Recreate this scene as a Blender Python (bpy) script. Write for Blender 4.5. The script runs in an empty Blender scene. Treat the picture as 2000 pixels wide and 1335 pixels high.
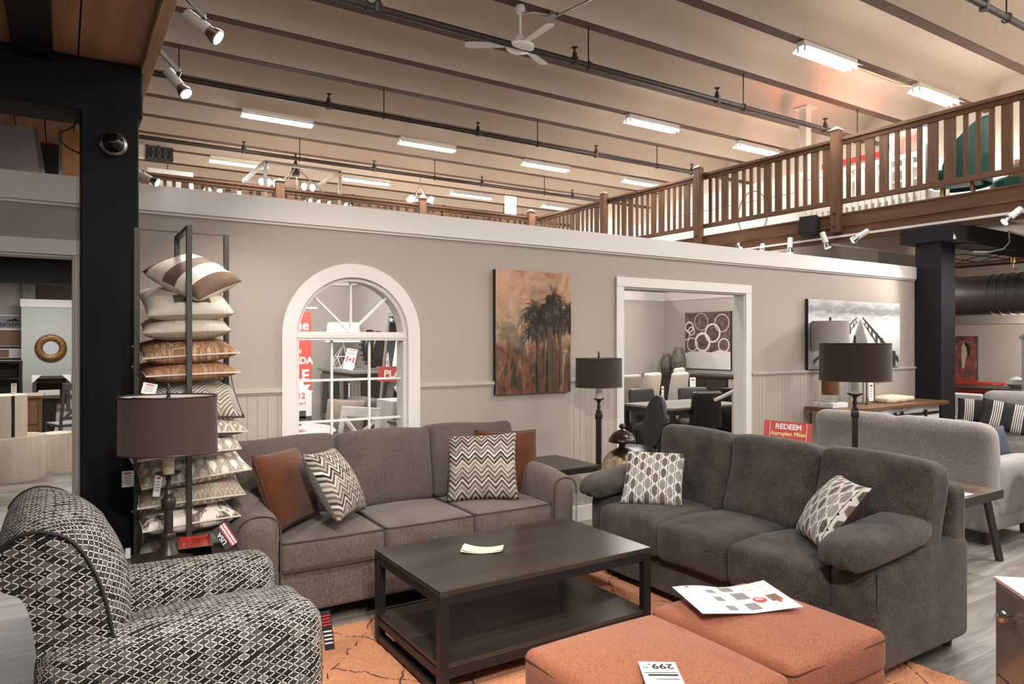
import bpy, math, random
from mathutils import Vector, Matrix, Euler
random.seed(7)
D = bpy.data
SC = bpy.context.scene
COL = SC.collection
pi = math.pi
def rad(d): return math.radians(d)
def face_rot(yaw, lean, roll=0.0):
    return (Matrix.Rotation(yaw, 3, 'Z') @ Matrix.Rotation(lean, 3, 'X') @ Matrix.Rotation(roll, 3, 'Z')).to_euler()

# ------------------------------------------------------------------ materials
def lin(c):
    if isinstance(c, str):
        c = c.lstrip('#'); c = [int(c[i:i + 2], 16) / 255 for i in (0, 2, 4)]
    return tuple((x / 12.92 if x <= .04045 else ((x + .055) / 1.055) ** 2.4) for x in c) + (1.0,)

class X:
    """a float socket with arithmetic"""
    def __init__(s, g, k): s.g, s.k = g, k
    def _m(s, op, *a):
        n = s.g.nt.nodes.new('ShaderNodeMath'); n.operation = op
        for i, q in enumerate((s,) + a): s.g.put(n.inputs[i], q)
        return X(s.g, n.outputs[0])
    def __add__(s, o): return s._m('ADD', o)
    def __sub__(s, o): return s._m('SUBTRACT', o)
    def __mul__(s, o): return s._m('MULTIPLY', o)
    def __truediv__(s, o): return s._m('DIVIDE', o)
    __radd__ = __add__
    __rmul__ = __mul__
    def __rsub__(s, o): return (s * -1.0) + o
    def fract(s): return s._m('FRACT')
    def floor(s): return s._m('FLOOR')
    def abs(s): return s._m('ABSOLUTE')
    def lt(s, o): return s._m('LESS_THAN', o)
    def gt(s, o): return s._m('GREATER_THAN', o)
    def min(s, o): return s._m('MINIMUM', o)
    def max(s, o): return s._m('MAXIMUM', o)
    def sin(s): return s._m('SINE')
    def mod(s, o): return s._m('FLOORED_MODULO', o)
    def sqrt(s): return s._m('SQRT')
    def sat(s):
        r = s._m('ADD', 0.0); r.k.node.use_clamp = True; return r

class G:
    """node graph of one material"""
    def __init__(s, name):
        s.mat = D.materials.new(name); s.mat.use_nodes = True
        s.nt = s.mat.node_tree
        s.b = s.nt.nodes['Principled BSDF']
        s._co = s.nt.nodes.new('ShaderNodeTexCoord')
    def put(s, inp, v):
        if isinstance(v, X): s.nt.links.new(v.k, inp)
        elif hasattr(v, 'is_output'): s.nt.links.new(v, inp)
        else: inp.default_value = v
    def obj(s): return s._co.outputs['Object']
    def uv(s): return s._co.outputs['UV']
    def sep(s, vec):
        n = s.nt.nodes.new('ShaderNodeSeparateXYZ'); s.nt.links.new(vec, n.inputs[0])
        return [X(s, n.outputs[i]) for i in range(3)]
    def comb(s, x, y, z=0.0):
        n = s.nt.nodes.new('ShaderNodeCombineXYZ')
        for i, q in enumerate((x, y, z)): s.put(n.inputs[i], q)
        return n.outputs[0]
    def scl(s, vec, sc):
        n = s.nt.nodes.new('ShaderNodeMapping'); s.nt.links.new(vec, n.inputs[0]); n.inputs['Scale'].default_value = sc
        return n.outputs[0]
    def noise(s, vec, scale=5, detail=3, rough=.55, dist=0.0):
        n = s.nt.nodes.new('ShaderNodeTexNoise'); s.nt.links.new(vec, n.inputs['Vector'])
        n.inputs['Scale'].default_value = scale; n.inputs['Detail'].default_value = detail
        n.inputs['Roughness'].default_value = rough; n.inputs['Distortion'].default_value = dist
        return X(s, n.outputs[0])
    def white(s, vec):
        n = s.nt.nodes.new('ShaderNodeTexWhiteNoise'); n.noise_dimensions = '3D'; s.nt.links.new(vec, n.inputs['Vector'])
        return X(s, n.outputs['Value'])
    def voro(s, vec, scale, feat='F1'):
        n = s.nt.nodes.new('ShaderNodeTexVoronoi'); n.feature = feat; s.nt.links.new(vec, n.inputs['Vector'])
        n.inputs['Scale'].default_value = scale
        return X(s, n.outputs['Distance'])
    def ramp(s, f, stops, const=False):
        n = s.nt.nodes.new('ShaderNodeValToRGB'); s.put(n.inputs[0], f)
        cr = n.color_ramp
        cr.interpolation = 'CONSTANT' if const else 'LINEAR'
        while len(cr.elements) < len(stops): cr.elements.new(.5)
        for e, (p, c) in zip(cr.elements, stops): e.position = p; e.color = lin(c)
        return n.outputs[0]
    def mix(s, f, a, b, mode='MIX'):
        n = s.nt.nodes.new('ShaderNodeMix'); n.data_type = 'RGBA'; n.blend_type = mode
        s.put(n.inputs[0], f)
        for i, c in ((6, a), (7, b)):
            if isinstance(c, (str, tuple, list)): n.inputs[i].default_value = lin(c)
            else: s.put(n.inputs[i], c)
        return n.outputs[2]
    def col(s, c):
        if isinstance(c, (str, tuple, list)): s.b.inputs['Base Color'].default_value = lin(c)
        else: s.put(s.b.inputs['Base Color'], c)
    def bump(s, h, strength=.3, dist=.005):
        n = s.nt.nodes.new('ShaderNodeBump'); s.put(n.inputs['Height'], h)
        n.inputs['Strength'].default_value = strength; n.inputs['Distance'].default_value = dist
        s.nt.links.new(n.outputs[0], s.b.inputs['Normal'])
    def set(s, rough=.6, metal=0.0, spec=None, sheen=0.0):
        s.b.inputs['Roughness'].default_value = rough; s.b.inputs['Metallic'].default_value = metal
        if spec is not None: s.b.inputs['Specular IOR Level'].default_value = spec
        if sheen: s.b.inputs['Sheen Weight'].default_value = sheen; s.b.inputs['Sheen Roughness'].default_value = .5
        return s.mat

def plain(name, c, rough=.6, metal=0.0, var=.06, scale=8, spec=None, bump=0.0):
    """painted / moulded surface with slight tonal mottling"""
    g = G(name); k = lin(c)[:3]
    n = g.noise(g.obj(), scale, 3)
    a = [max(0, x * (1 - var)) for x in k]; q = [min(1, x * (1 + var)) for x in k]
    m = g.nt.nodes.new('ShaderNodeMix'); m.data_type = 'RGBA'
    g.put(m.inputs[0], n); m.inputs[6].default_value = (*a, 1); m.inputs[7].default_value = (*q, 1)
    g.col(m.outputs[2])
    if bump: g.bump(g.noise(g.obj(), scale * 12, 2), bump, .003)
    return g.set(rough, metal, spec)

def fabric(name, c1, c2, scale=260, mottled=.35, rough=.95, stretch=(1, 1, 1), bump=.35):
    g = G(name); v = g.scl(g.obj(), stretch)
    n = g.noise(v, scale, 2, .7); w = g.noise(g.obj(), 6, 3)
    f = ((n - .5) * 2.2 + .5 + (w - .5) * mottled).sat()
    g.col(g.mix(f, c1, c2)); g.bump(n, bump, .002)
    return g.set(rough, 0, .2, .15)

def wood(name, c1, c2, axis='X', scale=3.0, rough=.55, knots=0.0, spec=None):
    g = G(name)
    st = {'X': (.12, 1.6, 1.6), 'Y': (1.6, .12, 1.6), 'Z': (1.6, 1.6, .12)}[axis]
    v = g.scl(g.obj(), st)
    n = g.noise(v, scale * 6, 6, .65, .6); m = g.noise(g.obj(), scale * .6, 2)
    f = ((n - .5) * 1.7 + .5 + (m - .5) * .5).sat()
    c = g.mix(f, c1, c2)
    if knots:
        k = g.voro(g.scl(g.obj(), {'X': (.5, 1.4, 1.4), 'Y': (1.4, .5, 1.4), 'Z': (1.4, 1.4, .5)}[axis]), 3.2)
        c = g.mix((1.0 - k * 9.0).sat() * knots, c, '#24140c')
    g.col(c); g.bump(n, .2, .002)
    return g.set(rough, 0, spec)

def metal(name, c, rough=.35, m=1.0):
    g = G(name); n = g.noise(g.obj(), 30, 3)
    g.col(g.mix(n, tuple(x * .85 for x in hexf(c)), c)); return g.set(rough, m)

def hexf(c):
    c = c.lstrip('#'); return tuple(int(c[i:i + 2], 16) / 255 for i in (0, 2, 4))

def emit(name, c, strength):
    g = G(name); g.col(c)
    g.b.inputs['Emission Color'].default_value = lin(c); g.b.inputs['Emission Strength'].default_value = strength
    return g.set(.4)

def glass(name, tint=(.97, .98, .98), refl=.08):
    m = D.materials.new(name); m.use_nodes = True; nt = m.node_tree; nt.nodes.clear()
    o = nt.nodes.new('ShaderNodeOutputMaterial'); mx = nt.nodes.new('ShaderNodeMixShader')
    t = nt.nodes.new('ShaderNodeBsdfTransparent'); t.inputs[0].default_value = (*tint, 1)
    gl = nt.nodes.new('ShaderNodeBsdfGlossy'); gl.inputs['Roughness'].default_value = .03
    lw = nt.nodes.new('ShaderNodeLayerWeight'); lw.inputs[0].default_value = .35
    ma = nt.nodes.new('ShaderNodeMath'); ma.operation = 'MULTIPLY_ADD'
    ma.inputs[1].default_value = .35; ma.inputs[2].default_value = refl * .5
    nt.links.new(lw.outputs['Fresnel'], ma.inputs[0])
    nt.links.new(ma.outputs[0], mx.inputs[0]); nt.links.new(t.outputs[0], mx.inputs[1]); nt.links.new(gl.outputs[0], mx.inputs[2])
    nt.links.new(mx.outputs[0], o.inputs[0])
    return m

# ------------------------------------------------------------------ objects
INFO = {}
def tag(o, label, cat, group=None, kind=None):
    o['label'] = label; o['category'] = cat
    if group: o['group'] = group
    if kind: o['kind'] = kind
    return o

def thing(name, label, cat, loc=(0, 0, 0), rz=0.0, group=None, rot=None):
    o = D.objects.new(name, None); COL.objects.link(o)
    o.empty_display_size = .05
    o.location = loc; o.rotation_euler = rot if rot else (0, 0, rz)
    INFO[o.name] = Matrix.Translation(Vector(loc)) @ Euler(o.rotation_euler).to_matrix().to_4x4()
    tag(o, label, cat, group)
    return o

class MB:
    def __init__(s, M=None):
        s.v, s.f, s.uv, s.mi = [], [], [], []
        s.M = M or Matrix.Identity(4); s.cur = 0
    def add(s, verts, faces, uvs=None):
        b = len(s.v); s.v += [s.M @ Vector(p) for p in verts]
        for i, f in enumerate(faces):
            s.f.append([b + k for k in f]); s.uv.append(uvs[i] if uvs else None); s.mi.append(s.cur)
        return s
    def mat(s, i): s.cur = i; return s
    def box(s, x0, x1, y0, y1, z0, z1):
        v = [(x, y, z) for z in (z0, z1) for y in (y0, y1) for x in (x0, x1)]
        return s.add(v, [(0, 2, 3, 1), (4, 5, 7, 6), (0, 1, 5, 4), (2, 6, 7, 3), (0, 4, 6, 2), (1, 3, 7, 5)])
    def cbox(s, c, size, M=None):
        """box by centre and size, optional rotation matrix about its centre"""
        hx, hy, hz = (q / 2 for q in size)
        R = M.to_4x4() if M else Matrix.Identity(4)
        T = Matrix.Translation(Vector(c)) @ R
        v = [T @ Vector((x, y, z)) for z in (-hz, hz) for y in (-hy, hy) for x in (-hx, hx)]
        return s.add(v, [(0, 2, 3, 1), (4, 5, 7, 6), (0, 1, 5, 4), (2, 6, 7, 3), (0, 4, 6, 2), (1, 3, 7, 5)])
    def bar(s, p, q, w, h=None, up=(0, 0, 1)):
        """square bar from p to q"""
        h = h or w; p, q = Vector(p), Vector(q); d = (q - p); L = d.length; d.normalize()
        u = Vector(up)
        if abs(d.dot(u)) > .98: u = Vector((1, 0, 0))
        a = d.cross(u).normalized(); b = a.cross(d)
        v = [p + d * t * L + a * i * w / 2 + b * j * h / 2 for t in (0, 1) for j in (-1, 1) for i in (-1, 1)]
        return s.add(v, [(0, 2, 3, 1), (4, 5, 7, 6), (0, 1, 5, 4), (2, 6, 7, 3), (0, 4, 6, 2), (1, 3, 7, 5)])
    def tube(s, pts, r, seg=8, closed=False, caps=True):
        pts = [Vector(p) for p in pts]; n = len(pts)
        rr = r if isinstance(r, (list, tuple)) else [r] * n
        rings = []; u = None
        for i in range(n):
            if closed: d = pts[(i + 1) % n] - pts[i - 1]
            else: d = pts[min(i + 1, n - 1)] - pts[max(i - 1, 0)]
            if d.length < 1e-9: d = Vector((0, 0, 1))
            d.normalize()
            if u is None:
                u = Vector((0, 0, 1)) if abs(d.z) < .9 else Vector((1, 0, 0))
            a = d.cross(u)
            if a.length < 1e-6: a = d.cross(Vector((.3, .8, .1)))
            a.normalize(); b = a.cross(d).normalized(); u = b
            rings.append([pts[i] + (a * math.cos(2 * pi * k / seg) + b * math.sin(2 * pi * k / seg)) * rr[i] for k in range(seg)])
        v = [p for R in rings for p in R]; f = []
        for i in range(n if closed else n - 1):
            j = (i + 1) % n
            for k in range(seg):
                l = (k + 1) % seg
                f.append((i * seg + k, i * seg + l, j * seg + l, j * seg + k))
        if caps and not closed:
            f.append(tuple(range(seg - 1, -1, -1))); f.append(tuple((n - 1) * seg + k for k in range(seg)))
        return s.add(v, f)
    def lathe(s, prof, c=(0, 0, 0), seg=24, sx=1.0, sy=1.0, caps=True):
        """prof: list of (r, z) from bottom to top"""
        v, f = [], []
        prof = [(max(r, .0006), z) for r, z in prof]
        for r, z in prof:
            for k in range(seg):
                a = 2 * pi * k / seg
                v.append((c[0] + r * sx * math.cos(a), c[1] + r * sy * math.sin(a), c[2] + z))
        n = len(prof)
        for i in range(n - 1):
            for k in range(seg):
                l = (k + 1) % seg
                f.append((i * seg + k, i * seg + l, (i + 1) * seg + l, (i + 1) * seg + k))
        if caps:
            f.append(tuple(range(seg - 1, -1, -1))); f.append(tuple((n - 1) * seg + k for k in range(seg)))
        return s.add(v, f)
    def prism(s, poly, axis, a, b):
        """polygon (2D list) extruded along an axis from a to b. axis Y: poly=(x,z); X: (y,z); Z: (x,y)"""
        def P(p, t):
            return {'Y': (p[0], t, p[1]), 'X': (t, p[0], p[1]), 'Z': (p[0], p[1], t)}[axis]
        n = len(poly); v = [P(p, a) for p in poly] + [P(p, b) for p in poly]
        f = [tuple(range(n)), tuple(range(2 * n - 1, n - 1, -1))]
        L = [0]
        for i in range(n):
            f.append((i, n + i, n + (i + 1) % n, (i + 1) % n))
        return s.add(v, f)
    def build(s, name, mats, parent=None, smooth=None, bevel=0.0, seg=2, world=True, sub=0):
        me = D.meshes.new(name)
        vv = s.v
        if parent is not None and world:
            root = parent
            while root.parent: root = root.parent
            Mi = INFO[root.name].inverted() if root.name in INFO else Matrix.Identity(4)
            vv = [Mi @ p for p in vv]
        me.from_pydata([tuple(p) for p in vv], [], s.f)
        if not isinstance(mats, (list, tuple)): mats = [mats]
        for m in mats: me.materials.append(m)
        for p, i in zip(me.polygons, s.mi): p.material_index = i
        if any(u is not None for u in s.uv):
            ul = me.uv_layers.new(name='UVMap')
            for p, u in zip(me.polygons, s.uv):
                if u:
                    for li, w in zip(p.loop_indices, u): ul.data[li].uv = w
        me.validate(); me.update()
        fix_normals(me)
        if smooth is not None:
            for p in me.polygons: p.use_smooth = True
            me.set_sharp_from_angle(angle=math.radians(smooth))
        o = D.objects.new(name, me); COL.objects.link(o)
        if parent is not None: o.parent = parent
        if bevel:
            m = o.modifiers.new('bevel', 'BEVEL'); m.width = bevel; m.segments = seg; m.limit_method = 'ANGLE'; m.angle_limit = math.radians(40)
            m.harden_normals = False
        if sub:
            m = o.modifiers.new('sub', 'SUBSURF'); m.levels = sub; m.render_levels = sub
        return o

import bmesh
def fix_normals(me):
    bm = bmesh.new(); bm.from_mesh(me)
    bmesh.ops.recalc_face_normals(bm, faces=bm.faces)
    bm.to_mesh(me); bm.free()

def struct(o):
    o['kind'] = 'structure'; return o

def copy_tree(o, parent=None):
    c = o.copy(); COL.objects.link(c)
    if parent is not None: c.parent = parent
    for ch in list(o.children): copy_tree(ch, c)
    return c

def dup(root, loc, rz=None, label=None, rot=None):
    c = copy_tree(root); c.location = loc
    if rz is not None: c.rotation_euler = (0, 0, rz)
    if rot is not None: c.rotation_euler = rot
    if label: c['label'] = label
    INFO[c.name] = Matrix.Translation(Vector(loc)) @ Euler(c.rotation_euler).to_matrix().to_4x4()
    return c

_tc = {}
def text_faces(body, size, bold=0.0):
    """mesh data of lettering in the XY plane, centred on the origin: (verts, faces)"""
    key = (body, size, bold)
    if key in _tc: return _tc[key]
    cu = D.curves.new('lettering', 'FONT'); cu.body = body; cu.size = size; cu.align_x = 'CENTER'; cu.align_y = 'CENTER'
    cu.resolution_u = 3; cu.space_line = .9; cu.offset = bold
    o = D.objects.new('lettering_source', cu); COL.objects.link(o)
    dg = bpy.context.evaluated_depsgraph_get(); me = D.meshes.new_from_object(o.evaluated_get(dg))
    r = ([tuple(v.co) for v in me.vertices], [tuple(p.vertices) for p in me.polygons])
    D.objects.remove(o); D.curves.remove(cu); D.meshes.remove(me)
    _tc[key] = r
    return r

def put_text(mb, body, size, M, bold=0.0):
    """add flat lettering to mesh builder through matrix M; bold thickens by overlaid offsets"""
    v, f = text_faces(body, size, bold)
    mb.add([M @ Vector(p) for p in v], f)
    return mb

def cushion(mb, c, half, r, crown=(0, 0, 0), n=8, R=None, puff=None):
    """rounded upholstered block. c centre, half extents, r edge radius, crown = outward bulge per axis (both faces);
    UVs are metres, box-mapped"""
    a = Vector(half); r = min(r, a.x * .98, a.y * .98, a.z * .98)
    def par(h):
        t = [-h + r * (1 - math.cos(q * pi / 8)) for q in range(4)]
        m = [(-h + r) + (2 * (h - r)) * i / n for i in range(n + 1)]
        return t + m + [-x for x in reversed(t)]
    ax = [par(a.x), par(a.y), par(a.z)]
    Rm = R.to_4x4() if R else Matrix.Identity(4)
    T = Matrix.Translation(Vector(c)) @ Rm
    for d in range(3):
        e, g = (d + 1) % 3, (d + 2) % 3
        for sgn in (-1, 1):
            A, B = ax[e], ax[g]; V = []; UVp = []
            for p in A:
                for q in B:
                    P = Vector((0, 0, 0)); P[d] = sgn * a[d]; P[e] = p; P[g] = q
                    Q = Vector([max(-a[k] + r, min(a[k] - r, P[k])) for k in range(3)])
                    dv = P - Q
                    if dv.length > 1e-9: P2 = Q + dv.normalized() * r
                    else: P2 = P
                    for k in range(3):
                        if crown[k]:
                            o1, o2 = (k + 1) % 3, (k + 2) % 3
                            w = (1 - (P2[o1] / a[o1]) ** 2) * (1 - (P2[o2] / a[o2]) ** 2)
                            P2[k] += crown[k] * max(0, w) * max(-1, min(1, P2[k] / a[k]))
                    if puff: P2 = puff(P2)
                    V.append(T @ P2); UVp.append((p, q))
            nb = len(B); F = []; U = []
            for i in range(len(A) - 1):
                for j in range(nb - 1):
                    f = (i * nb + j, (i + 1) * nb + j, (i + 1) * nb + j + 1, i * nb + j + 1)
                    F.append(f)
                    if d == 0: U.append([(UVp[k][0] + c[1], UVp[k][1] + c[2]) for k in f])        # y,z
                    elif d == 1: U.append([(UVp[k][1] + c[0], UVp[k][0] + c[2]) for k in f])      # x,z
                    else: U.append([(UVp[k][0] + c[0], UVp[k][1] + c[1]) for k in f])             # x,y
            mb.add(V, F, U)
    return mb

def weld(o, d=1e-4):
    bm = bmesh.new(); bm.from_mesh(o.data); bmesh.ops.remove_doubles(bm, verts=bm.verts, dist=d)
    bmesh.ops.recalc_face_normals(bm, faces=bm.faces); bm.to_mesh(o.data); bm.free()
    for p in o.data.polygons: p.use_smooth = True
    return o

def pillow_mesh(W, H, T, n=14, pinch=.05, lump=0.0, seed=0):
    """knife-edge throw pillow in the XY plane, centre at origin: front (+z, slot 0) and back (-z, slot 1); UV in metres"""
    rnd = random.Random(seed); ph = [rnd.uniform(0, 6.28) for _ in range(6)]
    mb = MB(); ts = [math.sin((i / n - .5) * pi) * .5 * .55 + (i / n - .5) * .45 for i in range(n + 1)]
    ts = [2 * t for t in ts]
    for side in (1, -1):
        mb.mat(0 if side > 0 else 1); V = []; U = []
        for u in ts:
            for v in ts:
                x = W / 2 * (u - pinch * u * (1 - v * v)); y = H / 2 * (v - pinch * v * (1 - u * u))
                e = max(0, (1 - u * u) * (1 - v * v))
                z = side * T / 2 * e ** .42
                if lump: z += lump * e * (math.sin(3 * u + ph[0]) * math.cos(2.6 * v + ph[1]) + .5 * math.sin(7 * u * v + ph[2]))
                V.append((x, y, z)); U.append((u * W / 2, v * H / 2))
        m = n + 1; F = []; UU = []
        for i in range(n):
            for j in range(n):
                f = (i * m + j, (i + 1) * m + j, (i + 1) * m + j + 1, i * m + j + 1)
                F.append(f); UU.append([U[k] for k in f])
        mb.add(V, F, UU)
    rim = []
    for k in range(4):
        for i in range(0, n):
            u = ts[i]
            p = [(u, -1), (1, u), (-u, 1), (-1, -u)][k]
            rim.append((W / 2 * (p[0] - pinch * p[0] * (1 - p[1] ** 2)), H / 2 * (p[1] - pinch * p[1] * (1 - p[0] ** 2)), 0))
    return mb, rim

def pillow(label, loc, rot, W, H, T, front, back=None, pipe=None, group=None, seed=0, lump=.006, pinch=.05, n=14, name='throw_pillow'):
    t = thing(name, label, 'pillow', loc, 0, group, rot=rot)
    mb, rim = pillow_mesh(W, H, T, n, pinch, lump, seed)
    o = mb.build('cover', [front, back or front], t, world=False); weld(o)
    if pipe:
        p = MB().tube(rim, .0045, 6, closed=True).build('piping', pipe, t, 60, world=False)
    return t

def smooth_curve(P, k=3):
    out = []
    for i in range(len(P) - 1):
        p0, p1, p2, p3 = P[max(i - 1, 0)], P[i], P[i + 1], P[min(i + 2, len(P) - 1)]
        for j in range(k):
            s = j / k
            out.append(tuple(.5 * (2 * b + (c_ - a_) * s + (2 * a_ - 5 * b + 4 * c_ - d_) * s * s + (3 * b - a_ - 3 * c_ + d_) * s ** 3) for a_, b, c_, d_ in zip(p0, p1, p2, p3)))
    return out + [P[-1]]

def strip_sweep(mb, prof, ys, off=None, uvscale=1.0, caps=True):
    """profile (x,z) swept along Y; off(i,y,(x,z)) may displace each point; uv = (y, arc length)"""
    n = len(prof); arc = [0]
    for i in range(1, n): arc.append(arc[-1] + math.dist(prof[i], prof[i - 1]))
    V = []
    for y in ys:
        for i, p in enumerate(prof):
            q = off(i, y, p) if off else (p[0], y, p[1])
            V.append(q)
    F, U = [], []
    for a in range(len(ys) - 1):
        for i in range(n - 1):
            F.append((a * n + i, a * n + i + 1, (a + 1) * n + i + 1, (a + 1) * n + i))
            U.append([(ys[a], arc[i]), (ys[a], arc[i + 1]), (ys[a + 1], arc[i + 1]), (ys[a + 1], arc[i])])
    mb.add(V, F, U)
    if caps:
        for a in (0, len(ys) - 1):
            pts = [V[a * n + i] for i in range(n)]
            mb.add(pts, [tuple(range(n))], [[(p[0], p[2]) for p in pts]])
    return mb
M = {}
M['wall'] = plain('wall_paint', '#a89d93', .8, var=.03, scale=2, bump=.05)
M['wall_light'] = plain('back_room_paint', '#b5aca4', .8, var=.03, scale=2)
M['wall_green'] = plain('pale_green_paint', '#b0b2ac', .8, var=.03, scale=2)
M['band'] = plain('white_trim_paint', '#dcd6d1', .5, var=.02, scale=3)
M['cream_wall'] = plain('cream_block_wall', '#d3c9bd', .9, var=.04, scale=1.5)
M['black'] = plain('black_paint', '#100f0e', .6, var=.25, scale=14, bump=.25, spec=.25)
M['charcoal'] = plain('charcoal_paint', '#1f1c1e', .6, var=.15, scale=5, spec=.3)
M['dark_ceiling'] = plain('dark_ceiling_paint', '#2b2826', .8, var=.15)
M['steel_dark'] = plain('dark_steel', '#262527', .42, .3, var=.12, scale=40)
M['gunmetal'] = plain('raw_steel', '#4a4744', .42, .7, var=.2, scale=60)
M['white_metal'] = plain('white_enamel', '#e6e3de', .4, var=.02)
M['chrome'] = metal('chrome', '#d8d8d8', .12)
M['silver'] = metal('brushed_silver', '#b9b7b4', .3)
M['bronze'] = plain('dark_bronze', '#3a2f29', .38, .35, var=.2, scale=30)
M['duct'] = plain('black_duct_metal', '#55504f', .42, .5, var=.12, scale=6)
M['pipe'] = plain('sprinkler_pipe_paint', '#2f2622', .5, .2, var=.2, scale=20)
M['brass'] = metal('brass', '#a88a5a', .3)
M['glass'] = glass('window_glass', refl=.03)
M['clear'] = glass('clear_acrylic', refl=.06)
M['mirror'] = metal('mirror_glass', '#dfe2e2', .03)
M['tube'] = emit('fluorescent_tube', '#fff6ee', 14)
M['lamp_face'] = emit('led_face', '#fff4e6', 22)
M['bulb'] = emit('glowing_bulb', '#fff0dc', 14)
M['paper'] = plain('white_paper', '#e9e6e2', .7, var=.02)
M['cream_paper'] = plain('cream_paper', '#ebe6cf', .7, var=.03)
M['ink'] = plain('black_ink', '#22201f', .7)
M['grey_ink'] = plain('grey_ink', '#8d8a88', .7)
M['pale_ink'] = plain('pale_print', '#d5cfcb', .7)
M['red'] = plain('red_print', '#c9332c', .5, var=.03)
M['red_soft'] = plain('red_banner_print', '#cf5148', .55, var=.03)
M['white'] = plain('white_print', '#f3f1ee', .6, var=.01)
M['yellow_print'] = plain('pale_yellow_print', '#f1dfa8', .6, var=.01)
M['cedar'] = wood('cedar_stain', '#432a1c', '#7b5639', 'Z', 2.2, .7, .6)
M['cedar_y'] = wood('cedar_stain_long', '#452c1e', '#755036', 'Y', 1.6, .7, .5)
M['cedar_x'] = wood('cedar_stain_cross', '#452c1e', '#755036', 'X', 1.6, .7, .5)
M['deck_board'] = wood('deck_underside_board', '#7d5a42', '#ba9170', 'Y', .9, .7, .4)
M['rim_board'] = wood('rough_sawn_rim', '#94755c', '#cdb094', 'Y', 1.2, .8)
M['fresh_wood'] = wood('fresh_cut_wood', '#b58a63', '#dcb893', 'Z', 2, .7)
M['plywood'] = wood('plywood', '#8f5f38', '#b98656', 'Z', 1.2, .7)
M['log'] = wood('peeled_log', '#b3a391', '#d8ccbd', 'Z', 1.6, .8)
M['log_end'] = plain('log_end_grain', '#d9cab5', .8, var=.08, scale=20)
M['espresso'] = wood('espresso_wood', '#231915', '#41332b', 'X', 1.2, .38)
M['espresso_v'] = wood('espresso_wood_front', '#1d1715', '#362c27', 'Z', 1.2, .45)
M['dark_table'] = wood('ebony_table_top', '#24201c', '#473e36', 'X', .9, .3)
M['walnut'] = wood('walnut_live_edge', '#4a3020', '#8b6240', 'X', 1.4, .45)
M['grey_wood'] = wood('grey_weathered_wood', '#6a645c', '#9b948a', 'X', 1.6, .7)
M['wash_wood'] = wood('washed_oak', '#5d5148', '#8d7f72', 'Z', 1.8, .7)
M['white_wash'] = wood('whitewashed_board', '#b5b0aa', '#eeebe6', 'Z', 2.2, .7)
M['brown_wood'] = wood('brown_furniture_wood', '#5b3d27', '#8a6242', 'Z', 1.4, .5)
M['bench_wood'] = wood('bench_top_wood', '#3b2b22', '#7a6350', 'Y', 1.1, .35)
M['lamp_shade'] = fabric('brown_lamp_shade', '#3f302b', '#4b3932', 420, .1, .85, bump=.1)
M['lamp_shade2'] = fabric('olive_brown_lamp_shade', '#352b23', '#433830', 420, .1, .75, bump=.1)
M['shade_in'] = plain('shade_lining', '#cfcac3', .8)
M['white_shade'] = emit('lit_white_shade', '#f4f1ec', .55)
M['grey_shade'] = fabric('grey_linen_shade', '#837a77', '#a59c98', 300, .1, .9)
M['candle'] = plain('candle_sleeve', '#b7aa92', .6, var=.02)
M['candle_white'] = plain('candle_sleeve_white', '#c9c6c2', .6, var=.02)
M['leather'] = plain('black_leather', '#0d0d0e', .4, var=.15, scale=20, bump=.1)
M['leather_grey'] = plain('grey_leather', '#494745', .38, var=.15, scale=12, bump=.1)
M['cream_fabric'] = fabric('cream_upholstery', '#a1988c', '#bdb4a8', 300, .1)
M['green_velvet'] = plain('green_velvet', '#0f4a44', .6, var=.35, scale=3)
M['mustard_velvet'] = plain('mustard_velvet', '#8a7038', .7, var=.2, scale=3)
M['dark_fill'] = plain('dark_dust_cover', '#141312', .9)

# sofas and ottomans
M['taupe'] = fabric('taupe_chenille', '#3b322d', '#81736a', 340, .45, stretch=(1, 1, .35), bump=.3)
M['taupe_back'] = fabric('taupe_chenille_dark_weave', '#352d29', '#6c6059', 340, .45, stretch=(1, 1, .4), bump=.3)
M['slate'] = fabric('charcoal_chenille', '#1d1b19', '#67615b', 300, 1.1, stretch=(1, 1, .3), bump=.3)
M['rust'] = fabric('rust_chenille', '#7d452e', '#b97759', 320, .35, stretch=(.35, 1, 1), bump=.3)
M['rust_pillow'] = fabric('rust_velvet', '#381e0f', '#673a24', 260, .8)
M['plum'] = plain('plum_velvet', '#3a2228', .7, var=.2)
M['piping_taupe'] = plain('taupe_piping', '#463c36', .9)
M['piping_slate'] = plain('charcoal_piping', '#1c1a19', .9)
M['piping_light'] = plain('light_piping', '#cfc6b8', .9)
M['lgrey'] = fabric('light_grey_tweed', '#6d6865', '#b3aca8', 240, .35, stretch=(1, .3, 1), bump=.25)
M['lgrey_pipe'] = plain('light_grey_welt', '#8f8884', .9)

def tri(x):  # 0..1..0 per unit
    return (x.fract() - .5).abs() * 2.0

def m_chevron(name, period=.062, amp=.026, band=.013, cols=None):
    g = G(name); u, v, _ = g.sep(g.uv())
    n = g.noise(g.obj(), 45, 2)
    vv = v + tri(u / period) * amp * 2.0 * .5 + (n - .5) * .004
    k = (vv / band).floor(); w = g.white(g.comb(k, 3.0, 1.0))
    w2 = g.white(g.comb(k, (u / (period * .5)).floor(), 9.0))
    alt = (k * .5).fract().gt(.25)
    f = (alt * .55 + w * .45 + (w2 - .5) * .12).sat()
    c = g.ramp(f, cols or [(0, '#24201e'), (.25, '#57504b'), (.42, '#8a8077'), (.55, '#c9c0b4'), (.75, '#958b80'), (.9, '#ddd6cb')])
    fine = g.noise(g.obj(), 420, 1)
    c = g.mix((fine - .35).sat() * .6, c, '#2d2724')
    g.col(c); g.bump(g.noise(g.obj(), 300, 2), .5, .003); return g.set(.95, 0, .2)
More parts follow.
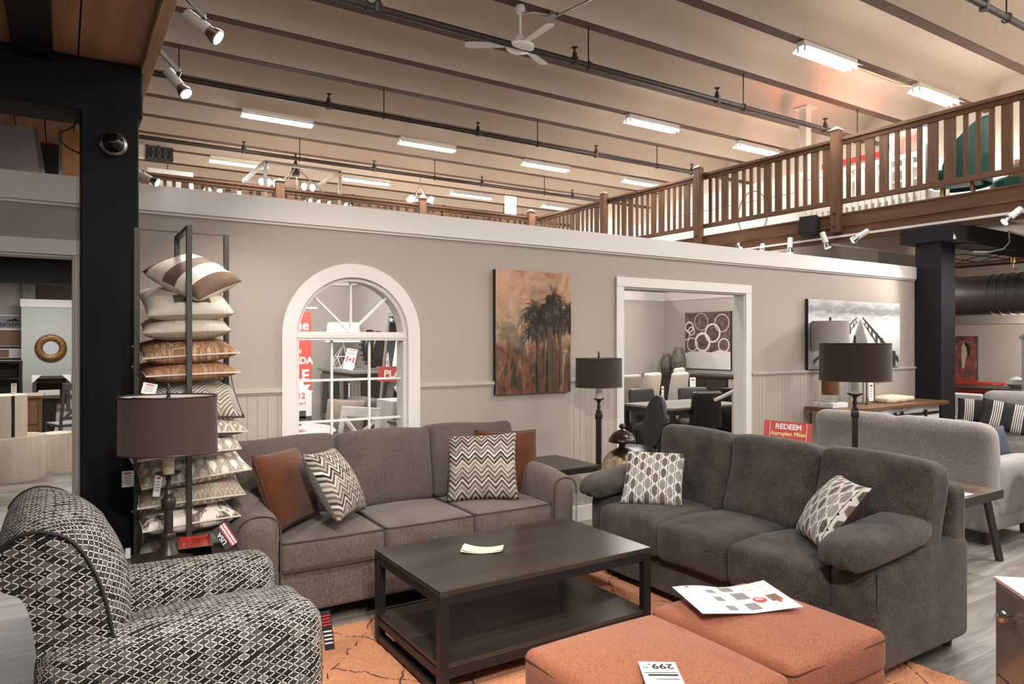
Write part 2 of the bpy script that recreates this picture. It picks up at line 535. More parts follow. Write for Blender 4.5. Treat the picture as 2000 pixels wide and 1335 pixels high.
M['chevron'] = m_chevron('zigzag_tweed', .088, .05, .0165)
M['chevron_soft'] = m_chevron('soft_zigzag_weave', .12, .07, .012,
                              [(0, '#6b6258'), (.4, '#8f867a'), (.55, '#d6d0c4'), (.8, '#b7ae9f'), (1, '#e2ddd2')])

def m_trellis():
    g = G('black_white_diamond_weave'); u, v, _ = g.sep(g.uv())
    j = g.noise(g.obj(), 70, 2); j2 = g.noise(g.obj(), 26, 2)
    U = u / .040 + (j - .5) * .22; V = v / .024 + (j2 - .5) * .25
    a = U + V; b = V - U
    fa, fb = a.fract(), b.fract()
    cell = g.white(g.comb(a.floor(), b.floor(), 2.0))
    dash = g.white(g.comb((a * 1.0).floor(), (b * 1.0).floor(), 7.0))
    base = g.ramp(cell, [(0, '#0e0d0d'), (.36, '#1a1918'), (.42, '#322f2d'), (.62, '#45413e'), (.8, '#5d5854'), (.96, '#766f69'), (1, '#8b3a2c')], True)
    fz = g.noise(g.obj(), 520, 1)
    base = g.mix((fz - .5).sat() * 1.1, base, '#948d84')
    l1 = (fb - .5).abs().gt(.42); l2 = (fa - .5).abs().gt(.435) * dash.gt(.35)
    c = g.mix((l1.max(l2)) * (fz * 2.2).sat(), base, '#e6e1d8')
    # dark knots where the lines cross and a pale dot in some cells
    cx, cy = (fa - .5), (fb - .5)
    r = (cx * cx + cy * cy).sqrt()
    c = g.mix(r.lt(.1) * cell.lt(.36) * dash.gt(.5), c, '#b9b2a8')
    k = (cx.abs() - .5).abs().max((cy.abs() - .5).abs())
    c = g.mix(k.lt(.10), c, '#1a1817')
    g.col(c); g.bump(l1 * .7 + fz * .5, .5, .003); return g.set(.92, 0, .25)
M['trellis'] = m_trellis()

def m_ogee(name, w, h, bg, line, fills, ring='#f1ece4'):
    g = G(name); u, v, _ = g.sep(g.uv())
    U = u / w; V = v / h + (U.floor() * .5)
    cu, cv = (U.fract() - .5).abs(), (V.fract() - .5).abs()
    d = (cu * 2.0).max(cu * 1.1 + cv * 1.45)           # elongated hexagon, 0 centre
    key = g.white(g.comb(U.floor(), V.floor(), 4.0))
    fill = g.ramp(key, [(i / len(fills), c) for i, c in enumerate(fills)], True)
    j = g.noise(g.obj(), 240, 1)
    fill = g.mix((j - .4).sat() * .8, fill, bg)
    c = g.mix(d.lt(.62), bg, fill)
    c = g.mix(d.gt(.62) * d.lt(.70), c, '#8f8880')
    c = g.mix(cu.gt(.468), c, line)
    kn = (cu - .5).abs() * 1.1 + (cv - .5).abs() * 1.0
    kn2 = (cu - .5).abs() * 1.1 + cv * 1.0
    c = g.mix(kn.lt(.13), c, line)
    g.col(c); g.bump(g.noise(g.obj(), 260, 2), .4, .003); return g.set(.95, 0, .2)
M['ogee'] = m_ogee('lozenge_column_weave', .048, .088, '#e4dfd8', '#3a3432', ['#5a534e', '#8f8a87', '#6f5c4d', '#4b4644', '#a09a96'])
M['oval'] = m_ogee('beige_oval_weave', .05, .085, '#b5aa9b', '#8d8172', ['#e9e4da', '#e4ded2', '#ddd6c9'])

def m_diamond(name, w, h, c1, c2, c3):
    g = G(name); u, v, _ = g.sep(g.uv())
    d = tri(u / w) + tri(v / h)
    k = (d * 4.0).floor().mod(3.0) / 3.0
    c = g.ramp(k, [(0, c1), (.3, c2), (.6, c3)], True)
    c = g.mix((g.noise(g.obj(), 200, 2) - .4).sat(), c, c3)
    g.col(c); g.bump(g.noise(g.obj(), 300, 2), .3, .002); return g.set(.95, 0, .2)
M['diamond'] = m_diamond('taupe_diamond_weave', .07, .12, '#d8d2c8', '#8f857a', '#b3a999')
M['kilim'] = m_diamond('beige_small_diamond_weave', .045, .09, '#9d8f80', '#b8a891', '#8f8479')

def m_ikat():
    g = G('brown_ikat_print'); u, v, _ = g.sep(g.uv())
    n = g.noise(g.uv(), 11, 2, .5, 2.2); s = ((u * 34.0).sin() * (v * 30.0).sin()) * .5
    f = (n - .5) * 1.6 + s * .35
    j = g.noise(g.scl(g.uv(), (60, 8, 1)), 3, 2)
    c = g.mix(((f + (j - .5) * .2) * 9.0).sat(), '#dcd5ca', '#6a5d55')
    g.col(c); return g.set(.95, 0, .2)
M['ikat'] = m_ikat()

def m_patch():
    g = G('cream_brown_silk_stripes'); u, v, _ = g.sep(g.uv())
    c = g.ramp((v / .36 + .5 + u * .15), [(0, '#6f5746'), (.2, '#efe9dd'), (.42, '#6b5346'), (.62, '#d9d0c0'), (.86, '#63503f')], True)
    s = g.noise(g.scl(g.uv(), (3, 40, 1)), 8, 3)
    c = g.mix((s - .45).sat() * 1.3, c, '#9c8873')
    g.col(c); g.bump(s, .2, .002); return g.set(.6, 0, .4)
M['patch'] = m_patch()

def m_silk(name, c1, c2, patch=None):
    g = G(name); u, v, _ = g.sep(g.uv())
    s = g.noise(g.scl(g.uv(), (30, 3, 1)), 8, 4)
    c = g.mix(((s - .4) * 1.6).sat(), c1, c2)
    if patch:
        c = g.mix((u - .01).abs().lt(.085) * (v + .105).abs().lt(.034), c, patch)
    g.col(c); g.bump(s, .15, .002); return g.set(.55, 0, .4)
M['silk'] = m_silk('cream_shantung', '#d8cfbf', '#a99a86')
M['silk_patch'] = m_silk('cream_shantung_with_patch', '#ddd5c7', '#c3b7a4', '#5b4d43')
M['beige_back'] = fabric('beige_pillow_back', '#8f8272', '#b1a594', 300, .1)
M['grey_cord'] = fabric('grey_cord_weave', '#57534e', '#918b83', 200, .2, stretch=(.2, 1, 1))
M['grey_cloth'] = fabric('grey_pillow_cloth', '#56524c', '#6f6a63', 300, .2)

def m_orange(name, c1, c2, c3, sc):
    g = G(name); n = g.noise(g.scl(g.uv(), (1, .28, 1)), sc, 1, .4, 1.6)
    b = (n * 7.0).fract()
    c = g.ramp(b, [(0, c1), (.45, c2), (.7, c3), (1, c1)])
    g.col(c); g.bump(b, .2, .002); return g.set(.75, 0, .3)
M['orange_wave'] = m_orange('tan_wave_jacquard', '#866045', '#a37a5a', '#c6aa90', 14)
M['orange_plain'] = m_orange('tan_woven_jacquard', '#8f684c', '#a27757', '#b48e70', 8)

def m_stripe(name, base, c2, per):
    g = G(name); u, v, _ = g.sep(g.uv())
    a = (u / per + .3).fract(); grp = a.gt(.5)
    f = (a * 10.0).fract().gt(.42) * grp
    g.col(g.mix(f, base, c2)); return g.set(.9, 0, .2)
M['stripe'] = m_stripe('charcoal_cream_stripe', '#2d2a2c', '#c9c3ba', .20)

def m_floor():
    g = G('grey_plank_floor'); x, y, z = g.sep(g.obj())
    row = (y / .18).floor(); off = g.white(g.comb(row, 5.0, 1.0))
    px = x / 1.25 + off; k = px.floor()
    w = g.white(g.comb(k, row, 1.0))
    vec = g.comb(x * .55 + w * 9.0, y * 5.0 + w * 3.0, 0.0)
    n = g.noise(vec, 4.2, 6, .65, .8); n2 = g.noise(g.comb(x * .8 + w * 5.0, y * 1.6, 1.0), 2.2, 3)
    f = ((n - .5) * 1.5 + .5 + (w - .5) * .35 + (n2 - .5) * .5).sat()
    c = g.ramp(f, [(0, '#4f4a45'), (.35, '#756e67'), (.65, '#938b83'), (1, '#aca49c')])
    fx, fy = px.fract(), (y / .18).fract()
    joint = (fy - .5).abs().gt(.488).max((fx - .5).abs().gt(.4985))
    c = g.mix(joint * .6, c, '#3f3a36')
    g.col(c); g.bump(n, .1, .002); return g.set(.42, 0, .4)
M['floor'] = m_floor()

def m_concrete():
    g = G('tan_concrete_paint'); n = g.noise(g.obj(), .7, 4); n2 = g.noise(g.obj(), 14, 3)
    f = ((n - .5) * .9 + .5 + (n2 - .5) * .25).sat()
    c = g.mix(f, '#b6a798', '#cdc1b4')
    p = g.voro(g.obj(), 9.0); q = g.noise(g.obj(), 1.3, 1)
    c = g.mix(p.lt(.055) * q.gt(.5) * .7, c, '#4a3526')
    g.col(c); g.bump(n2, .15, .004); return g.set(.9)
M['concrete'] = m_concrete()
M['stem_paint'] = plain('brown_stem_paint', '#4a3228', .8, var=.15, scale=6)

def m_bead():
    g = G('beadboard_paint'); x, y, z = g.sep(g.obj())
    f = (x / .062).fract(); gr = (f - .5).abs().gt(.455)
    f2 = (y / .062).fract()
    g.col(g.mix(gr * .55, '#aca298', '#7b726a'))
    g.bump(1.0 - gr, .6, .006); return g.set(.6)
M['bead'] = m_bead()

def m_rug():
    g = G('orange_shag_pile'); x, y, z = g.sep(g.obj())
    n = g.noise(g.obj(), 90, 3, .7); n2 = g.noise(g.obj(), 16, 3); n3 = g.noise(g.obj(), 3, 2)
    w = g.noise(g.obj(), 5, 2)
    a = (x + y * .8) / .42 + (w - .5) * .35; b = (x - y * .8) / .42 + (w - .5) * .35
    la = (a.fract() - .5).abs().lt(.014).max((b.fract() - .5).abs().lt(.014))
    br = n2.gt(.44) * n.gt(.42)
    f = g.noise(g.obj(), 260, 2, .7)
    c = g.mix(((n - .5) * 1.6 + (f - .5) * 1.2 + .5 + (n3 - .5) * .8).sat(), '#c2754a', '#f2ad80')
    c = g.mix(la * br * .9, c, '#2a201c')
    g.col(c); g.bump(n + f * .5, .35, .012); return g.set(.98, 0, .1, .2)
M['rug'] = m_rug()

def m_painting():
    """abstract washes: peach at the top, grey-green blots, dark rust and cream streaks running down"""
    g = G('abstract_peach_rust_paint'); x, y, z = g.sep(g.uv())
    n = g.noise(g.comb(x, z, y), 4, 5, .62, .8)
    top = g.ramp(n, [(.28, '#6f5a48'), (.42, '#9c7a60'), (.52, '#b78c6d'), (.62, '#bd9b81'), (.75, '#937860')])
    m = g.noise(g.comb(x * 1.6 + 3.0, y * 1.3, 5.0), 3.2, 5, .65, .5)
    mid = g.ramp(m, [(.3, '#3f3c34'), (.42, '#6d6656'), (.5, '#97836a'), (.6, '#b9926d'), (.72, '#8e8672')])
    st = g.noise(g.comb(x * 5.0, y * 1.2, 2.0), 2.0, 6, .72, .5)
    low = g.ramp(st, [(.30, '#1f1a17'), (.42, '#3b302a'), (.48, '#54412f'), (.515, '#84452f'), (.54, '#54473a'), (.58, '#8a7a62'), (.64, '#b3a285'), (.72, '#4a4036')])
    w = g.noise(g.comb(x * 2.0, y * 2.0, 9.0), 3, 3)
    a = ((.80 - y + (w - .5) * .5) * 5.0).sat(); b = ((.50 - y + (w - .5) * .35) * 6.0).sat()
    c = g.mix(a * .8, top, mid); c = g.mix(b, c, low)
    rb = g.noise(g.comb(x * 1.5 + 1.0, y * 2.5, 4.0), 3.5, 3)
    c = g.mix(((rb - .60) * 9.0).sat() * .7, c, '#8f3f2b')
    g.col(c); g.bump(n, .2, .003); return g.set(.55, 0, .3)
M['painting'] = m_painting()
M['palm_ink'] = plain('palm_silhouette_paint', '#332b24', .6, var=.4, scale=40, spec=.2)

def m_brown_art():
    g = G('mottled_brown_paint'); n = g.noise(g.obj(), 14, 5, .7, .5); v = g.voro(g.obj(), 60)
    c = g.ramp(n, [(.3, '#3a3029'), (.5, '#5a4a40'), (.7, '#7b6f66')])
    c = g.mix(v.lt(.2) * n.gt(.52), c, '#c9c1b8'); g.col(c); return g.set(.5)
M['brown_art'] = m_brown_art()
M['white_art'] = plain('white_impasto', '#ded8d2', .6, var=.08, scale=18, bump=.4)
def m_sky_art():
    g = G('grey_seascape_print'); u, v, _ = g.sep(g.uv())
    n = g.noise(g.comb(u * 1.2, v * 5.0, 0.0), 3.0, 4, .6)
    c = g.ramp((v + (n - .5) * .35), [(.0, '#8e8c8d'), (.35, '#cfcccb'), (.55, '#e6e3e1'), (.72, '#d8d5d3'), (.86, '#8b8889'), (1, '#c9c6c4')])
    g.col(c); return g.set(.4)
M['sky_art'] = m_sky_art()
def m_red_art():
    g = G('red_brushed_paint'); n = g.noise(g.obj(), 7, 4, .65, .8)
    g.col(g.ramp(n, [(.32, '#453a36'), (.44, '#66514a'), (.52, '#a4493e'), (.58, '#84594f'), (.66, '#8f827b')])); return g.set(.5)
M['red_art'] = m_red_art()
def m_poster():
    g = G('lumber_photo_print'); u, v, _ = g.sep(g.uv())
    n = g.noise(g.comb(u * 9.0, v * 26.0, 0.0), 2, 4, .7)
    g.col(g.ramp(n, [(.3, '#2b221e'), (.5, '#7a5c49'), (.65, '#b9a08a'), (.8, '#d8d2cc')])); return g.set(.5)
M['poster'] = m_poster()
def m_burl():
    g = G('hammered_copper_mosaic'); v = g.voro(g.obj(), 55); n = g.noise(g.obj(), 12, 3)
    g.col(g.ramp((v + (n - .5) * .5).sat(), [(0, '#6e4a26'), (.4, '#96703f'), (.8, '#4b3219')])); g.bump(v, .6, .006); return g.set(.45, .4)
M['burl'] = m_burl()
def m_urn():
    g = G('mottled_shell_glaze'); x, y, z = g.sep(g.obj()); n = g.noise(g.obj(), 16, 5, .7, .5)
    edge = z + (g.noise(g.obj(), 9, 3) - .5) * .16
    sh = g.ramp(n, [(.3, '#5e4328'), (.45, '#a98e6c'), (.62, '#cfbd9d'), (.8, '#8d7350')])
    c = g.mix(((edge - .60) * 40.0).sat(), sh, '#2b1b14'); g.col(c); return g.set(.25)
M['urn'] = m_urn()
M['urn_dark'] = plain('dark_turned_wood', '#2d1c15', .25, var=.25, scale=14)
def m_vase():
    g = G('carved_grey_vase'); x, y, z = g.sep(g.obj()); n = g.noise(g.scl(g.obj(), (1, 1, .15)), 70, 2)
    g.col(g.ramp(n, [(.3, '#2f2b28'), (.6, '#6e665e'), (.8, '#8f867c')])); g.bump(n, .6, .006); return g.set(.5)
M['vase'] = m_vase()
M['leather_brown'] = plain('stitched_brown_leather', '#6b432b', .45, var=.25, scale=30)
M['red_plate'] = plain('red_lacquer', '#a3291d', .16, var=.12, scale=12)
M['black_gloss'] = plain('black_lacquer', '#0e0d0d', .2)
M['hide'] = plain('cream_hide', '#cdbfa8', .8, var=.15, scale=14, bump=.5)
M['blue_pillow'] = plain('blue_map_print', '#3a424e', .8, var=.55, scale=11)
M['sack'] = fabric('grain_sack_linen', '#6e6459', '#8d8375', 300, .1)
M['bowl'] = plain('grey_ceramic', '#4b4743', .35, var=.1)
M['speaker'] = plain('black_speaker_cloth', '#111111', .8)
M['palm_brown'] = plain('palm_second_brown_paint', '#54463a', .6, var=.4, scale=30, spec=.2)  # second brown tone of the painted palm leaves and trunks
M['silvered'] = plain('silvered_glass', '#b9b4ac', .07, .6, var=.05, scale=4)
# ================================================================= the setting
WY = 4.67      # face of the display wall
mb = MB(); mb.box(-9, 16, -5, 24, -.08, 0); struct(mb.build('floor', M['floor']))

# ceiling: concrete slab with downstand ribs running along the display wall
mb = MB(); PITCH = 1.157
for k in range(-6, 16):
    y = WY + PITCH * k
    mb.mat(1); mb.add([(-9, y - .075, 5.5), (14, y - .075, 5.5), (14, y + .075, 5.5), (-9, y + .075, 5.5)], [(0, 1, 2, 3)])
    mb.mat(0)
    # curved soffit between this rib and the next one
    P = [(y + .075, 5.5), (y + .085, 5.62), (y + .10, 5.78), (y + .135, 5.90), (y + .20, 5.97), (y + .30, 6.0)]
    Q = [(y + PITCH - b + y, z) for b, z in reversed(P)]
    pr = P + [(2 * y + PITCH - a, z) for a, z in reversed(P)]
    n = len(pr)
    V = [(-9, a, z) for a, z in pr] + [(14, a, z) for a, z in pr]
    mb.add(V, [(i, i + 1, n + i + 1, n + i) for i in range(n - 1)])
    mb.mat(1)
    for s_ in (-1, 1):
        mb.add([(-9, y + s_ * .0752, 5.499), (14, y + s_ * .0752, 5.499), (14, y + s_ * .0765, 5.525), (-9, y + s_ * .0765, 5.525)], [(0, 1, 2, 3)])
struct(mb.build('ceiling', [M['concrete'], M['stem_paint']], smooth=35))
mb = MB(); mb.box(-9, 14, -5, 24, 6.02, 6.2); struct(mb.build('ceiling_upper_slab', M['concrete']))
mb = MB(); mb.box(13.6, 13.8, -5, 24, 0, 6.1); struct(mb.build('wall_right', M['cream_wall']))
mb = MB(); mb.box(-9, 13.8, 22.5, 22.7, 0, 6.1); struct(mb.build('wall_far', M['cream_wall']))
mb = MB(); mb.box(-9.2, -9, -5, 24, 0, 6.1); struct(mb.build('wall_left', M['cream_wall']))
# rounded closing web of each ceiling bay at the right wall
mb = MB()
for k in range(-6, 15):
    y = WY + PITCH * k + PITCH / 2
    pr = [(13.0 + .6 * math.sin(a), 5.4 + .62 * math.cos(a) - .02) for a in [i * pi / 16 for i in range(9)]]
    pr = [(13.0, 6.02)] + pr + [(13.62, 4.2), (13.64, 6.02)]
struct(MB().box(13.45, 13.6, -5, 22.5, 3.3, 4.75).build('wall_right_upper_panel', M['white_metal']))

# display wall with doorways and an arched opening
AX, AR, AZ, ASILL = 1.695, .402, 1.545, .62
mb = MB(); T0, T1, TOP = WY, WY + .12, 2.42
def wseg(x0, x1, z0, z1): mb.box(x0, x1, T0, T1, z0, z1)
wseg(-6, -1.3, 0, TOP); wseg(-1.3, .075, 1.985, TOP)
wseg(.075, AX - AR, 0, TOP); wseg(AX + AR, 4.14, 0, TOP)
wseg(AX - AR, AX + AR, 0, ASILL); wseg(AX - AR, AX + AR, AZ + AR + .02, TOP)
n = 28
for i in range(n):
    a, b = pi - pi * i / n, pi - pi * (i + 1) / n
    pa = (AX + AR * math.cos(a), AZ + AR * math.sin(a)); pb = (AX + AR * math.cos(b), AZ + AR * math.sin(b))
    mb.prism([pa, pb, (pb[0], AZ + AR + .02), (pa[0], AZ + AR + .02)], 'Y', T0, T1)
wseg(4.14, 5.75, 1.985, TOP); wseg(5.75, 9.0, 0, TOP)
struct(mb.build('wall_display', M['wall']))
# wainscot below the rail
for nm, spans in (('trim_1', [(.11, 1.205), (3.56, 4.06)]), ('trim_2', [(5.84, 8.99)]), ('trim_5', [(2.185, 3.56)])):
    mb = MB()
    for a, b in spans: mb.box(a, b, WY - .012, WY, .12, 1.172)
    struct(mb.build(nm, M['bead'] if nm != 'trim_5' else M['wall']))
mb = MB()
for a, b in ((.11, 1.205), (2.185, 4.06), (5.84, 8.99)):
    mb.box(a, b, WY - .03, WY, 1.172, 1.192); mb.box(a, b, WY - .02, WY, 1.160, 1.172); mb.box(a, b, WY - .018, WY, 1.192, 1.20)
struct(mb.build('trim_3', M['wall_light'], bevel=.003))
mb = MB()
for a, b in ((.11, 4.06), (5.84, 8.99)): mb.box(a, b, WY - .025, WY, 0, .13)
struct(mb.build('baseboard_display', M['band'], bevel=.004))
# white fascia along the top of the display wall
mb = MB(); mb.box(-6, 9.01, WY - .03, WY + .15, 2.275, 2.428); mb.box(-6, 9.01, WY - .015, WY + .13, 2.258, 2.275)
struct(mb.build('trim_4', M['band'], bevel=.004))
# door casings
def casing(nm, x0, x1, ztop, w=.085, left=True):
    mb = MB()
    if left: mb.box(x0 - w, x0, WY - .022, WY, 0, ztop)
    mb.box(x1, x1 + w if nm != 'door_1' else x1 + .05, WY - .022, WY, 0, ztop)
    mb.box(x0 - w, x1 + (w if nm != 'door_1' else .05), WY - .024, WY, ztop, ztop + w)
    mb.box(x0 - .004 if left else x0, x0 + .012, WY - .005, WY + .125, 0, ztop - .012); mb.box(x1 - .012, x1 + .004, WY - .005, WY + .125, 0, ztop - .012)
    mb.box(x0 - .003, x1 + .003, WY - .006, WY + .126, ztop - .012, ztop - .0005)
    return struct(mb.build(nm, M['band'], bevel=.004))
casing('door_1', -1.3, .063, 1.985)
casing('door_2', 4.142, 5.75, 1.983)

# arched window
def arc_ring(mb, r0, r1, y0, y1, zb, n=36):
    o = [(AX - r1, zb)] + [(AX + r1 * math.cos(pi - pi * i / n), AZ + r1 * math.sin(pi - pi * i / n)) for i in range(n + 1)] + [(AX + r1, zb)]
    q = [(AX - r0, zb)] + [(AX + r0 * math.cos(pi - pi * i / n), AZ + r0 * math.sin(pi - pi * i / n)) for i in range(n + 1)] + [(AX + r0, zb)]
    for i in range(len(o) - 1):
        mb.prism([o[i], o[i + 1], q[i + 1], q[i]], 'Y', y0, y1)
    return mb
w1 = struct(arc_ring(MB(), AR - .004, .49, WY - .028, WY, ASILL).build('window_1', M['band'], smooth=30))
arc_ring(MB(), AR - .03, AR, WY + .005, WY + .12, ASILL).build('window_frame', M['band'], w1, 30)
mb = MB(); yg = WY + .06
mb.box(AX - AR + .005, AX + AR - .005, WY + .001, WY + .1, AZ - .035, AZ + .025); mb.box(AX - AR + .005, AX + AR - .005, WY - .006, WY + .1, AZ - .02, AZ + .008)
mb.build('mullion', M['band'], w1, bevel=.004)
mb = MB(); r = AR - .03
for a in (pi / 4, pi / 2, 3 * pi / 4):
    yg = WY + .06 + .0012 * a
    mb.bar((AX, yg, AZ + .02), (AX + r * math.cos(a), yg, AZ + .02 + (r - .02) * math.sin(a)), .014, .018, up=(0, 1, 0))
yg = WY + .06
for x in (AX - .135, AX + .135): mb.box(x - .0075, x + .0075, yg - .009, yg + .009, ASILL, AZ - .03)
for z in (1.24, .96, .70): mb.box(AX - r, AX + r, yg - .008, yg + .008, z - .0075, z + .0075)
mb.build('muntin_grid', M['white_metal'], w1)
mb = MB(); pts = [(AX - r, ASILL)] + [(AX + r * math.cos(pi - pi * i / 24), AZ + r * math.sin(pi - pi * i / 24)) for i in range(25)] + [(AX + r, ASILL)]
mb.add([(x, yg + .012, z) for x, z in pts], [tuple(range(len(pts)))]); mb.build('window_glass', M['glass'], w1)

# rooms behind the display wall
def room_wall(nm, x0, x1, y0, y1, mat='wall_light', band=True, top=2.45):
    mb = MB(); mb.box(x0, x1, y0, y1, 0, top); o = struct(mb.build(nm, M[mat]))
    if band:
        e = .02
        b = MB(); b.box(x0 - e, x1 + e, y0 - e, y1 + e, top - .165, top + .005); b.build('fascia_band', M['band'], o)
    return o
room_wall('wall_room_1', 2.76, 3.57, 9.55, 9.67)
room_wall('wall_room_2', 3.45, 3.57, 6.9, 9.55)
room_wall('wall_room_3', 4.6, 9.97, 9.9, 10.02)
room_wall('wall_room_4', 9.85, 9.97, 4.9, 9.9)
room_wall('wall_room_5', -.75, .55, 19.0, 19.12, 'wall_green')
room_wall('wall_room_6', -4.5, -.72, 19.6, 19.7, 'wall_light', False, 3.0)

# upper floor: rim boards, deck, railings
def deck(nm, x0, x1, y0, y1):
    mb = MB(); mb.box(x0, x1, y0, y1, 3.19, 3.26); struct(mb.build(nm, M['cream_wall']))
deck('floor_upper_right', 9.24, 13.6, -5, 22.5); deck('floor_upper_far', -9, 9.24, 13.54, 22.5)
for nm, a in (('beam_rim_right', ((9.16, 9.24, -5, 13.5, 3.10, 3.29), (9.175, 9.26, -5, 13.5, 2.90, 3.10), (9.15, 9.30, -5, 13.5, 3.27, 3.295))),):
    mb = MB()
    for q in a: mb.box(*q)
    struct(mb.build(nm, M['cedar_y'], bevel=.004))
mb = MB(); mb.box(-9, 9.16, 13.46, 13.54, 3.05, 3.29); struct(mb.build('beam_rim_far', M['cedar_x'], bevel=.004))
mb = MB()
for k in range(-3, 12):
    y = 1.2 * k + .2
    mb.box(9.3, 13.6, y, y + .09, 2.95, 3.19)
struct(mb.build('beam_joists_right', M['cream_wall']))
# dark concrete ribs carrying the lower ceiling on the right
mb = MB(); mb.box(9.26, 13.4, 4.2, 4.55, 2.70, 2.92); struct(mb.build('beam_column_right', M['charcoal']))
mb = MB(); mb.box(8.93, 9.27, 4.35, 4.66, 0, 2.71); struct(mb.build('column_right', M['charcoal'], bevel=.006))
mb = MB(); mb.box(8.84, 9.42, 4.17, 4.80, 2.71, 2.90); struct(mb.build('column_right_cap', M['charcoal'], bevel=.006))

# lower ceiling at the left, overhead: planks on black beams
mb = MB()
xs = [-3.4 + .1655 * i for i in range(23)]
for i, x in enumerate(xs):
    if x + .16 < .36: mb.box(x, x + .158, -5, 6.5, 2.96, 3.0)
mb.box(xs[-2] if xs[-2] < .3 else .30, .37, -5, 6.5, 2.965, 3.0)
struct(mb.build('ceiling_left_planks', M['deck_board']))
mb = MB(); mb.box(.355, .41, -5, 6.5, 2.925, 3.24); struct(mb.build('beam_rim_left', M['rim_board'], bevel=.003))
mb = MB(); mb.box(-4, .35, -5, 6.5, 3.0, 3.22); struct(mb.build('floor_upper_left', M['dark_ceiling']))
mb = MB(); mb.box(-4, .365, 4.2, 4.5, 2.68, 2.955); struct(mb.build('beam_left', M['black'], bevel=.012))
mb = MB(); mb.box(.082, .345, 4.2, 4.45, 0, 2.70); struct(mb.build('column_left', M['black'], bevel=.008))
mb = MB(); mb.box(-.20, -.035, 1.0, 4.2, 2.90, 2.958); struct(mb.build('beam_duct_left', M['black'], bevel=.01))
mb = MB(); mb.box(-4, .3, 6.2, 6.3, 2.2, 2.96); struct(mb.build('wall_soffit_left', M['dark_ceiling']))
# dark lower ceiling in the room beyond the left doorway
mb = MB(); mb.box(-4.5, .42, 6.3, 20, 3.0, 3.05); struct(mb.build('ceiling_back_left', M['dark_ceiling']))
mb = MB(); mb.box(-4, .42, 9.8, 10.1, 2.55, 3.0); mb.box(-4, .42, 14.4, 14.7, 2.5, 3.0); struct(mb.build('beam_back_left', M['black']))
mb = MB(); mb.box(-.74, -.50, 19.3, 19.5, 0, 3.0); struct(mb.build('column_back_left', M['grey_wood']))
mb = MB(); mb.box(12.9, 13.6, -5, 13, 1.80, 3.19); struct(mb.build('wall_soffit_right', M['wall']))
# ================================================================= timber railings of the upper floor
def railing(name, label, axis, fixed, a0, a1, posts, dz=0.0, pw=.065):
    """axis 'Y': runs along Y at X=fixed; axis 'X': runs along X at Y=fixed"""
    along = axis == 'Y'
    loc = (fixed, a0, 3.29) if along else (a0, fixed, 3.29)
    t = thing(name, label, 'railing', loc)
    def bx(mb, a, b, c0, c1, z0, z1):
        z0 += dz; z1 += dz
        if along: mb.box(fixed + c0, fixed + c1, a, b, z0, z1)
        else: mb.box(a, b, fixed + c0, fixed + c1, z0, z1)
    ml = M['cedar_y'] if along else M['cedar_x']
    m = MB(); bx(m, a0, a1, -.05, .05, 4.31, 4.355); bx(m, a0, a1, -.02, .025, 4.255, 4.31); m.build('top_rail', ml, t, bevel=.004)
    m = MB(); bx(m, a0, a1, -.02, .03, 3.43, 3.50); m.build('bottom_rail', ml, t, bevel=.004)
    for p in posts:
        m = MB(); bx(m, p - pw, p + pw, -.125, -.012, 3.03, 4.455); po = m.build('post', M['cedar'], t, bevel=.006)
        m = MB(); c = (fixed - .0685, p) if along else (p, fixed - .0685)
        h = pw + .01; zt = 4.455 + dz
        m.add([(c[0] - h, c[1] - h, zt), (c[0] + h, c[1] - h, zt), (c[0] + h, c[1] + h, zt), (c[0] - h, c[1] + h, zt), (c[0], c[1], zt + .065)],
              [(0, 1, 4), (1, 2, 4), (2, 3, 4), (3, 0, 4), (3, 2, 1, 0)])
        m.build('post_cap', M['fresh_wood'], po)
        if along:
            for zb in (3.30, 3.11):
                m = MB(Matrix.Translation(Vector((fixed - .125, p, zb))) @ Matrix.Rotation(-pi / 2, 4, 'Y'))
                m.lathe([(.02, 0), (.02, .008), (.012, .014)], seg=10); m.build('bolt', M['steel_dark'], po)
    pat = (.125, .125, .055, .055, .055); i = 0; p = a0 + .1; rnd = random.Random(3)
    while p < a1 - .1:
        w = pat[i % 5] * rnd.uniform(.92, 1.06)
        if all(abs(p + w / 2 - q) > .065 + w / 2 for q in posts):
            m = MB(); bx(m, p, p + w, -.005, .022, 3.445, 4.30)
            m.build('baluster', M['cedar'], t)
        p += w + (.072 if w > .09 else .088) ; i += 1
    return t
railing('railing', 'stained timber railing of upper floor along right side, above the spotlight track', 'Y', 9.2, 2.6, 13.28, [3.34, 5.84, 8.37, 10.85])
railing('railing', 'stained timber railing of upper floor along the far side, peeking over the white fascia', 'X', 13.5, -1.6, 9.20, [.52, 3.44, 6.37, 9.12], .045, .08)
# ================================================================= seating group
def legs(t, pts, z1, r=.028, mat='espresso', r0=None):
    for x, y in pts:
        MB().lathe([(r0 or r * .8, 0), (r, z1)], (x, y, 0), 12).build('leg', M[mat], t, 40)

def piping(t, pts, mat, r=.005, closed=False, parent=None):
    return MB().tube(pts, r, 6, closed).build('piping', mat, parent or t, 60)

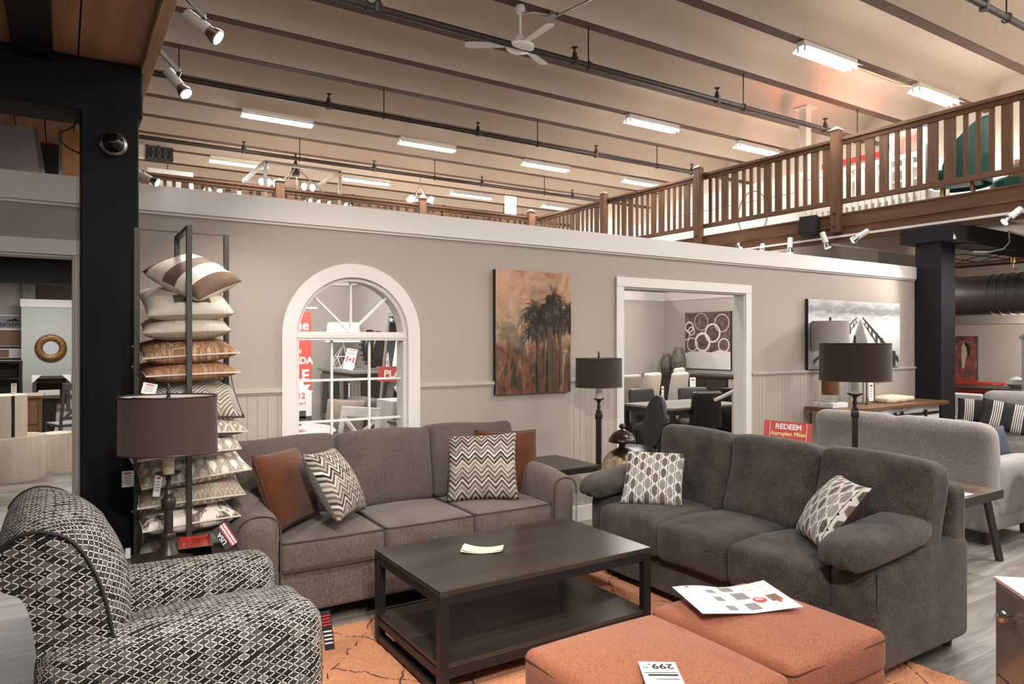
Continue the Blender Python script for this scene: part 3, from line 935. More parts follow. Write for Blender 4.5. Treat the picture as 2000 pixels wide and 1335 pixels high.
# --- taupe sofa against the display wall
t = thing('sofa', 'taupe chenille three-seat sofa against the display wall under the arched window', 'sofa', (1.77, 4.05, 0))
x0, x1 = .93, 2.62
mb = MB(); cushion(mb, (1.775, 4.03, .215), (.86, .39, .115), .02); weld(mb.build('base', M['taupe'], t))
mb = MB(); cushion(mb, (1.775, 4.40, .49), (.97, .11, .41), .05, (0, .0, .0)); weld(mb.build('back_frame', M['taupe_back'], t))
w = (x1 - x0) / 3
for i in range(3):
    c = x0 + w * (i + .5)
    mb = MB(); cushion(mb, (c, 3.94, .405), (w / 2 - .003, .33, .08), .028, (0, .012, .022)); s = weld(mb.build('seat_cushion', M['taupe'], t))
    for z in (.480, .333):
        piping(t, [(c - w / 2 + .008, 4.2, z + .004), (c - w / 2 + .006, 3.622, z), (c - w / 2 + .02, 3.606, z), (c, 3.60, z), (c + w / 2 - .02, 3.606, z), (c + w / 2 - .006, 3.622, z), (c + w / 2 - .008, 4.2, z + .004)], M['piping_taupe'], .004, parent=s)
bw = [(.775, 1.402), (1.404, 2.035), (2.037, 2.675)]
for i, (a, b) in enumerate(bw):
    R = Euler((-.16, 0, 0)).to_matrix()
    ph = i * 1.7
    mb = MB(); cushion(mb, ((a + b) / 2, 4.235, .70 + .004 * i), ((b - a) / 2, .11, .235), .045, (.0, .035, .004), R=R,
                       puff=lambda P: Vector((P.x, P.y, P.z + .008 * math.sin(P.x * 9 + ph) * (P.z > 0))))
    s = weld(mb.build('back_cushion', M['taupe_back'], t))
for sx, a, b in ((-1, .715, .93), (1, 2.62, 2.80)):
    c = (a + b) / 2
    def flare(P, sx=sx):
        if P.z > .0: return Vector((P.x, P.y - .03 * (P.z / .33) ** 2 * (P.y < -.3), P.z - .05 * max(0, (-P.y - .15) / .35) ** 2))
        return P
    mb = MB(); cushion(mb, (c, 4.06, .36), ((b - a) / 2, .47, .31), .085, (.012, 0, .018), puff=flare); arm = weld(mb.build('arm', M['taupe'], t))
    xx = c - sx * 0.0
    hw, zc = (b - a) / 2 - .004, .56
    pts = [(c - hw, 3.598, .10)] + [(c - hw * math.cos(k * pi / 14), 3.598 + .008 * math.sin(k * pi / 14), zc + .075 * math.sin(k * pi / 14) ** .8) for k in range(15)] + [(c + hw, 3.598, .10)]
    piping(t, pts, M['piping_taupe'], .0045, parent=arm)
legs(t, [(.78, 3.70), (2.74, 3.70), (.78, 4.40), (2.74, 4.40)], .105)
# price tag hanging on the right arm
T = Matrix.Translation(Vector((2.812, 3.62, .38))) @ Euler((pi / 2, 0, .9)).to_matrix().to_4x4()
q = MB(T); q.cbox((0, 0, 0), (.07, .28, .002)); q.mat(1); q.add([(-.03, .09, .0015), (.03, .09, .0015), (.03, .13, .0015), (-.03, .13, .0015)], [(0, 1, 2, 3)])
q.add([(-.024, -.13, .0015), (.024, -.13, .0015), (.024, -.10, .0015), (-.024, -.10, .0015)], [(0, 1, 2, 3)])
q.mat(2)
for i in range(9): q.add([(-.024, .06 - i * .014, .0015), (.018 + .006 * (i % 2), .06 - i * .014, .0015), (.018 + .006 * (i % 2), .065 - i * .014, .0015), (-.024, .065 - i * .014, .0015)], [(0, 1, 2, 3)])
q.build('price_tag', [M['paper'], M['ink'], M['pale_ink']], t)

# --- charcoal sofa on the right, facing the coffee table
t = thing('sofa', 'charcoal chenille three-seat sofa with pillow-top arms at the rug edge, facing the coffee table', 'sofa', (3.35, 2.67, 0))
y0, y1 = 1.92, 3.42
mb = MB(); cushion(mb, (3.33, 2.66, .18), (.43, .79, .115), .02); weld(mb.build('base', M['slate'], t))
mb = MB(); cushion(mb, (3.69, 2.66, .43), (.085, .95, .38), .05, (0, 0, 0)); weld(mb.build('back_frame', M['slate'], t))
w = (y1 - y0) / 3
for i in range(3):
    c = y0 + w * (i + .5)
    def wf(P):
        return Vector((P.x - .012 * (1 - (P.z / .11) ** 2) * (P.x < 0), P.y, P.z - .012 * max(0, (-P.x - .1) / .27) ** 2 + .004 * math.sin(P.x * 13 + P.y * 11)))
    mb = MB(); cushion(mb, (3.18, c, .385), (.345, w / 2 - .001, .11), .045, (0, .003, .014), puff=wf); weld(mb.build('seat_cushion', M['slate'], t))
bw = [(1.715, 2.30), (2.302, 2.885), (2.887, 3.47)]
for i, (a, b) in enumerate(bw):
    R = Euler((0, .2, 0)).to_matrix()
    def bp(P, i=i):
        k = max(0, P.z / .25)
        return Vector((P.x + .012 * math.sin(P.z * 12 + i), P.y, P.z + (.022 * math.cos((P.y - .06) * 3.2) - .02) * k - .008 * k * (abs(P.y) / .29) ** 6))
    mb = MB(); cushion(mb, (3.485, (a + b) / 2, .69), (.115, (b - a) / 2 - .001, .25), .06, (.035, 0, .006), R=R, puff=bp); weld(mb.build('back_cushion', M['slate'], t))
for a, b in ((1.695, 1.92), (3.42, 3.63)):
    c = (a + b) / 2
    def ap(P):
        # side panel: top edge climbs towards the back
        return Vector((P.x, P.y, P.z + (.035 * math.sin((P.x + .41) / .82 * pi - .9) if P.z > 0 else 0)))
    mb = MB(); cushion(mb, (3.345, c, .29), (.415, (b - a) / 2, .235), .045, (0, .004, 0), puff=ap); arm = weld(mb.build('arm', M['slate'], t))
    def tp(P):
        e = max(0, abs(P.x) - .16) / .14
        k = 1 - .22 * e * e
        return Vector((P.x, P.y * k, P.z * k - .03 * max(0, (-P.x - .05) / .25) ** 2 + .035 * max(0, (P.x + .1) / .4) - .005 * math.cos(P.y * 70) * (e > .3)))
    mb = MB(); cushion(mb, (3.13, c, .592), (.315, (b - a) / 2 + .015, .062), .057, (.012, .01, .016), puff=tp); pad = weld(mb.build('arm_pillow', M['slate'], t))
    piping(t, [(2.953, a + .012, .10), (2.953, a + .008, .5)], M['piping_slate'], .004, parent=arm)
legs(t, [(3.02, 1.78), (3.70, 1.78), (3.02, 3.55), (3.70, 3.55)], .06, .03, 'steel_dark')

# --- patterned armchair at the left, facing right
t = thing('armchair', 'armchair in black and white diamond weave with rolled back beside the orange rug', 'armchair', (.33, 2.82, 0))
prof = [(.00, .10), (-.035, .40), (-.06, .58), (-.075, .70), (-.10, .765), (-.14, .79), (-.168, .83), (-.165, .88), (-.135, .925), (-.085, .95), (-.03, .945), (.015, .92), (.05, .87), (.08, .80), (.105, .72), (.125, .62), (.14, .52), (.145, .40), (.15, .10)]
prof = smooth_curve(prof)
def boff(i, y, p):
    i = i / 3
    u = (y - 2.83) / .375
    f = max(0, 1 - abs(u) ** 2.6)
    x, z = p
    if 10 <= i <= 17: x += (.02 + .085 * f) * math.sin((i - 9) / 9 * pi) - .012
    if 5 <= i <= 12: z += .012 * f
    return (x, y, z)
ys = [2.455 + .75 * i / 22 for i in range(23)]
mb = strip_sweep(MB(), prof, ys, boff); bk = mb.build('backrest', M['trellis'], t); weld(bk, 2e-5); bk.data.set_sharp_from_angle(angle=math.radians(50))
for y in (2.452, 3.208):
    piping(t, [boff(i, y, p) for i, p in enumerate(prof)][21:54], M['ink'], .006, parent=bk)
for a, b in ((2.40, 2.60), (3.06, 3.27)):
    c = (a + b) / 2
    def ar(P):
        k = (P.x + .42) / .84
        return Vector((P.x, P.y, P.z + (.018 * (.5 - k) - .25 * max(0, k - .86) ** 2) * (P.z > 0)))
    mb = MB(); cushion(mb, (.355, c, .328), (.42, (b - a) / 2, .272), .07, (.006, .006, .006), n=12, puff=ar); weld(mb.build('arm', M['trellis'], t))
mb = MB(); cushion(mb, (.50, 2.83, .40), (.335, .225, .075), .05, (.02, 0, .04), n=12); weld(mb.build('seat_cushion', M['trellis'], t))
mb = MB(); cushion(mb, (.42, 2.83, .19), (.33, .225, .11), .02); weld(mb.build('base', M['trellis'], t))
legs(t, [(.05, 2.46), (.70, 2.46), (.05, 3.2), (.70, 3.2)], .06)
T = Matrix.Translation(Vector((.797, 2.46, .475))) @ Euler((pi / 2, 0, -.45)).to_matrix().to_4x4()
T = T @ Matrix.Rotation(.12, 4, 'Z')
q = MB(T); q.cbox((0, 0, 0), (.034, .14, .002)); q.mat(1)
for i in range(4): q.add([(-.014, .05 - i * .011, .0018), (.014, .052 - i * .011, .0018), (.014, .057 - i * .011, .0018), (-.014, .055 - i * .011, .0018)], [(0, 1, 2, 3)])
q.mat(2)
for i in range(4): q.add([(-.014, -.005 - i * .014, .0018), (.014, -.005 - i * .014, .0018), (.014, 0 - i * .014, .0018), (-.014, 0 - i * .014, .0018)], [(0, 1, 2, 3)])
q.build('hang_tag', [M['ink'], M['red'], M['paper']], t)

# --- ottomans
def ottoman(label, cx, cy, hx, hy):
    t = thing('ottoman', label, 'ottoman', (cx, cy, 0), 0, 'rust ottomans')
    def pf(P): return Vector((P.x, P.y, P.z))
    mb = MB(); cushion(mb, (cx, cy, .392), (hx, hy, .072), .032, (.01, .01, .03), n=10); s = weld(mb.build('seat', M['rust'], t))
    z = .415; k = .008
    mb = MB(); cushion(mb, (cx, cy, .195), (hx - .004, hy - .004, .135), .02); weld(mb.build('base', M['rust'], t))
    r = .034
    pts = []
    for sx, sy, a0 in ((1, 1, 0), (-1, 1, 90), (-1, -1, 180), (1, -1, 270)):
        for i in range(5):
            a = math.radians(a0 + 22.5 * i); pts.append((cx + sx * (hx - r) + r * math.cos(a) * 1.02, cy + sy * (hy - r) + r * math.sin(a) * 1.02, .436))
    MB().tube(pts, .004, 6, True).build('piping', M['rust_pillow'], s, 60)
    legs(t, [(cx + i * (hx - .06), cy + j * (hy - .06)) for i in (-1, 1) for j in (-1, 1)], .06)
    return t
o1 = ottoman('rust ottoman with a price card lying on its top', 1.615, 1.68, .30, .31)
o2 = ottoman('rust ottoman under the printed flyer, beside the charcoal sofa', 2.222, 1.715, .278, .318)

# --- coffee table
t = thing('coffee_table', 'dark two-tier coffee table with metal frame standing on the orange rug', 'coffee table', (1.905, 2.96, 0))
X0, X1, Y0, Y1 = 1.315, 2.495, 2.60, 3.325
MB().box(X0, X1, Y0, Y1, .446, .47).build('table_top', M['dark_table'], t, bevel=.003)
MB().box(X0 + .01, X1 - .01, Y0 + .01, Y1 - .01, .135, .158).build('lower_shelf', M['dark_table'], t, bevel=.003)
for x in (X0, X1 - .042):
    for y in (Y0, Y1 - .042):
        MB().box(x, x + .042, y, y + .042, .0225, .446).build('leg', M['steel_dark'], t, bevel=.003)
mb = MB()
for z0, z1 in ((.405, .446), (.10, .135), (.022, .056)):
    for x in (X0 + .003, X1 - .036): mb.box(x, x + .033, Y0 + .042, Y1 - .042, z0, z1)
    if z0 > .05:
        for y in (Y0 + .003, Y1 - .036): mb.box(X0 + .042, X1 - .042, y, y + .033, z0, z1)
mb.build('frame', M['steel_dark'], t, bevel=.002)

# --- rug: one piled slab with an uneven surface
rnd = random.Random(11)
mb = MB(); nx, ny = 290, 310; rx0, rx1, ry0, ry1 = .86, 3.35, .9, 3.62
V = []
from mathutils import noise as mnoise
for i in range(nx + 1):
    for j in range(ny + 1):
        x = rx0 + (rx1 - rx0) * i / nx; y = ry0 + (ry1 - ry0) * j / ny
        e = (i in (0, nx)) or (j in (0, ny))
        z = .002 if e else .008 + .0035 * mnoise.noise(Vector((x * 14, y * 14, 0))) + .0075 * (rnd.random() - .5)
        x += .004 * rnd.uniform(-1, 1); y += .004 * rnd.uniform(-1, 1)
        if e:
            x += .008 * rnd.uniform(-1, 1); y += .008 * rnd.uniform(-1, 1)
        V.append((x, y, z))
F = [(i * (ny + 1) + j, (i + 1) * (ny + 1) + j, (i + 1) * (ny + 1) + j + 1, i * (ny + 1) + j + 1) for i in range(nx) for j in range(ny)]
mb.add(V, F)
rug = mb.build('rug', M['rug'], smooth=80); tag(rug, 'orange shag rug with broken dark lattice lines under the coffee table', 'rug')
# ================================================================= things on the ceiling
FX = [(2.60, 12.62, 'fluorescent strip light above the arched window, left of its row neighbour'),
      (5.55, 12.72, 'fluorescent strip light above the palm painting, midway between two others in its row'),
      (8.27, 5.80, 'largest bright twin-tube strip light, beside the pink-lit ceiling bay'),
      (8.37, 9.30, 'twin-tube strip light left of the second post of the right railing'),
      (8.50, 12.80, 'strip light above the far corner where both railings meet'),
      (11.1, 5.78, 'strip light partly hidden by the top rail of the right railing, beyond the pink bay'),
      (2.68, 16.2, 'strip light behind the wooden box chandelier'),
      (11.3, 9.34, 'strip light just above the right railing between its two middle posts'),
      (11.45, 12.84, 'strip light touching the right railing near the far corner'),
      (8.62, 16.4, 'strip light above the white paper sheet on the far railing'),
      (11.63, 16.5, 'strip light lowest above the far corner of the railings'),
      (5.62, 16.3, 'strip light right of the wooden box chandelier')]
FIXTURES = [(a, b) for a, b, _ in FX]
proto = None
for x, y, lab in FX:
    L_ = 1.22
    if proto is None:
        t = thing('ceiling_light', lab, 'ceiling light', (x, y, 5.498), 0, 'fluorescent strip lights')
        proto = t; m = MB(); m.box(x, x + L_, y - .055, y + .055, 5.43, 5.498); m.build('housing', M['white_metal'], t, bevel=.004)
        m = MB(); m.prism([(y - .06, 5.43), (y - .14, 5.385), (y - .14, 5.378), (y - .055, 5.424)], 'X', x, x + L_); m.prism([(y + .06, 5.43), (y + .14, 5.385), (y + .14, 5.378), (y + .055, 5.424)], 'X', x, x + L_)
        m.build('reflector', M['white_metal'], t)
        for s_ in (-1, 1):
            for xx in (x + .01, x + L_ - .03): MB().box(xx, xx + .02, y + s_ * .05 - .012, y + s_ * .05 + .012, 5.36, 5.43).build('lampholder', M['white_metal'], t)
            MB().tube([(x + .03, y + s_ * .05, 5.385), (x + L_ - .03, y + s_ * .05, 5.385)], .018, 10).build('tube', M['tube'], t, 60)
    else:
        dup(proto, (x, y, 5.498), None, lab)
# conduit between fixtures
t = thing('conduit', 'thin conduit running along the ceiling rib to the brightest strip light', 'conduit', (9.5, 5.82, 5.44))
MB().tube([(9.5, 5.84, 5.46), (9.9, 5.86, 5.43), (10.7, 5.86, 5.42), (11.1, 5.84, 5.46)], .014, 8).build('pipe', M['cream_wall'], t, 60)

# sprinkler mains
for y, z, h0, s0, lab in ((3.52, 5.0, 8.6, 8.1, 'sprinkler pipe crossing the upper right corner of the ceiling'),
                          (6.98, 5.0, 2.67, .2, 'sprinkler pipe running beside the white ceiling fan'),
                          (10.45, 5.07, 3.46 - 2.12, .8, 'sprinkler pipe above the row of strip lights over the arched window'),
                          (13.92, 5.1, 1.0, .3, 'sprinkler pipe near the far railing, passing over the box chandelier'),
                          (17.4, 5.1, 2.0, 1.1, 'farthest sprinkler pipe beyond the far railing')):
    t = thing('sprinkler_pipe', lab, 'pipe', (6, y, z))
    MB().tube([(-8, y, z), (13.3, y, z)], .038, 10).build('pipe', M['pipe'], t, 60)
    x = h0
    while x < 13:
        m = MB(); m.tube([(x, y, z + .04), (x, y, 5.5)], .009, 6); m.tube([(x + .001, y + .05 * math.cos(a), z + .05 * math.sin(a)) for a in [k * pi / 6 for k in range(12)]], .008, 6, True)
        m.build('hanger', M['pipe'], t, 60); x += 2.95
    x = s0
    while x < 13:
        if x > .4:
            m = MB(); m.lathe([(.055, -.05), (.055, .05)], (0, 0, 0), 10)
            m = MB(Matrix.Translation(Vector((x, y, z))))
            m.lathe([(.05, -.045), (.05, .05), (.03, .07), (.03, .11), (.014, .12), (.014, .16), (.045, .17), (.045, .178), (.01, .182)], seg=10)
            m.build('sprinkler_head', M['pipe'], t, 40)
        x += 2.6
# ceiling fan at rest
t = thing('ceiling_fan', 'white ceiling fan hanging on a rod below the ceiling rib', 'fan', (4.60, 6.98, 5.5))
fx, fy = 4.60, 7.0
MB().lathe([(.015, 5.14), (.015, 5.5)], (fx, fy, 0), 12).build('rod', M['white_metal'], t, 60)
MB().lathe([(.05, 5.42), (.06, 5.47), (.05, 5.5)], (fx, fy, 0), 16).build('mount', M['white_metal'], t, 60)
MB().lathe([(.03, 4.965), (.14, 4.972), (.165, 4.99), (.17, 5.02), (.15, 5.04), (.08, 5.06), (.055, 5.12), (.03, 5.15)], (fx, fy, 0), 28).build('motor_housing', M['white_metal'], t, 40)
for k in range(3):
    a = .5 + k * 2.094
    L = Matrix.Translation(Vector((fx, fy, 5.03))) @ Matrix.Rotation(a, 4, 'Z') @ Matrix.Rotation(.16, 4, 'X')
    m = MB(L); m.prism([(.14, -.03), (.22, -.05), (.60, -.065), (.66, -.04), (.66, .04), (.60, .065), (.22, .05), (.14, .03)], 'Z', -.004, .004); m.build('blade', M['white_metal'], t)
t = thing('junction_box', 'round junction box with cable on the ceiling rib by the fan rod', 'junction box', (5.05, 6.98, 5.49))
m = MB(); m.lathe([(.06, 5.44), (.065, 5.46), (.06, 5.498)], (5.02, 6.95, 0), 16); m.build('box', M['silver'], t, 40)
m = MB(); m.tube([(4.62, 6.97, 5.40), (4.75, 6.96, 5.45), (4.96, 6.95, 5.47)], .012, 6); m.tube([(5.06, 6.93, 5.46), (5.2, 6.5, 5.5), (5.32, 6.1, 5.56)], .012, 6); m.build('cable', M['silver'], t, 60)

# ---- spotlights
def spotlight(label, base, elbow, head, target, s=1.0, rail=True, group=None):
    """arm from base to elbow, cylindrical can at head aimed at target"""
    t = thing('spotlight', label, 'spotlight', base, 0, group)
    MB().bar(base, elbow, .022 * s, .03 * s).build('arm', M['silver'], t, bevel=.003)
    d = (Vector(target) - Vector(head)).normalized()
    L = Matrix.Translation(Vector(head)) @ d.to_track_quat('Z', 'Y').to_matrix().to_4x4()
    m = MB(L); m.lathe([(.026 * s, -.10 * s), (.034 * s, -.098 * s), (.036 * s, -.09 * s), (.036 * s, .055 * s), (.033 * s, .056 * s)], seg=22); m.build('barrel', M['white_metal'], t, 40)
    m = MB(L); m.lathe([(.030 * s, .05 * s), (.034 * s, .075 * s), (.046 * s, .10 * s), (.050 * s, .125 * s), (.047 * s, .127 * s)], seg=24); m.build('reflector', M['silver'], t, 40)
    m = MB(L); m.lathe([(.045 * s, .1255 * s), (.03 * s, .130 * s), (.003, .1315 * s)], seg=22); m.build('lamp', M['lamp_face'], t, 60)
    m = MB(); m.bar(elbow, head, .012 * s, .03 * s); m.build('bracket', M['silver'], t)
    return t
spotlight('white spotlight on the left rim board, upper of the two at the top', (.405, 3.17, 2.95), (.505, 3.17, 2.86), (.49, 3.19, 2.83), (.66, 3.10, 2.69), .72, group='spotlights on the left rim board')
spotlight('white spotlight on the left rim board, lower of the two at the top', (.405, 3.88, 2.95), (.50, 3.88, 2.86), (.485, 3.89, 2.81), (.60, 3.77, 2.62), .72, group='spotlights on the left rim board')
spotlight('small silver spotlight clipped above the fascia beside the black column', (.40, 4.58, 2.49), (.41, 4.58, 2.47), (.415, 4.58, 2.455), (.56, 4.5, 2.37), .55)
t = thing('wire_hook', 'small wire hook screwed into the underside of the left rim board', 'hook', (.385, 2.98, 2.925))
MB().tube([(.385, 2.98, 2.927), (.385, 2.985, 2.905), (.375, 2.99, 2.89), (.365, 2.995, 2.90), (.365, 2.995, 2.912)], .003, 6).build('wire', M['silver'], t, 60)
t = thing('light_track', 'long white lighting track on the rim board under the right railing', 'light track', (9.14, 3, 2.96))
m = MB(); m.box(9.125, 9.16, -1.5, 7.55, 2.955, 2.985); m.build('track', M['white_metal'], t, bevel=.003)
for i, (y, d, lab) in enumerate(((7.42, (-.1, .3, .6), 'white spotlight at the far end of the right track, turned away'),
                       (7.03, (-.6, -.4, -.5), 'lit white spotlight second from the far end of the right track'),
                       (6.54, (-.2, -.1, -.9), 'lit white spotlight third from the far end, left of the black speaker'),
                       (5.98, (.1, -.3, -.9), 'white spotlight right of the black speaker, pointing straight down'),
                       (5.44, (-.5, .5, -.45), 'lit white spotlight just right of the bolted railing post'),
                       (3.64, (-.5, .35, -.5), 'lit white spotlight over the dark round duct at the right edge'))):
    h = (9.07, y, 2.94 if i != 3 else 2.95)
    spotlight(lab, (9.12, y, 2.965), (9.10, y, 2.955), h, tuple(a + b for a, b in zip(h, d)), 1.05, group='spotlights on the right track')
t = thing('loudspeaker', 'black loudspeaker box mounted on the rim board under the right railing', 'loudspeaker', (9.1, 6.2, 3.16))
L = Matrix.Translation(Vector((9.06, 6.22, 3.165))) @ Euler((0, rad(12), rad(8))).to_matrix().to_4x4()
MB(L).cbox((0, 0, 0), (.14, .25, .27)).build('box', M['speaker'], t, bevel=.006)
m = MB(L); m.cbox((-.0715, 0, 0), (.004, .23, .25)); m.build('grille', M['dark_fill'], t)

# ---- upper floor: chandeliers and stored furniture
def bulb_ring(t, pts):
    for p in pts: MB().lathe([(.022, -.05), (.03, -.02), (.058, .03), (.062, .06), (.045, .10), (.012, .12)], p, 14).build('bulb', M['bulb'], t, 60)
X0, X1, Y0, Y1, Z0, Z1 = 3.36, 4.86, 14.2, 16.1, 4.25, 5.02
t = thing('chandelier', 'large rectangular wooden box chandelier with round bulbs above the far railing', 'chandelier', (4.3, 15, 5.5))
m = MB(); w = .065
for z in (Z0, Z1):
    for y in (Y0, Y1): m.bar((X0, y, z), (X1, y, z), w)
    for x in (X0, X1): m.bar((x, Y0, z), (x, Y1, z), w)
for x in (X0, X1):
    for y in (Y0, Y1): m.bar((x, y, Z0), (x, y, Z1), w)
m.build('frame', M['grey_wood'], t)
m = MB(); c = (4.2, 15.1)
for x, y in ((X0 + .3, Y0), (X1 - .3, Y0), (X0 + .3, Y1), (X1 - .3, Y1)): m.bar((x, y, Z1 - .5), (c[0], c[1], Z1 + .20), .022)
m.build('stay', M['grey_wood'], t)
m = MB(); m.lathe([(.09, Z1 + .02), (.09, Z1 + .2), (.03, Z1 + .3), (.015, 5.5)], (c[0], c[1], 0), 12); m.build('canopy', M['steel_dark'], t, 40)
m = MB(); m.bar((X0 + .1, 15.1, 4.72), (X1 - .1, 15.1, 4.72), .03)
m.build('bulb_rail', M['steel_dark'], t)
for x in (3.50, 3.64, 3.78, 4.38, 4.56): bulb_ring(t, [(x, 15.1, 4.78)])
x0, y0 = 7.06, 15.0
t = thing('chandelier', 'small round chandelier with lit bulbs above a post of the far railing', 'chandelier', (x0, y0, 5.5))
m = MB(); m.tube([(x0 + .27 * math.cos(k * pi / 8), y0 + .27 * math.sin(k * pi / 8), 4.70) for k in range(16)], .025, 8, True); m.build('ring', M['steel_dark'], t, 60)
m = MB()
for k in range(4): m.tube([(x0 + .25 * math.cos(k * pi / 2 + .4), y0 + .25 * math.sin(k * pi / 2 + .4), 4.72), (x0, y0, 5.2)], .012, 6)
m.tube([(x0, y0, 5.2), (x0, y0, 5.5)], .01, 6); m.build('stay', M['grey_wood'], t, 60)
bulb_ring(t, [(x0 + .27 * math.cos(k * pi / 3 + .3), y0 + .27 * math.sin(k * pi / 3 + .3), 4.77) for k in range(6)])
t = thing('unit_heater', 'dark unit heater with circle pattern hanging beside the black column', 'heater', (1.7, 16, 5.5))
m = MB(); m.box(1.42, 1.92, 15.8, 16.1, 5.18, 5.45); m.build('case', M['dark_ceiling'], t)
m = MB()
for k in range(4): m.tube([(1.50 + .11 * k + .075 * math.cos(a), 15.795, 5.315 + .125 * math.sin(a)) for a in [q * pi / 10 for q in range(20)]], .004, 5, True)
m.build('grille_ring', M['grey_ink'], t)
MB().box(1.30, 1.42, 15.85, 16.05, 5.2, 5.45).build('side_cap', M['white_metal'], t); MB().tube([(1.66, 15.95, 5.45), (1.66, 15.95, 5.5)], .02, 6).build('mount', M['steel_dark'], t)
t = thing('white_box', 'white carton standing behind the far railing beside the black column', 'box', (1.6, 14.3, 3.26)); MB().box(1.30, 2.05, 14.1, 14.5, 3.26, 4.62).build('carton', M['white_metal'], t)
t = thing('paper_sheet', 'white printed sheet fixed on the far railing left of the corner', 'sign', (8.62, 13.58, 4.36))
m = MB(); m.box(8.49, 8.80, 13.56, 13.566, 4.35, 4.83); m.mat(1); m.add([(8.62, 13.559, 4.45), (8.65, 13.559, 4.45), (8.65, 13.559, 4.7), (8.62, 13.559, 4.7)], [(0, 1, 2, 3)]); m.build('sheet', [M['paper'], M['grey_ink']], t)
t = thing('pallet_stand', 'stacked timber frame stored behind the far railing right of the small chandelier', 'furniture', (7.6, 14.2, 3.26))
m = MB()
for i in range(3): m.box(6.95 + i * .12, 8.1 + i * .1, 14.1, 14.5, 4.36 + (2 - i) * .07, 4.41 + (2 - i) * .07)
m.build('slat_stack', M['cedar_x'], t)
for x in (7.2, 7.9): MB().box(x, x + .08, 14.2, 14.4, 3.26, 4.4).build('leg', M['cedar'], t)
t = thing('track_light_bar', 'row of small lit bulbs behind the far railing, left of the box chandelier', 'light', (2.4, 14.0, 4.0))
for x in (2.05, 2.28, 2.5, 2.82): MB().lathe([(.05, -.03), (.07, 0), (.05, .03), (.01, .035)], (x, 14.0, 4.315), 12).build('bulb', M['bulb'], t, 60)
m = MB(); m.box(1.9, 3.0, 13.98, 14.02, 3.26, 4.30); m.build('bar', M['steel_dark'], t)
t = thing('track_light_bar', 'row of small lit bulbs behind the far railing, below the box chandelier', 'light', (4.9, 14.0, 4.0))
for x in (4.15, 4.38, 4.6, 4.95): MB().lathe([(.05, -.03), (.07, 0), (.05, .03), (.01, .035)], (x, 14.0, 4.315), 12).build('bulb', M['bulb'], t, 60)
m = MB(); m.box(4.05, 5.1, 13.98, 14.02, 3.26, 4.30); m.build('bar', M['steel_dark'], t)

def tub_chair(name, label, c, r, zs, mat, rz, h=.95):
    t = thing(name, label, 'chair', (c[0], c[1], zs), rz)
    L = Matrix.Translation(Vector((c[0], c[1], zs))) @ Matrix.Rotation(rz, 4, 'Z')
    m = MB(L); n = 18; V = []
    for i in range(n + 1):
        a = rad(-200 + 220 * i / n); k = math.sin(pi * i / n) ** .6
        for rr, z in ((r, .28), (r * 1.06, .5), (r * 1.05, .5 + (h - .5) * k), (r * .93, .5 + (h - .47) * k), (r * .84, .5 + (h - .55) * k * .8), (r * .82, .42)):
            V.append((rr * math.cos(a), -rr * math.sin(a) * .95, z))
    F = []
    for i in range(n):
        for j in range(5): F.append((i * 6 + j, i * 6 + j + 1, (i + 1) * 6 + j + 1, (i + 1) * 6 + j))
    F += [tuple(range(6)), tuple(range(n * 6, n * 6 + 6))]
    m.add(V, F); m.build('backrest', mat, t, 60)
    m = MB(L); cushion(m, (0, -.02, .40), (r * .78, r * .78, .08), .06, (0, 0, .02)); weld(m.build('seat', mat, t))
    for a in (45, 135, 225, 315): MB(L).lathe([(.012, 0), (.02, .33)], (r * .6 * math.cos(rad(a)), r * .6 * math.sin(rad(a)), 0), 10).build('leg', M['brass'], t, 40)
    return t
tub_chair('tub_chair', 'green velvet tub chair behind the right railing', (9.95, 4.64, 3.26), .40, 3.26, M['green_velvet'], rad(200), 1.12)
tub_chair('tub_chair', 'mustard velvet tub chair at the right end of the upper floor', (10.05, 3.70, 3.26), .36, 3.26, M['mustard_velvet'], rad(215), 1.12)
t = thing('green_stool', 'dark green velvet footstool beside the green tub chair', 'stool', (10.62, 4.28, 3.26))
MB().lathe([(.20, .05), (.24, .12), (.25, .34), (.22, .40), (.05, .42)], (10.62, 4.28, 3.26), 24).build('seat', M['green_velvet'], t, 60); MB().lathe([(.18, 0), (.18, .06)], (10.62, 4.28, 3.26), 20).build('base', M['steel_dark'], t)
def carton_shelf(nm, label, x, y0, y1, z1, cat='shelf', red=False):
    t = thing(nm, label, cat, (x, (y0 + y1) / 2, 3.26))
    m = MB(); m.box(x, x + .4, y0, y0 + .03, 3.26, z1); m.box(x, x + .4, y1 - .03, y1, 3.26, z1); m.build('side_panel', M['white_metal'], t); n = 4
    for k in range(n + 1): z = 3.30 + (z1 - 3.33) * k / n; MB().box(x, x + .38, y0 + .03, y1 - .03, z, z + .03).build('shelf', M['white_metal'], t)
    MB().box(x + .38, x + .4, y0, y1, 3.26, z1).build('back_panel', M['white_metal'], t)
    if red: MB().box(x - .01, x, y0, y1, z1 - .06, z1 + .04).build('header', M['red'], t)
    return t
carton_shelf('shelf_unit', 'white shelf unit with red header behind the right railing', 11.9, 6.7, 7.9, 4.75, red=True)
carton_shelf('shelf_unit', 'tall white shelf unit seen between balusters left of the green chair', 11.3, 5.75, 6.3, 4.85)
t = thing('white_crib', 'white slatted crib standing behind the right railing near the bolted post', 'crib', (10.2, 6.0, 3.26))
m = MB(); m.box(9.9, 9.94, 5.05, 6.95, 4.05, 4.12); m.box(9.9, 9.94, 5.05, 6.95, 3.28, 3.32); m.box(10.5, 10.54, 5.05, 6.95, 4.05, 4.12); m.build('rail', M['white_metal'], t)
for i in range(19): y = 5.1 + i * .1; MB().box(9.905, 9.935, y, y + .045, 3.30, 4.06).build('slat', M['white_metal'], t)
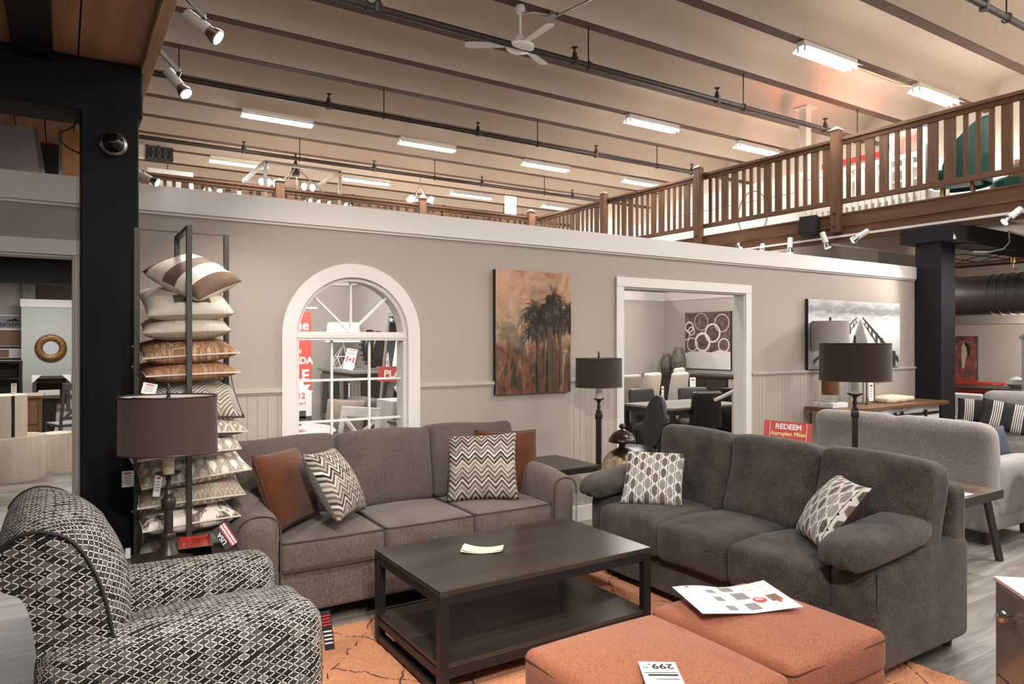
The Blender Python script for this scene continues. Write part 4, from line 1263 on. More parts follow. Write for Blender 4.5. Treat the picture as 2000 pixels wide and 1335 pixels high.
for x in (9.89, 10.49):
    for y in (5.02, 6.93): MB().box(x, x + .06, y, y + .06, 3.26, 4.2).build('post', M['white_metal'], t)
MB().box(9.94, 10.5, 5.1, 6.9, 3.5, 3.62).build('mattress', M['paper'], t, bevel=.02)
t = thing('pink_stack', 'small pink and white striped box beside the mustard tub chair', 'box', (10.9, 4.32, 3.26)); m = MB()
for k in range(6):
    m.mat(k % 2); m.box(10.8, 11.0, 4.2 + k * .04, 4.24 + k * .04, 3.26, 3.95)
m.build('carton', [M['red'], M['paper']], t)
for y, lab in ((7.63, 'cream square post with flared top standing behind the right railing'),):
    t = thing('upright_post', lab, 'post', (11, y, 3.26)); MB().box(10.93, 11.07, y - .07, y + .07, 3.26, 5.58).build('shaft', M['cream_wall'], t); m = MB(); m.box(10.86, 11.14, y - .14, y + .14, 5.58, 5.62); m.build('cap', M['cream_wall'], t)
t = thing('picture_board', 'tall white display board behind the right railing left of the bolted post', 'board', (11.2, 9.2, 3.26)); MB().box(11.2, 11.24, 7.9, 10.9, 3.26, 4.55).build('panel', M['white_metal'], t)
m = MB(); m.tube([(11.19, 8.9 + .34 * math.cos(a), 3.95 + .45 * math.sin(a)) for a in [k * pi / 12 for k in range(24)]], .012, 6, True); m.build('hoop', M['grey_ink'], t)
m = MB()
for z in (3.6, 3.9, 4.2): m.box(11.19, 11.2, 7.9, 10.9, z, z + .008)
m.build('wire', M['grey_ink'], t)
# ================================================================= lamps, small tables, pillow tower, pictures
def post_lamp(label, x, y, zb, z0, z1, rx, ry, rz, shade, name, candle='candle', cup=.055, square=True, pr=.021):
    """candlestick lamp: zb foot, z0..z1 shade"""
    t = thing(name, label, 'lamp', (x, y, zb), rz)
    L = Matrix.Translation(Vector((x, y, 0))) @ Matrix.Rotation(rz, 4, 'Z')
    cz = z0 - .095                                    # drip cup height
    MB(L).lathe([(.10, zb), (.105, zb + .012), (.10, zb + .022), (.05, zb + .035), (.034, zb + .06), (.027, zb + .10)], seg=28).build('base', M['bronze'], t, 35)
    m = MB(L)
    L4 = L @ Matrix.Rotation(pi / 4 + .6, 4, 'Z')
    if square: m = MB(L4).lathe([(pr * 1.22, zb + .08), (pr * 1.22, cz - .085)], seg=4); m.M = L
    else: m.lathe([(pr, zb + .08), (pr, cz - .085)], seg=16)
    m.lathe([(pr * .9, cz - .085), (pr * .55, cz - .07), (pr * .75, cz - .055), (pr * .45, cz - .035), (pr * .8, cz - .012)], seg=16)
    m.build('pole', M['bronze'], t, 35)
    for zz in ((cz - .15, cz - .105), (zb + .25 * (cz - zb), zb + .25 * (cz - zb) + .03)):
        MB(L4).lathe([(pr * 1.45, zz[0]), (pr * 1.6, zz[0] + .006), (pr * 1.6, zz[1] - .006), (pr * 1.45, zz[1])], seg=4 if square else 16).build('collar', M['bronze'], t, 35)
    MB(L).lathe([(.012, cz - .016), (cup * .6, cz - .008), (cup, cz + .004), (cup, cz + .008), (cup * .55, cz), (.02, cz - .002)], seg=24).build('drip_cup', M['bronze'], t, 40)
    MB(L).lathe([(.024, cz), (.025, cz + .1), (.022, cz + .13)], seg=18).build('candle_sleeve', M[candle], t, 40)
    m = MB(L); n = 44
    def ring(f, z): return [(rx * f * math.cos(2 * pi * k / n), ry * f * math.sin(2 * pi * k / n), z) for k in range(n)]
    rings = [ring(1.0, z0), ring(.985, z1), ring(.978, z1), ring(.992, z0)]
    V = [p for r in rings for p in r]
    for a, b, mi in ((0, 1, 0), (1, 2, 0), (2, 3, 1), (3, 0, 0)):
        m.mat(mi); m.add(rings[a] + rings[b], [(k, (k + 1) % n, n + (k + 1) % n, n + k) for k in range(n)])
    sh = m.build('lamp_shade', [M[shade], M['shade_in']], t, 50)
    m = MB(L)
    for z, f in ((z0 + .002, .997), (z1 - .002, .984)): m.tube(ring(f, z), .0035, 6, True)
    m.build('shade_rim', M['bronze'], sh, 60)
    m = MB(L)
    for k in (0, 1, 2): m.bar((0, 0, z1 - .015), (rx * .98 * math.cos(k * 2.09 + .4), ry * .98 * math.sin(k * 2.09 + .4), z1 - .012), .004)
    m.lathe([(.005, z1 - .03), (.012, z1 - .01), (.006, z1), (.011, z1 + .012), (.006, z1 + .022), (.009, z1 + .036), (.003, z1 + .056)], seg=12)
    m.build('finial', M['bronze'], t, 40)
    MB(L).lathe([(.02, cz + .13), (.03, cz + .17), (.022, cz + .2), (.006, cz + .215)], seg=12).build('bulb', M['shade_in'], t, 60)
    return t

# small black table and what stands on it
def frame_table(name, label, x0, x1, y0, y1, h, top='espresso', leg=.03):
    t = thing(name, label, 'table', ((x0 + x1) / 2, (y0 + y1) / 2, 0))
    MB().box(x0, x1, y0, y1, h - .022, h).build('table_top', M[top], t, bevel=.003)
    for x in (x0, x1 - leg):
        for y in (y0, y1 - leg): MB().box(x, x + leg, y, y + leg, 0, h - .022).build('leg', M['steel_dark'], t, bevel=.002)
    m = MB()
    for x in (x0 + .003, x1 - leg + .003): m.box(x, x + leg - .006, y0 + leg, y1 - leg, h - .05, h - .022)
    for y in (y0 + .003, y1 - leg + .003): m.box(x0 + leg, x1 - leg, y, y + leg - .006, h - .05, h - .022)
    m.build('frame', M['steel_dark'], t); return t
TB = .53
frame_table('end_table', 'small black end table behind the patterned armchair, holding a lamp and red plates', .235, .705, 3.30, 3.635, TB)
post_lamp('candlestick lamp with brown oval shade in front of the pillow tower', .40, 3.45, TB, 1.01, 1.262, .203, .145, -.25, 'lamp_shade', 'table_lamp', 'candle', .055, False, .019)
for i in range(4):
    z = TB + i * .0125
    tt = thing('square_plate', ['bottom black square plate under the red plates behind the armchair', 'second black square plate from the bottom of the stack behind the armchair',
        'third square plate up, just below the red one behind the armchair', 'topmost square plate with red glaze on the stack behind the armchair'][i], 'plate', (.515 + .004 * (i % 2), 3.525, z), -.12 + .03 * (i % 2), 'square plates stacked on the end table')
    L = Matrix.Translation(Vector((.515 + .004 * (i % 2), 3.525, z))) @ Matrix.Rotation(-.12 + .03 * (i % 2), 4, 'Z')
    m = MB(L @ Matrix.Diagonal((.92, 1.42, 1, 1))); a, b = .058, .078
    m.add([(-a, -a, 0), (a, -a, 0), (a, a, 0), (-a, a, 0), (-b, -b, .012), (b, -b, .012), (b, b, .012), (-b, b, .012)], [(3, 2, 1, 0), (0, 1, 5, 4), (1, 2, 6, 5), (2, 3, 7, 6), (3, 0, 4, 7)])
    c = b - .006
    m.add([(-b, -b, .012), (b, -b, .012), (b, b, .012), (-b, b, .012), (-c, -c, .0125), (c, -c, .0125), (c, c, .0125), (-c, c, .0125)], [(0, 1, 5, 4), (1, 2, 6, 5), (2, 3, 7, 6), (3, 0, 4, 7)])
    m.mat(1); m.add([(-c, -c, .0125), (c, -c, .0125), (c, c, .0125), (-c, c, .0125), (-a, -a, .006), (a, -a, .006), (a, a, .006), (-a, a, .006)], [(0, 1, 5, 4), (1, 2, 6, 5), (2, 3, 7, 6), (3, 0, 4, 7), (4, 5, 6, 7)])
    m.build('dish', [M['black_gloss'], M['red_plate'] if i == 3 else M['black_gloss']], tt)
# leaning sign card with stripes
t = thing('sign_card', 'black sign card reading USA with red and white stripes beside the red plates', 'sign', (.655, 3.51, TB))
L = Matrix.Translation(Vector((.655, 3.51, TB + .062))) @ Euler((rad(68), rad(-24), .35)).to_matrix().to_4x4()
m = MB(L); m.cbox((0, 0, 0), (.085, .115, .003)); m.mat(1)
for i in range(3): m.add([(-.01 + i * .014, -.055, .002), (-.004 + i * .014, -.055, .002), (-.004 + i * .014, .055, .002), (-.01 + i * .014, .055, .002)], [(0, 1, 2, 3)])
m.mat(2)
for i in range(2): m.add([(-.003 + i * .014, -.055, .002), (.004 + i * .014, -.055, .002), (.004 + i * .014, .055, .002), (-.003 + i * .014, .055, .002)], [(0, 1, 2, 3)])
m.mat(2); put_text(m, 'USA', .032, Matrix.Translation((-.027, 0, .002)) @ Matrix.Rotation(pi / 2, 4, 'Z'))
m.build('card', [M['ink'], M['red'], M['white']], t)
t = thing('tag_holder', 'small clear tag holder at the left edge of the black end table', 'price tag', (.25, 3.565, TB))
MB().box(.237, .263, 3.562, 3.568, TB, TB + .055).build('holder', M['clear'], t); MB().box(.240, .260, 3.569, 3.5705, TB + .004, TB + .05).build('card', M['paper'], t)

# pillow tower: four square posts in a diamond with thin cross bars
cx, cy, r = .512, 3.86, .205
t = thing('pillow_rack', 'tall open rack of dark steel posts filled with stacked pillows, by the black column', 'rack', (cx, cy, 0))
for i, (dx, dy) in enumerate(((-r, 0), (r, 0), (0, -r), (0, r))):
    w = .0125
    MB().box(cx + dx - w, cx + dx + w, cy + dy - w, cy + dy + w, 0, 2.055).build('post', M['gunmetal'], t, bevel=.002)
m = MB(); m.box(cx - r, cx + r, cy - .003, cy + .003, 2.045, 2.051); m.build('cross_bar', M['gunmetal'], t)
m = MB(); m.box(cx - .011, cx + .011, cy - r, cy + r, 2.035, 2.055); m.build('cross_bar', M['gunmetal'], t)
m = MB(); m.box(cx - r, cx + r, cy - .01, cy + .01, .42, .435); m.box(cx - .01, cx + .01, cy - r, cy + r, .42, .435)
m.add([(cx - r, cy, .436), (cx, cy - r, .436), (cx + r, cy, .436), (cx, cy + r, .436)], [(0, 1, 2, 3)]); m.build('shelf', M['gunmetal'], t)
PG = 'pillows stacked in the steel rack'
stack = [  # z, tilt toward viewer, side tilt, yaw, W, H, T, front, back, piping, label
    (1.83, 33, 3, 44, .335, .335, .165, 'patch', 'silk', None, 'topmost pillow of the rack, cream with brown silk stripes'),
    (1.695, 21, -2, 3, .40, .36, .15, 'silk_patch', 'beige_back', None, 'cream pillow with dark brown rectangle, second from the top of the rack'),
    (1.575, 8, -3, -4, .40, .38, .13, 'silk', 'beige_back', None, 'plain cream shantung pillow above the two tan ones in the rack'),
    (1.462, 8, -3, 2, .43, .40, .13, 'orange_wave', 'orange_wave', 'piping_light', 'tan pillow with wavy stripes, upper of the two tan ones in the rack'),
    (1.362, 5, -1, 4, .42, .40, .11, 'orange_plain', 'orange_plain', 'piping_light', 'plain tan pillow, lower of the two tan ones in the rack'),
    (1.237, 32, 2, 0, .46, .40, .155, 'chevron_soft', 'chevron_soft', 'piping_taupe', 'large cream and grey zigzag pillow just above the brown lampshade'),
    (1.105, 12, 3, 5, .45, .42, .13, 'diamond', 'grey_cloth', 'piping_light', 'taupe diamond pillow mostly hidden by the brown lampshade'),
    (1.000, 10, -5, -6, .45, .42, .12, 'oval', 'beige_back', 'piping_light', 'beige pillow whose corner shows below right of the brown lampshade'),
    (.893, 14, -4, 4, .49, .42, .135, 'oval', 'diamond', 'piping_light', 'pillow with pale ovals in rows, just under the brown lampshade'),
    (.772, 9, -3, -3, .47, .42, .13, 'kilim', 'diamond', 'piping_light', 'beige small diamond pillow above the brown ikat pillow in the rack'),
    (.640, 2, -2, 2, .43, .42, .145, 'ikat', 'ikat', 'piping_light', 'brown and white ikat pillow near the bottom of the rack'),
    (.510, 6, -4, -8, .40, .40, .125, 'grey_cord', 'grey_cloth', 'piping_light', 'bottom grey corded pillow of the rack'),
]
for i, (z, tl, sd, yw, W, H, T, f, b, p, lab) in enumerate(stack):
    R = Matrix.Rotation(rad(tl), 3, 'X') @ Matrix.Rotation(rad(sd), 3, 'Y') @ Matrix.Rotation(rad(yw), 3, 'Z')
    pillow(lab, (cx + (.03 if W > .44 else .05 if W < .34 else .012), cy, z), R.to_euler(), W, H, T, M[f], M[b], M[p] if p else None, PG, seed=i, lump=.004)
# price tags hanging off two pillows
def hang_tag(nm, label, loc, rot, w, h, lines=4, hdr='red'):
    t = thing(nm, label, 'price tag', loc, rot=rot)
    m = MB(); m.cbox((0, 0, 0), (w, h, .0015)); m.mat(1); m.add([(-w * .3, h * .3, .001), (w * .3, h * .3, .001), (w * .3, h * .4, .001), (-w * .3, h * .4, .001)], [(0, 1, 2, 3)])
    m.mat(2)
    for i in range(lines): m.add([(-w * .3, h * (.15 - i * .13), .001), (w * .25, h * (.15 - i * .13), .001), (w * .25, h * (.19 - i * .13), .001), (-w * .3, h * (.19 - i * .13), .001)], [(0, 1, 2, 3)])
    m.build('card', [M['paper'], M[hdr], M['grey_ink']], t, world=False); return t
hang_tag('price_tag', 'white price tag hanging at the left of the pillow rack below the lampshade', (.262, 3.74, .86), face_rot(-.2, rad(90)), .05, .075)
hang_tag('price_tag', 'white price tag hanging from the oval patterned pillow under the lampshade', (.375, 3.63, .835), face_rot(.3, rad(90), -.15), .032, .10)
hang_tag('price_tag', 'beige tag with orange dot hanging from the large zigzag pillow', (.34, 3.62, 1.285), face_rot(0, rad(65), -.25), .06, .055)

# end table in the corner between the sofas, floor lamp, urn
frame_table('end_table', 'black end table in the corner between the two sofas', 2.845, 3.40, 4.09, 4.645, .58, 'dark_table')
post_lamp('floor lamp with dark drum shade beside the corner end table', 3.475, 4.19, 0, 1.155, 1.375, .185, .17, 0, 'lamp_shade2', 'floor_lamp', 'candle_white', .042)
post_lamp('floor lamp with wide brown drum shade standing behind the charcoal sofa', 4.46, 2.72, 0, 1.244, 1.492, .222, .222, 0, 'lamp_shade', 'floor_lamp', 'candle_white', .05)
t = thing('lidded_urn', 'mottled brown urn with domed dark wooden lid in the corner behind the charcoal sofa', 'urn', (3.72, 4.2, 0))
ux, uy = 3.722, 4.2
MB().lathe(smooth_curve([(.10, 0), (.12, .02), (.17, .15), (.20, .32), (.19, .46), (.155, .56), (.10, .63), (.045, .665)], 4), (ux, uy, 0), 36).build('body', M['urn'], t, 60)
MB().lathe([(.045, .66), (.028, .675), (.026, .715), (.03, .722)], (ux, uy, 0), 20).build('neck', M['urn_dark'], t, 60)
MB().lathe([(.02, .718), (.104, .712), (.109, .716), (.107, .730), (.099, .748), (.086, .767), (.068, .785), (.046, .799), (.025, .808), (.012, .81), (.010, .816), (.023, .825), (.026, .838), (.019, .852), (.004, .858)], (ux, uy, 0), 32).build('lid', M['urn_dark'], t, 60)

# throw pillows on the sofas
pillow('rust velvet pillow at the left end of the taupe sofa', (1.03, 3.87, .716), face_rot(.805, 1.19, -.035), .45, .41, .17, M['rust_pillow'], None, M['rust_pillow'], seed=21, lump=.012)
pillow('zigzag tweed pillow leaning on the rust pillow at the left of the taupe sofa', (1.275, 3.80, .721), face_rot(.915, 1.03, -.077), .43, .41, .18, M['chevron'], M['grey_cloth'], None, seed=22, pinch=.07)
pillow('zigzag tweed pillow at the right end of the taupe sofa', (2.30, 3.95, .692), face_rot(-.60, 1.03, .055), .46, .46, .15, M['chevron'], M['grey_cloth'], None, seed=23, pinch=.06)
pillow('rust velvet pillow half hidden behind the right zigzag pillow', (2.56, 4.05, .68), face_rot(-.1, rad(76), -.05), .46, .44, .15, M['rust_pillow'], None, M['rust_pillow'], seed=24, lump=.01)
pillow('pillow with lozenge columns standing upright at the far end of the charcoal sofa', (3.16, 3.27, .64), face_rot(-.921, .80, .012), .38, .40, .14, M['ogee'], M['plum'], None, seed=25, pinch=.06)
pillow('tilted pillow with lozenge columns leaning near the right arm of the charcoal sofa', (3.165, 2.05, .675), face_rot(-2.285, .93, .044), .42, .37, .17, M['ogee'], M['plum'], None, seed=26, pinch=.06)

# papers
t = thing('receipt', 'folded cream receipt lying on the coffee table', 'paper', (1.75, 3.03, .4705), .0)
m = MB(Matrix.Translation(Vector((1.75, 3.01, .4712))) @ Matrix.Rotation(-.62, 4, 'Z')); W_, H_ = .20, .11; nx = 10; V = []
for lay in (0, 1):
    b0 = []
    for i in range(nx + 1):
        u = i / nx
        for j in (0, 1):
            b0.append((-W_ / 2 + W_ * u + lay * .006, (-H_ / 2 + H_ * j) * (1 - .25 * u) + lay * .008 - .02 * u * (1 - u) * 2, .001 + lay * .002 + .012 * (2 * u - 1) ** 2 * (.6 + .4 * lay)))
    m.add(b0, [(2 * i, 2 * i + 2, 2 * i + 3, 2 * i + 1) for i in range(nx)])
m.mat(1)
for k, (a, b, y) in enumerate(((.22, .45, .03), (.5, .8, .028), (.2, .75, .008), (.4, .6, -.012), (.2, .35, -.03))):
    z = lambda u: .0045 + .012 * (2 * u - 1) ** 2
    m.add([(-W_ / 2 + W_ * a, y, z(a)), (-W_ / 2 + W_ * b, y, z(b)), (-W_ / 2 + W_ * b, y + .003, z(b)), (-W_ / 2 + W_ * a, y + .003, z(a))], [(0, 1, 2, 3)])
m.build('sheet', [M['cream_paper'], M['grey_ink']], t)
t = thing('flyer', 'printed sales flyer with a red badge lying on the right ottoman', 'flyer', (2.21, 1.83, .495), 0)
fw, fh = .40, .285
L = Matrix.Translation(Vector((2.205, 1.835, .496))) @ Matrix.Rotation(-.40, 4, 'Z')
def fz(u, v): return .004 + .012 * abs(u - .5) * 2 + .006 * math.sin(u * 7) * v
def fp(u, v, dz=0): return ((u - .5) * fw, (v - .5) * fh, fz(u, v) + dz)
m = MB(L); N = 12
for i in range(N):
    for j in range(4): m.add([fp(i / N, j / 4), fp((i + 1) / N, j / 4), fp((i + 1) / N, (j + 1) / 4), fp(i / N, (j + 1) / 4)], [(0, 1, 2, 3)])
def patch(mi, u0, u1, v0, v1, k=3, dz=.0008):
    m.mat(mi)
    for i in range(k):
        a, b = u0 + (u1 - u0) * i / k, u0 + (u1 - u0) * (i + 1) / k
        m.add([fp(a, v0, dz), fp(b, v0, dz), fp(b, v1, dz), fp(a, v1, dz)], [(0, 1, 2, 3)])
for u0, u1, v0, v1 in ((.30, .38, .72, .84), (.47, .60, .80, .97), (.30, .38, .42, .58), (.52, .66, .48, .72), (.31, .40, .1, .26), (.52, .64, .10, .32)): patch(1, u0, u1, v0, v1)
for u0, u1, v0, v1 in ((.42, .46, .6, .64), (.40, .45, .9, .94), (.42, .47, .3, .33), (.67, .8, .76, .80), (.70, .78, .9, .93), (.43, .48, .15, .18), (.84, .9, .8, .84), (.86, .95, .62, .66)): patch(2, u0, u1, v0, v1, 2)
m.mat(3)
c_ = (.72, .40); pts = [fp(c_[0] + .065 * math.cos(2 * pi * k / 20), c_[1] + .10 * math.sin(2 * pi * k / 20), .001) for k in range(20)]
m.add(pts, [tuple(range(20))])
patch(3, .12, .16, .93, .97, 1); patch(4, .68, .76, .39, .42, 2, .0016); patch(4, .69, .75, .44, .46, 2, .0016)
m.mat(5); patch(5, .82, .93, .30, .52); patch(3, .86, .90, .24, .34, 2, .001)
m.build('sheet', [M['paper'], M['grey_ink'], M['pale_ink'], M['red'], M['white'], M['poster']], t)
t = thing('price_card', 'white price card reading 299 in a clear sleeve on the front ottoman', 'price tag', (1.54, 1.56, .492), 0)
L = Matrix.Translation(Vector((1.525, 1.545, .497))) @ Matrix.Rotation(2.55, 4, 'Z')
m = MB(L); m.cbox((0, 0, 0), (.115, .165, .002)); m.mat(1)
put_text(m, '299.', .045, Matrix.Translation((-.008, -.052, .0015)), .0012); put_text(m, '99', .018, Matrix.Translation((.04, -.045, .0015)))
m.add([(-.05, -.012, .0015), (.05, -.012, .0015), (.05, -.008, .0015), (-.05, -.008, .0015)], [(0, 1, 2, 3)])
m.add([(-.05, 0, .0015), (.04, 0, .0015), (.04, .012, .0015), (-.05, .012, .0015)], [(0, 1, 2, 3)])
m.add([(-.05, .03, .0015), (.02, .03, .0015), (.02, .034, .0015), (-.05, .034, .0015)], [(0, 1, 2, 3)])
m.build('card', [M['paper'], M['ink']], t)

# palm painting
def canvas(name, label, x0, x1, z0, z1, y, d, front, side, deco=None, mats=(), axis='Y', cat='painting'):
    t = thing(name, label, cat, ((x0 + x1) / 2, y, z0) if axis == 'Y' else (y, (x0 + x1) / 2, z0))
    def P(a, dd, z): return (a, y - dd, z) if axis == 'Y' else (y - dd, a, z)
    m = MB()
    f = [P(x0, d, z0), P(x1, d, z0), P(x1, d, z1), P(x0, d, z1)]
    b = [P(x0, 0, z0), P(x1, 0, z0), P(x1, 0, z1), P(x0, 0, z1)]
    w, h = (x1 - x0), (z1 - z0)
    uv = [(0, 0), (w / h, 0), (w / h, 1), (0, 1)] if axis == 'Y' else [(w / h, 0), (0, 0), (0, 1), (w / h, 1)]
    m.add(f, [(0, 1, 2, 3)], [uv]); m.mat(1)
    m.add(f + b, [(0, 4, 5, 1), (1, 5, 6, 2), (2, 6, 7, 3), (3, 7, 4, 0), (7, 6, 5, 4)])
    if deco: deco(m, P)
    m.build('canvas', [front, side] + list(mats), t); return t
px0, px1, pz0, pz1 = 2.815, 3.54, 1.09, 2.062
rnd = random.Random(5)
def palms(m, P):
    m.mat(2); cnt = [0]
    W_, H_ = px1 - px0, pz1 - pz0
    def q(u, v): return P(px0 + u * W_, .0405 + cnt[0] * 2.5e-6, pz0 + v * H_)
    def stroke(p, q_, w0, w1):
        cnt[0] += 1
        dx, dy = q_[0] - p[0], (q_[1] - p[1]) * H_ / W_; L_ = math.hypot(dx, dy) or 1; nx, ny = -dy / L_, dx / L_ * W_ / H_
        m.add([q(p[0] - nx * w0, p[1] - ny * w0), q(p[0] + nx * w0, p[1] + ny * w0), q(q_[0] + nx * w1, q_[1] + ny * w1), q(q_[0] - nx * w1, q_[1] - ny * w1)], [(0, 1, 2, 3)])
    for cx_, cy_, s in ((.76, .775, .20), (.50, .675, .20), (.965, .66, .19), (.66, .63, .21), (.54, .55, .20), (.82, .60, .21), (.72, .70, .18)):
        for k in range(17):
            m.mat(2)
            a = pi * (-.12 + 1.24 * k / 16) + rnd.uniform(-.08, .08); L_ = s * rnd.uniform(.75, 1.05)
            prev = (cx_, cy_)
            for i in range(1, 6):
                u = i / 5
                pt = (min(.998, max(0.002, cx_ + L_ * u * math.cos(a))), cy_ + (L_ * u * math.sin(a) - .10 * u * u * (1.0 if abs(math.cos(a)) > .3 else .4)) * W_ / H_)
                stroke(prev, pt, .009 * (1.2 - u), .009 * (1.05 - u))
                for sg in (-1, 1):
                    b = a + sg * 1.0 - .5 * u
                    e = (min(.998, max(.002, pt[0] + .05 * (1.1 - u * .5) * math.cos(b))), pt[1] + (.05 * math.sin(b) - .022) * W_ / H_)
                    stroke(pt, e, .0038, .001)
                prev = pt
        for k in range(44):      # dense skirt of old leaves
            m.mat(2 if k % 3 else 3)
            a = rnd.uniform(0, 2 * pi); rr = s * .62 * math.sqrt(rnd.random())
            p = (min(.99, cx_ + rr * math.cos(a)), cy_ - .03 + rr * .7 * math.sin(a) * W_ / H_)
            stroke(p, (min(.995, max(.01, p[0] + rnd.uniform(-.03, .03))), p[1] - rnd.uniform(.03, .09)), .013, .004)
    m.mat(3)
    for u0, w, vt, vb in ((.545, .014, .5, .02), (.70, .03, .55, .01), (.845, .016, .5, .08), (.625, .012, .5, .12), (.76, .022, .45, .02)):
        stroke((u0, vt), (u0 + .01, max(vb, .005)), w, w * 1.1)
canvas('palm_painting', 'abstract peach and rust canvas with dark palm trees on the display wall', px0, px1, pz0, pz1, WY - .001, .04, M['painting'], M['ink'], palms, [M['palm_ink'], M['palm_brown']])

# pier photograph canvas
ax0, ax1, az0, az1 = 6.73, 8.53, 1.205, 1.962
def pier(m, P):
    W_, H_ = ax1 - ax0, az1 - az0; cnt = [0]
    def q(u, v): return P(ax0 + u * W_, .0408 + cnt[0] * 5e-5, az0 + v * H_)
    def poly(mi, pts):
        cnt[0] += 1
        m.mat(mi); m.add([q(*p) for p in pts], [tuple(range(len(pts)))])
    poly(3, [(.36, 0), (.70, 0), (.548, .72), (.528, .72)])
    for i in range(34):
        v = .66 * (1 - (1 - i / 33) ** 1.25) ; k = v / .70
        l = .40 + (.53 - .40) * k; r_ = .66 + (.545 - .66) * k
        cnt[0] += 1; m.mat(2); h = .008 * (1.1 - k)
        m.add([q(l, v), q(r_, v), q(r_, v + h), q(l, v + h)], [(0, 1, 2, 3)])
    def rail(x0, v0, x1, v1, w):
        poly(2, [(x0, v0), (x0 + w, v0), (x1 + w * .2, v1), (x1, v1)])
    def line(a, b, w0, w1, mi=2):
        poly(mi, [(a[0], a[1] - w0), (b[0], b[1] - w1), (b[0], b[1] + w1), (a[0], a[1] + w0)])
    line((.05, .10), (.50, .76), .03, .010, 2); line((.56, .76), (.98, .10), .012, .045, 2)
    line((.15, .08), (.51, .70), .016, .006, 2); line((.57, .68), (.86, .10), .008, .022, 2)
    for i in range(7):
        k = 1 - (1 - i / 7) ** 1.6
        x = .20 + (.50 - .20) * k; v = .30 + (.74 - .30) * k; h = .34 * (1 - k) + .03; w = .022 * (1 - k) + .005
        poly(2, [(x, v - h), (x + w, v - h), (x + w, v), (x, v)])
        x = .90 - (.90 - .575) * k; v = .24 + (.72 - .24) * k
        poly(2, [(x, max(0.01, v - h)), (x + w * 1.6, max(.01, v - h)), (x + w * 1.6, v + .01), (x, v + .01)])
canvas('pier_picture', 'black and white picture of a wooden pier above the sideboard', ax0, ax1, az0, az1, WY - .001, .04, M['sky_art'], M['ink'], pier, [M['ink'], M['grey_ink'], M['white_art']], cat='picture')

# wall switch plates
t = thing('wall_outlet', 'small grey outlet plate on the wainscot right of the brown lampshade', 'outlet', (8.12, WY - .013, 1.06)); MB().box(8.08, 8.16, WY - .02, WY - .012, 1.02, 1.12).build('plate', M['grey_ink'], t)

# security camera on the black column
t = thing('security_camera', 'silver dome security camera mounted on the black column', 'camera', (.226, 4.2, 2.525))
L = Matrix.Translation(Vector((.226, 4.2, 2.525))) @ Matrix.Rotation(pi / 2, 4, 'X')
MB(L).lathe([(.066, 0), (.068, .02), (.060, .035), (.050, .042), (.048, .036)], seg=36, caps=False).build('housing', M['silver'], t, 40)
MB(L).lathe([(.049, .034), (.046, .055), (.036, .072), (.020, .083), (.004, .087)], seg=28).build('dome', M['black_gloss'], t, 60)
m = MB(L)
for a in (.6, 2.4, 4.0, 5.6): m.lathe([(.004, 0), (.003, .004)], (.059 * math.cos(a), .059 * math.sin(a), .032), 8)
m.build('screw', M['steel_dark'], t)
t = thing('cable', 'black cable looping down beside the black column above the fascia', 'cable', (.06, 4.33, 2.62))
MB().tube([(.078, 4.30, 2.66), (.05, 4.32, 2.62), (-.01, 4.33, 2.58), (-.005, 4.33, 2.54), (.03, 4.33, 2.51), (.08, 4.3, 2.48)], .004, 6).build('wire', M['ink'], t, 60)
# ================================================================= room seen through the arched window
def card(nm, label, cat, c, rot, w, h, mats, deco=None, th=.002, part='sheet', base=0.0):
    t = thing(nm, label, cat, (c[0], c[1], base if base else c[2] - h / 2))
    m = MB(Matrix.Translation(Vector(c)) @ Euler(rot).to_matrix().to_4x4()); m.cbox((0, 0, 0), (w, h, th))
    if deco: deco(m, th / 2 + .0006)
    m.build(part, mats, t); return t
def rect(m, x0, x1, y0, y1, z): m.add([(x0, y0, z), (x1, y0, z), (x1, y1, z), (x0, y1, z)], [(0, 1, 2, 3)])
def TX(x, y, z): return Matrix.Translation((x, y, z))
R90 = (pi / 2, 0, 0)

# sale banner on a stand
def ban(m, z):
    m.mat(1); put_text(m, 'home', .15, TX(.0, .505, z), .0025); m.mat(4); put_text(m, 'furniture', .085, TX(.0, .405, z + .0004), .002); m.mat(1)
    put_text(m, 'MADE IN', .055, TX(-.02, .23, z), .002); put_text(m, 'CANADA', .10, TX(0, .13, z), .004); put_text(m, 'SALE', .165, TX(0, -.03, z), .005)
    m.mat(1); rect(m, -.2, .2, -.60, -.19, z); pts = []
    for k in range(22):
        r = .13 if k % 2 else .19; a = 2 * pi * k / 22
        pts.append((.03 + r * math.cos(a), -.20 + r * .75 * math.sin(a), z + .0004))
    m.add(pts, [tuple(range(22))])
    m.mat(0); put_text(m, '12', .085, TX(.09, -.245, z + .0012), .002); put_text(m, 'ONLY', .035, TX(.09, -.325, z + .0012), .001)
    m.mat(2); rect(m, -.2, .14, -.52, -.40, z + .001); rect(m, .05, .2, -.60, -.46, z + .001); m.mat(3); rect(m, -.2, .2, -.74, -.60, z)
    m.mat(0); rect(m, -.2, .2, -.9, -.74, z); m.mat(1); put_text(m, 'SALE', .05, TX(.0, -.80, z + .001))
bx, by = 2.055, 7.5
t = card('sale_banner', 'red sale banner at the left inside the arched window', 'banner', (bx, by, 1.17), R90, .40, 1.30, [M['red_soft'], M['white'], M['taupe'], M['pale_ink'], M['yellow_print']], lambda m, z: ban(m, z), base=.01)
m = MB(); m.tube([(bx - .22, by + .01, 1.86), (bx + .26, by + .01, 1.86)], .012, 8); m.build('top_bar', M['white_metal'], t, 60)
m = MB(); m.tube([(bx, by + .02, .02), (bx, by + .02, 1.86)], .012, 8); m.build('pole', M['white_metal'], t, 60); MB().lathe([(.18, 0), (.18, .015), (.02, .02)], (bx, by + .02, 0), 20).build('base', M['white_metal'], t)
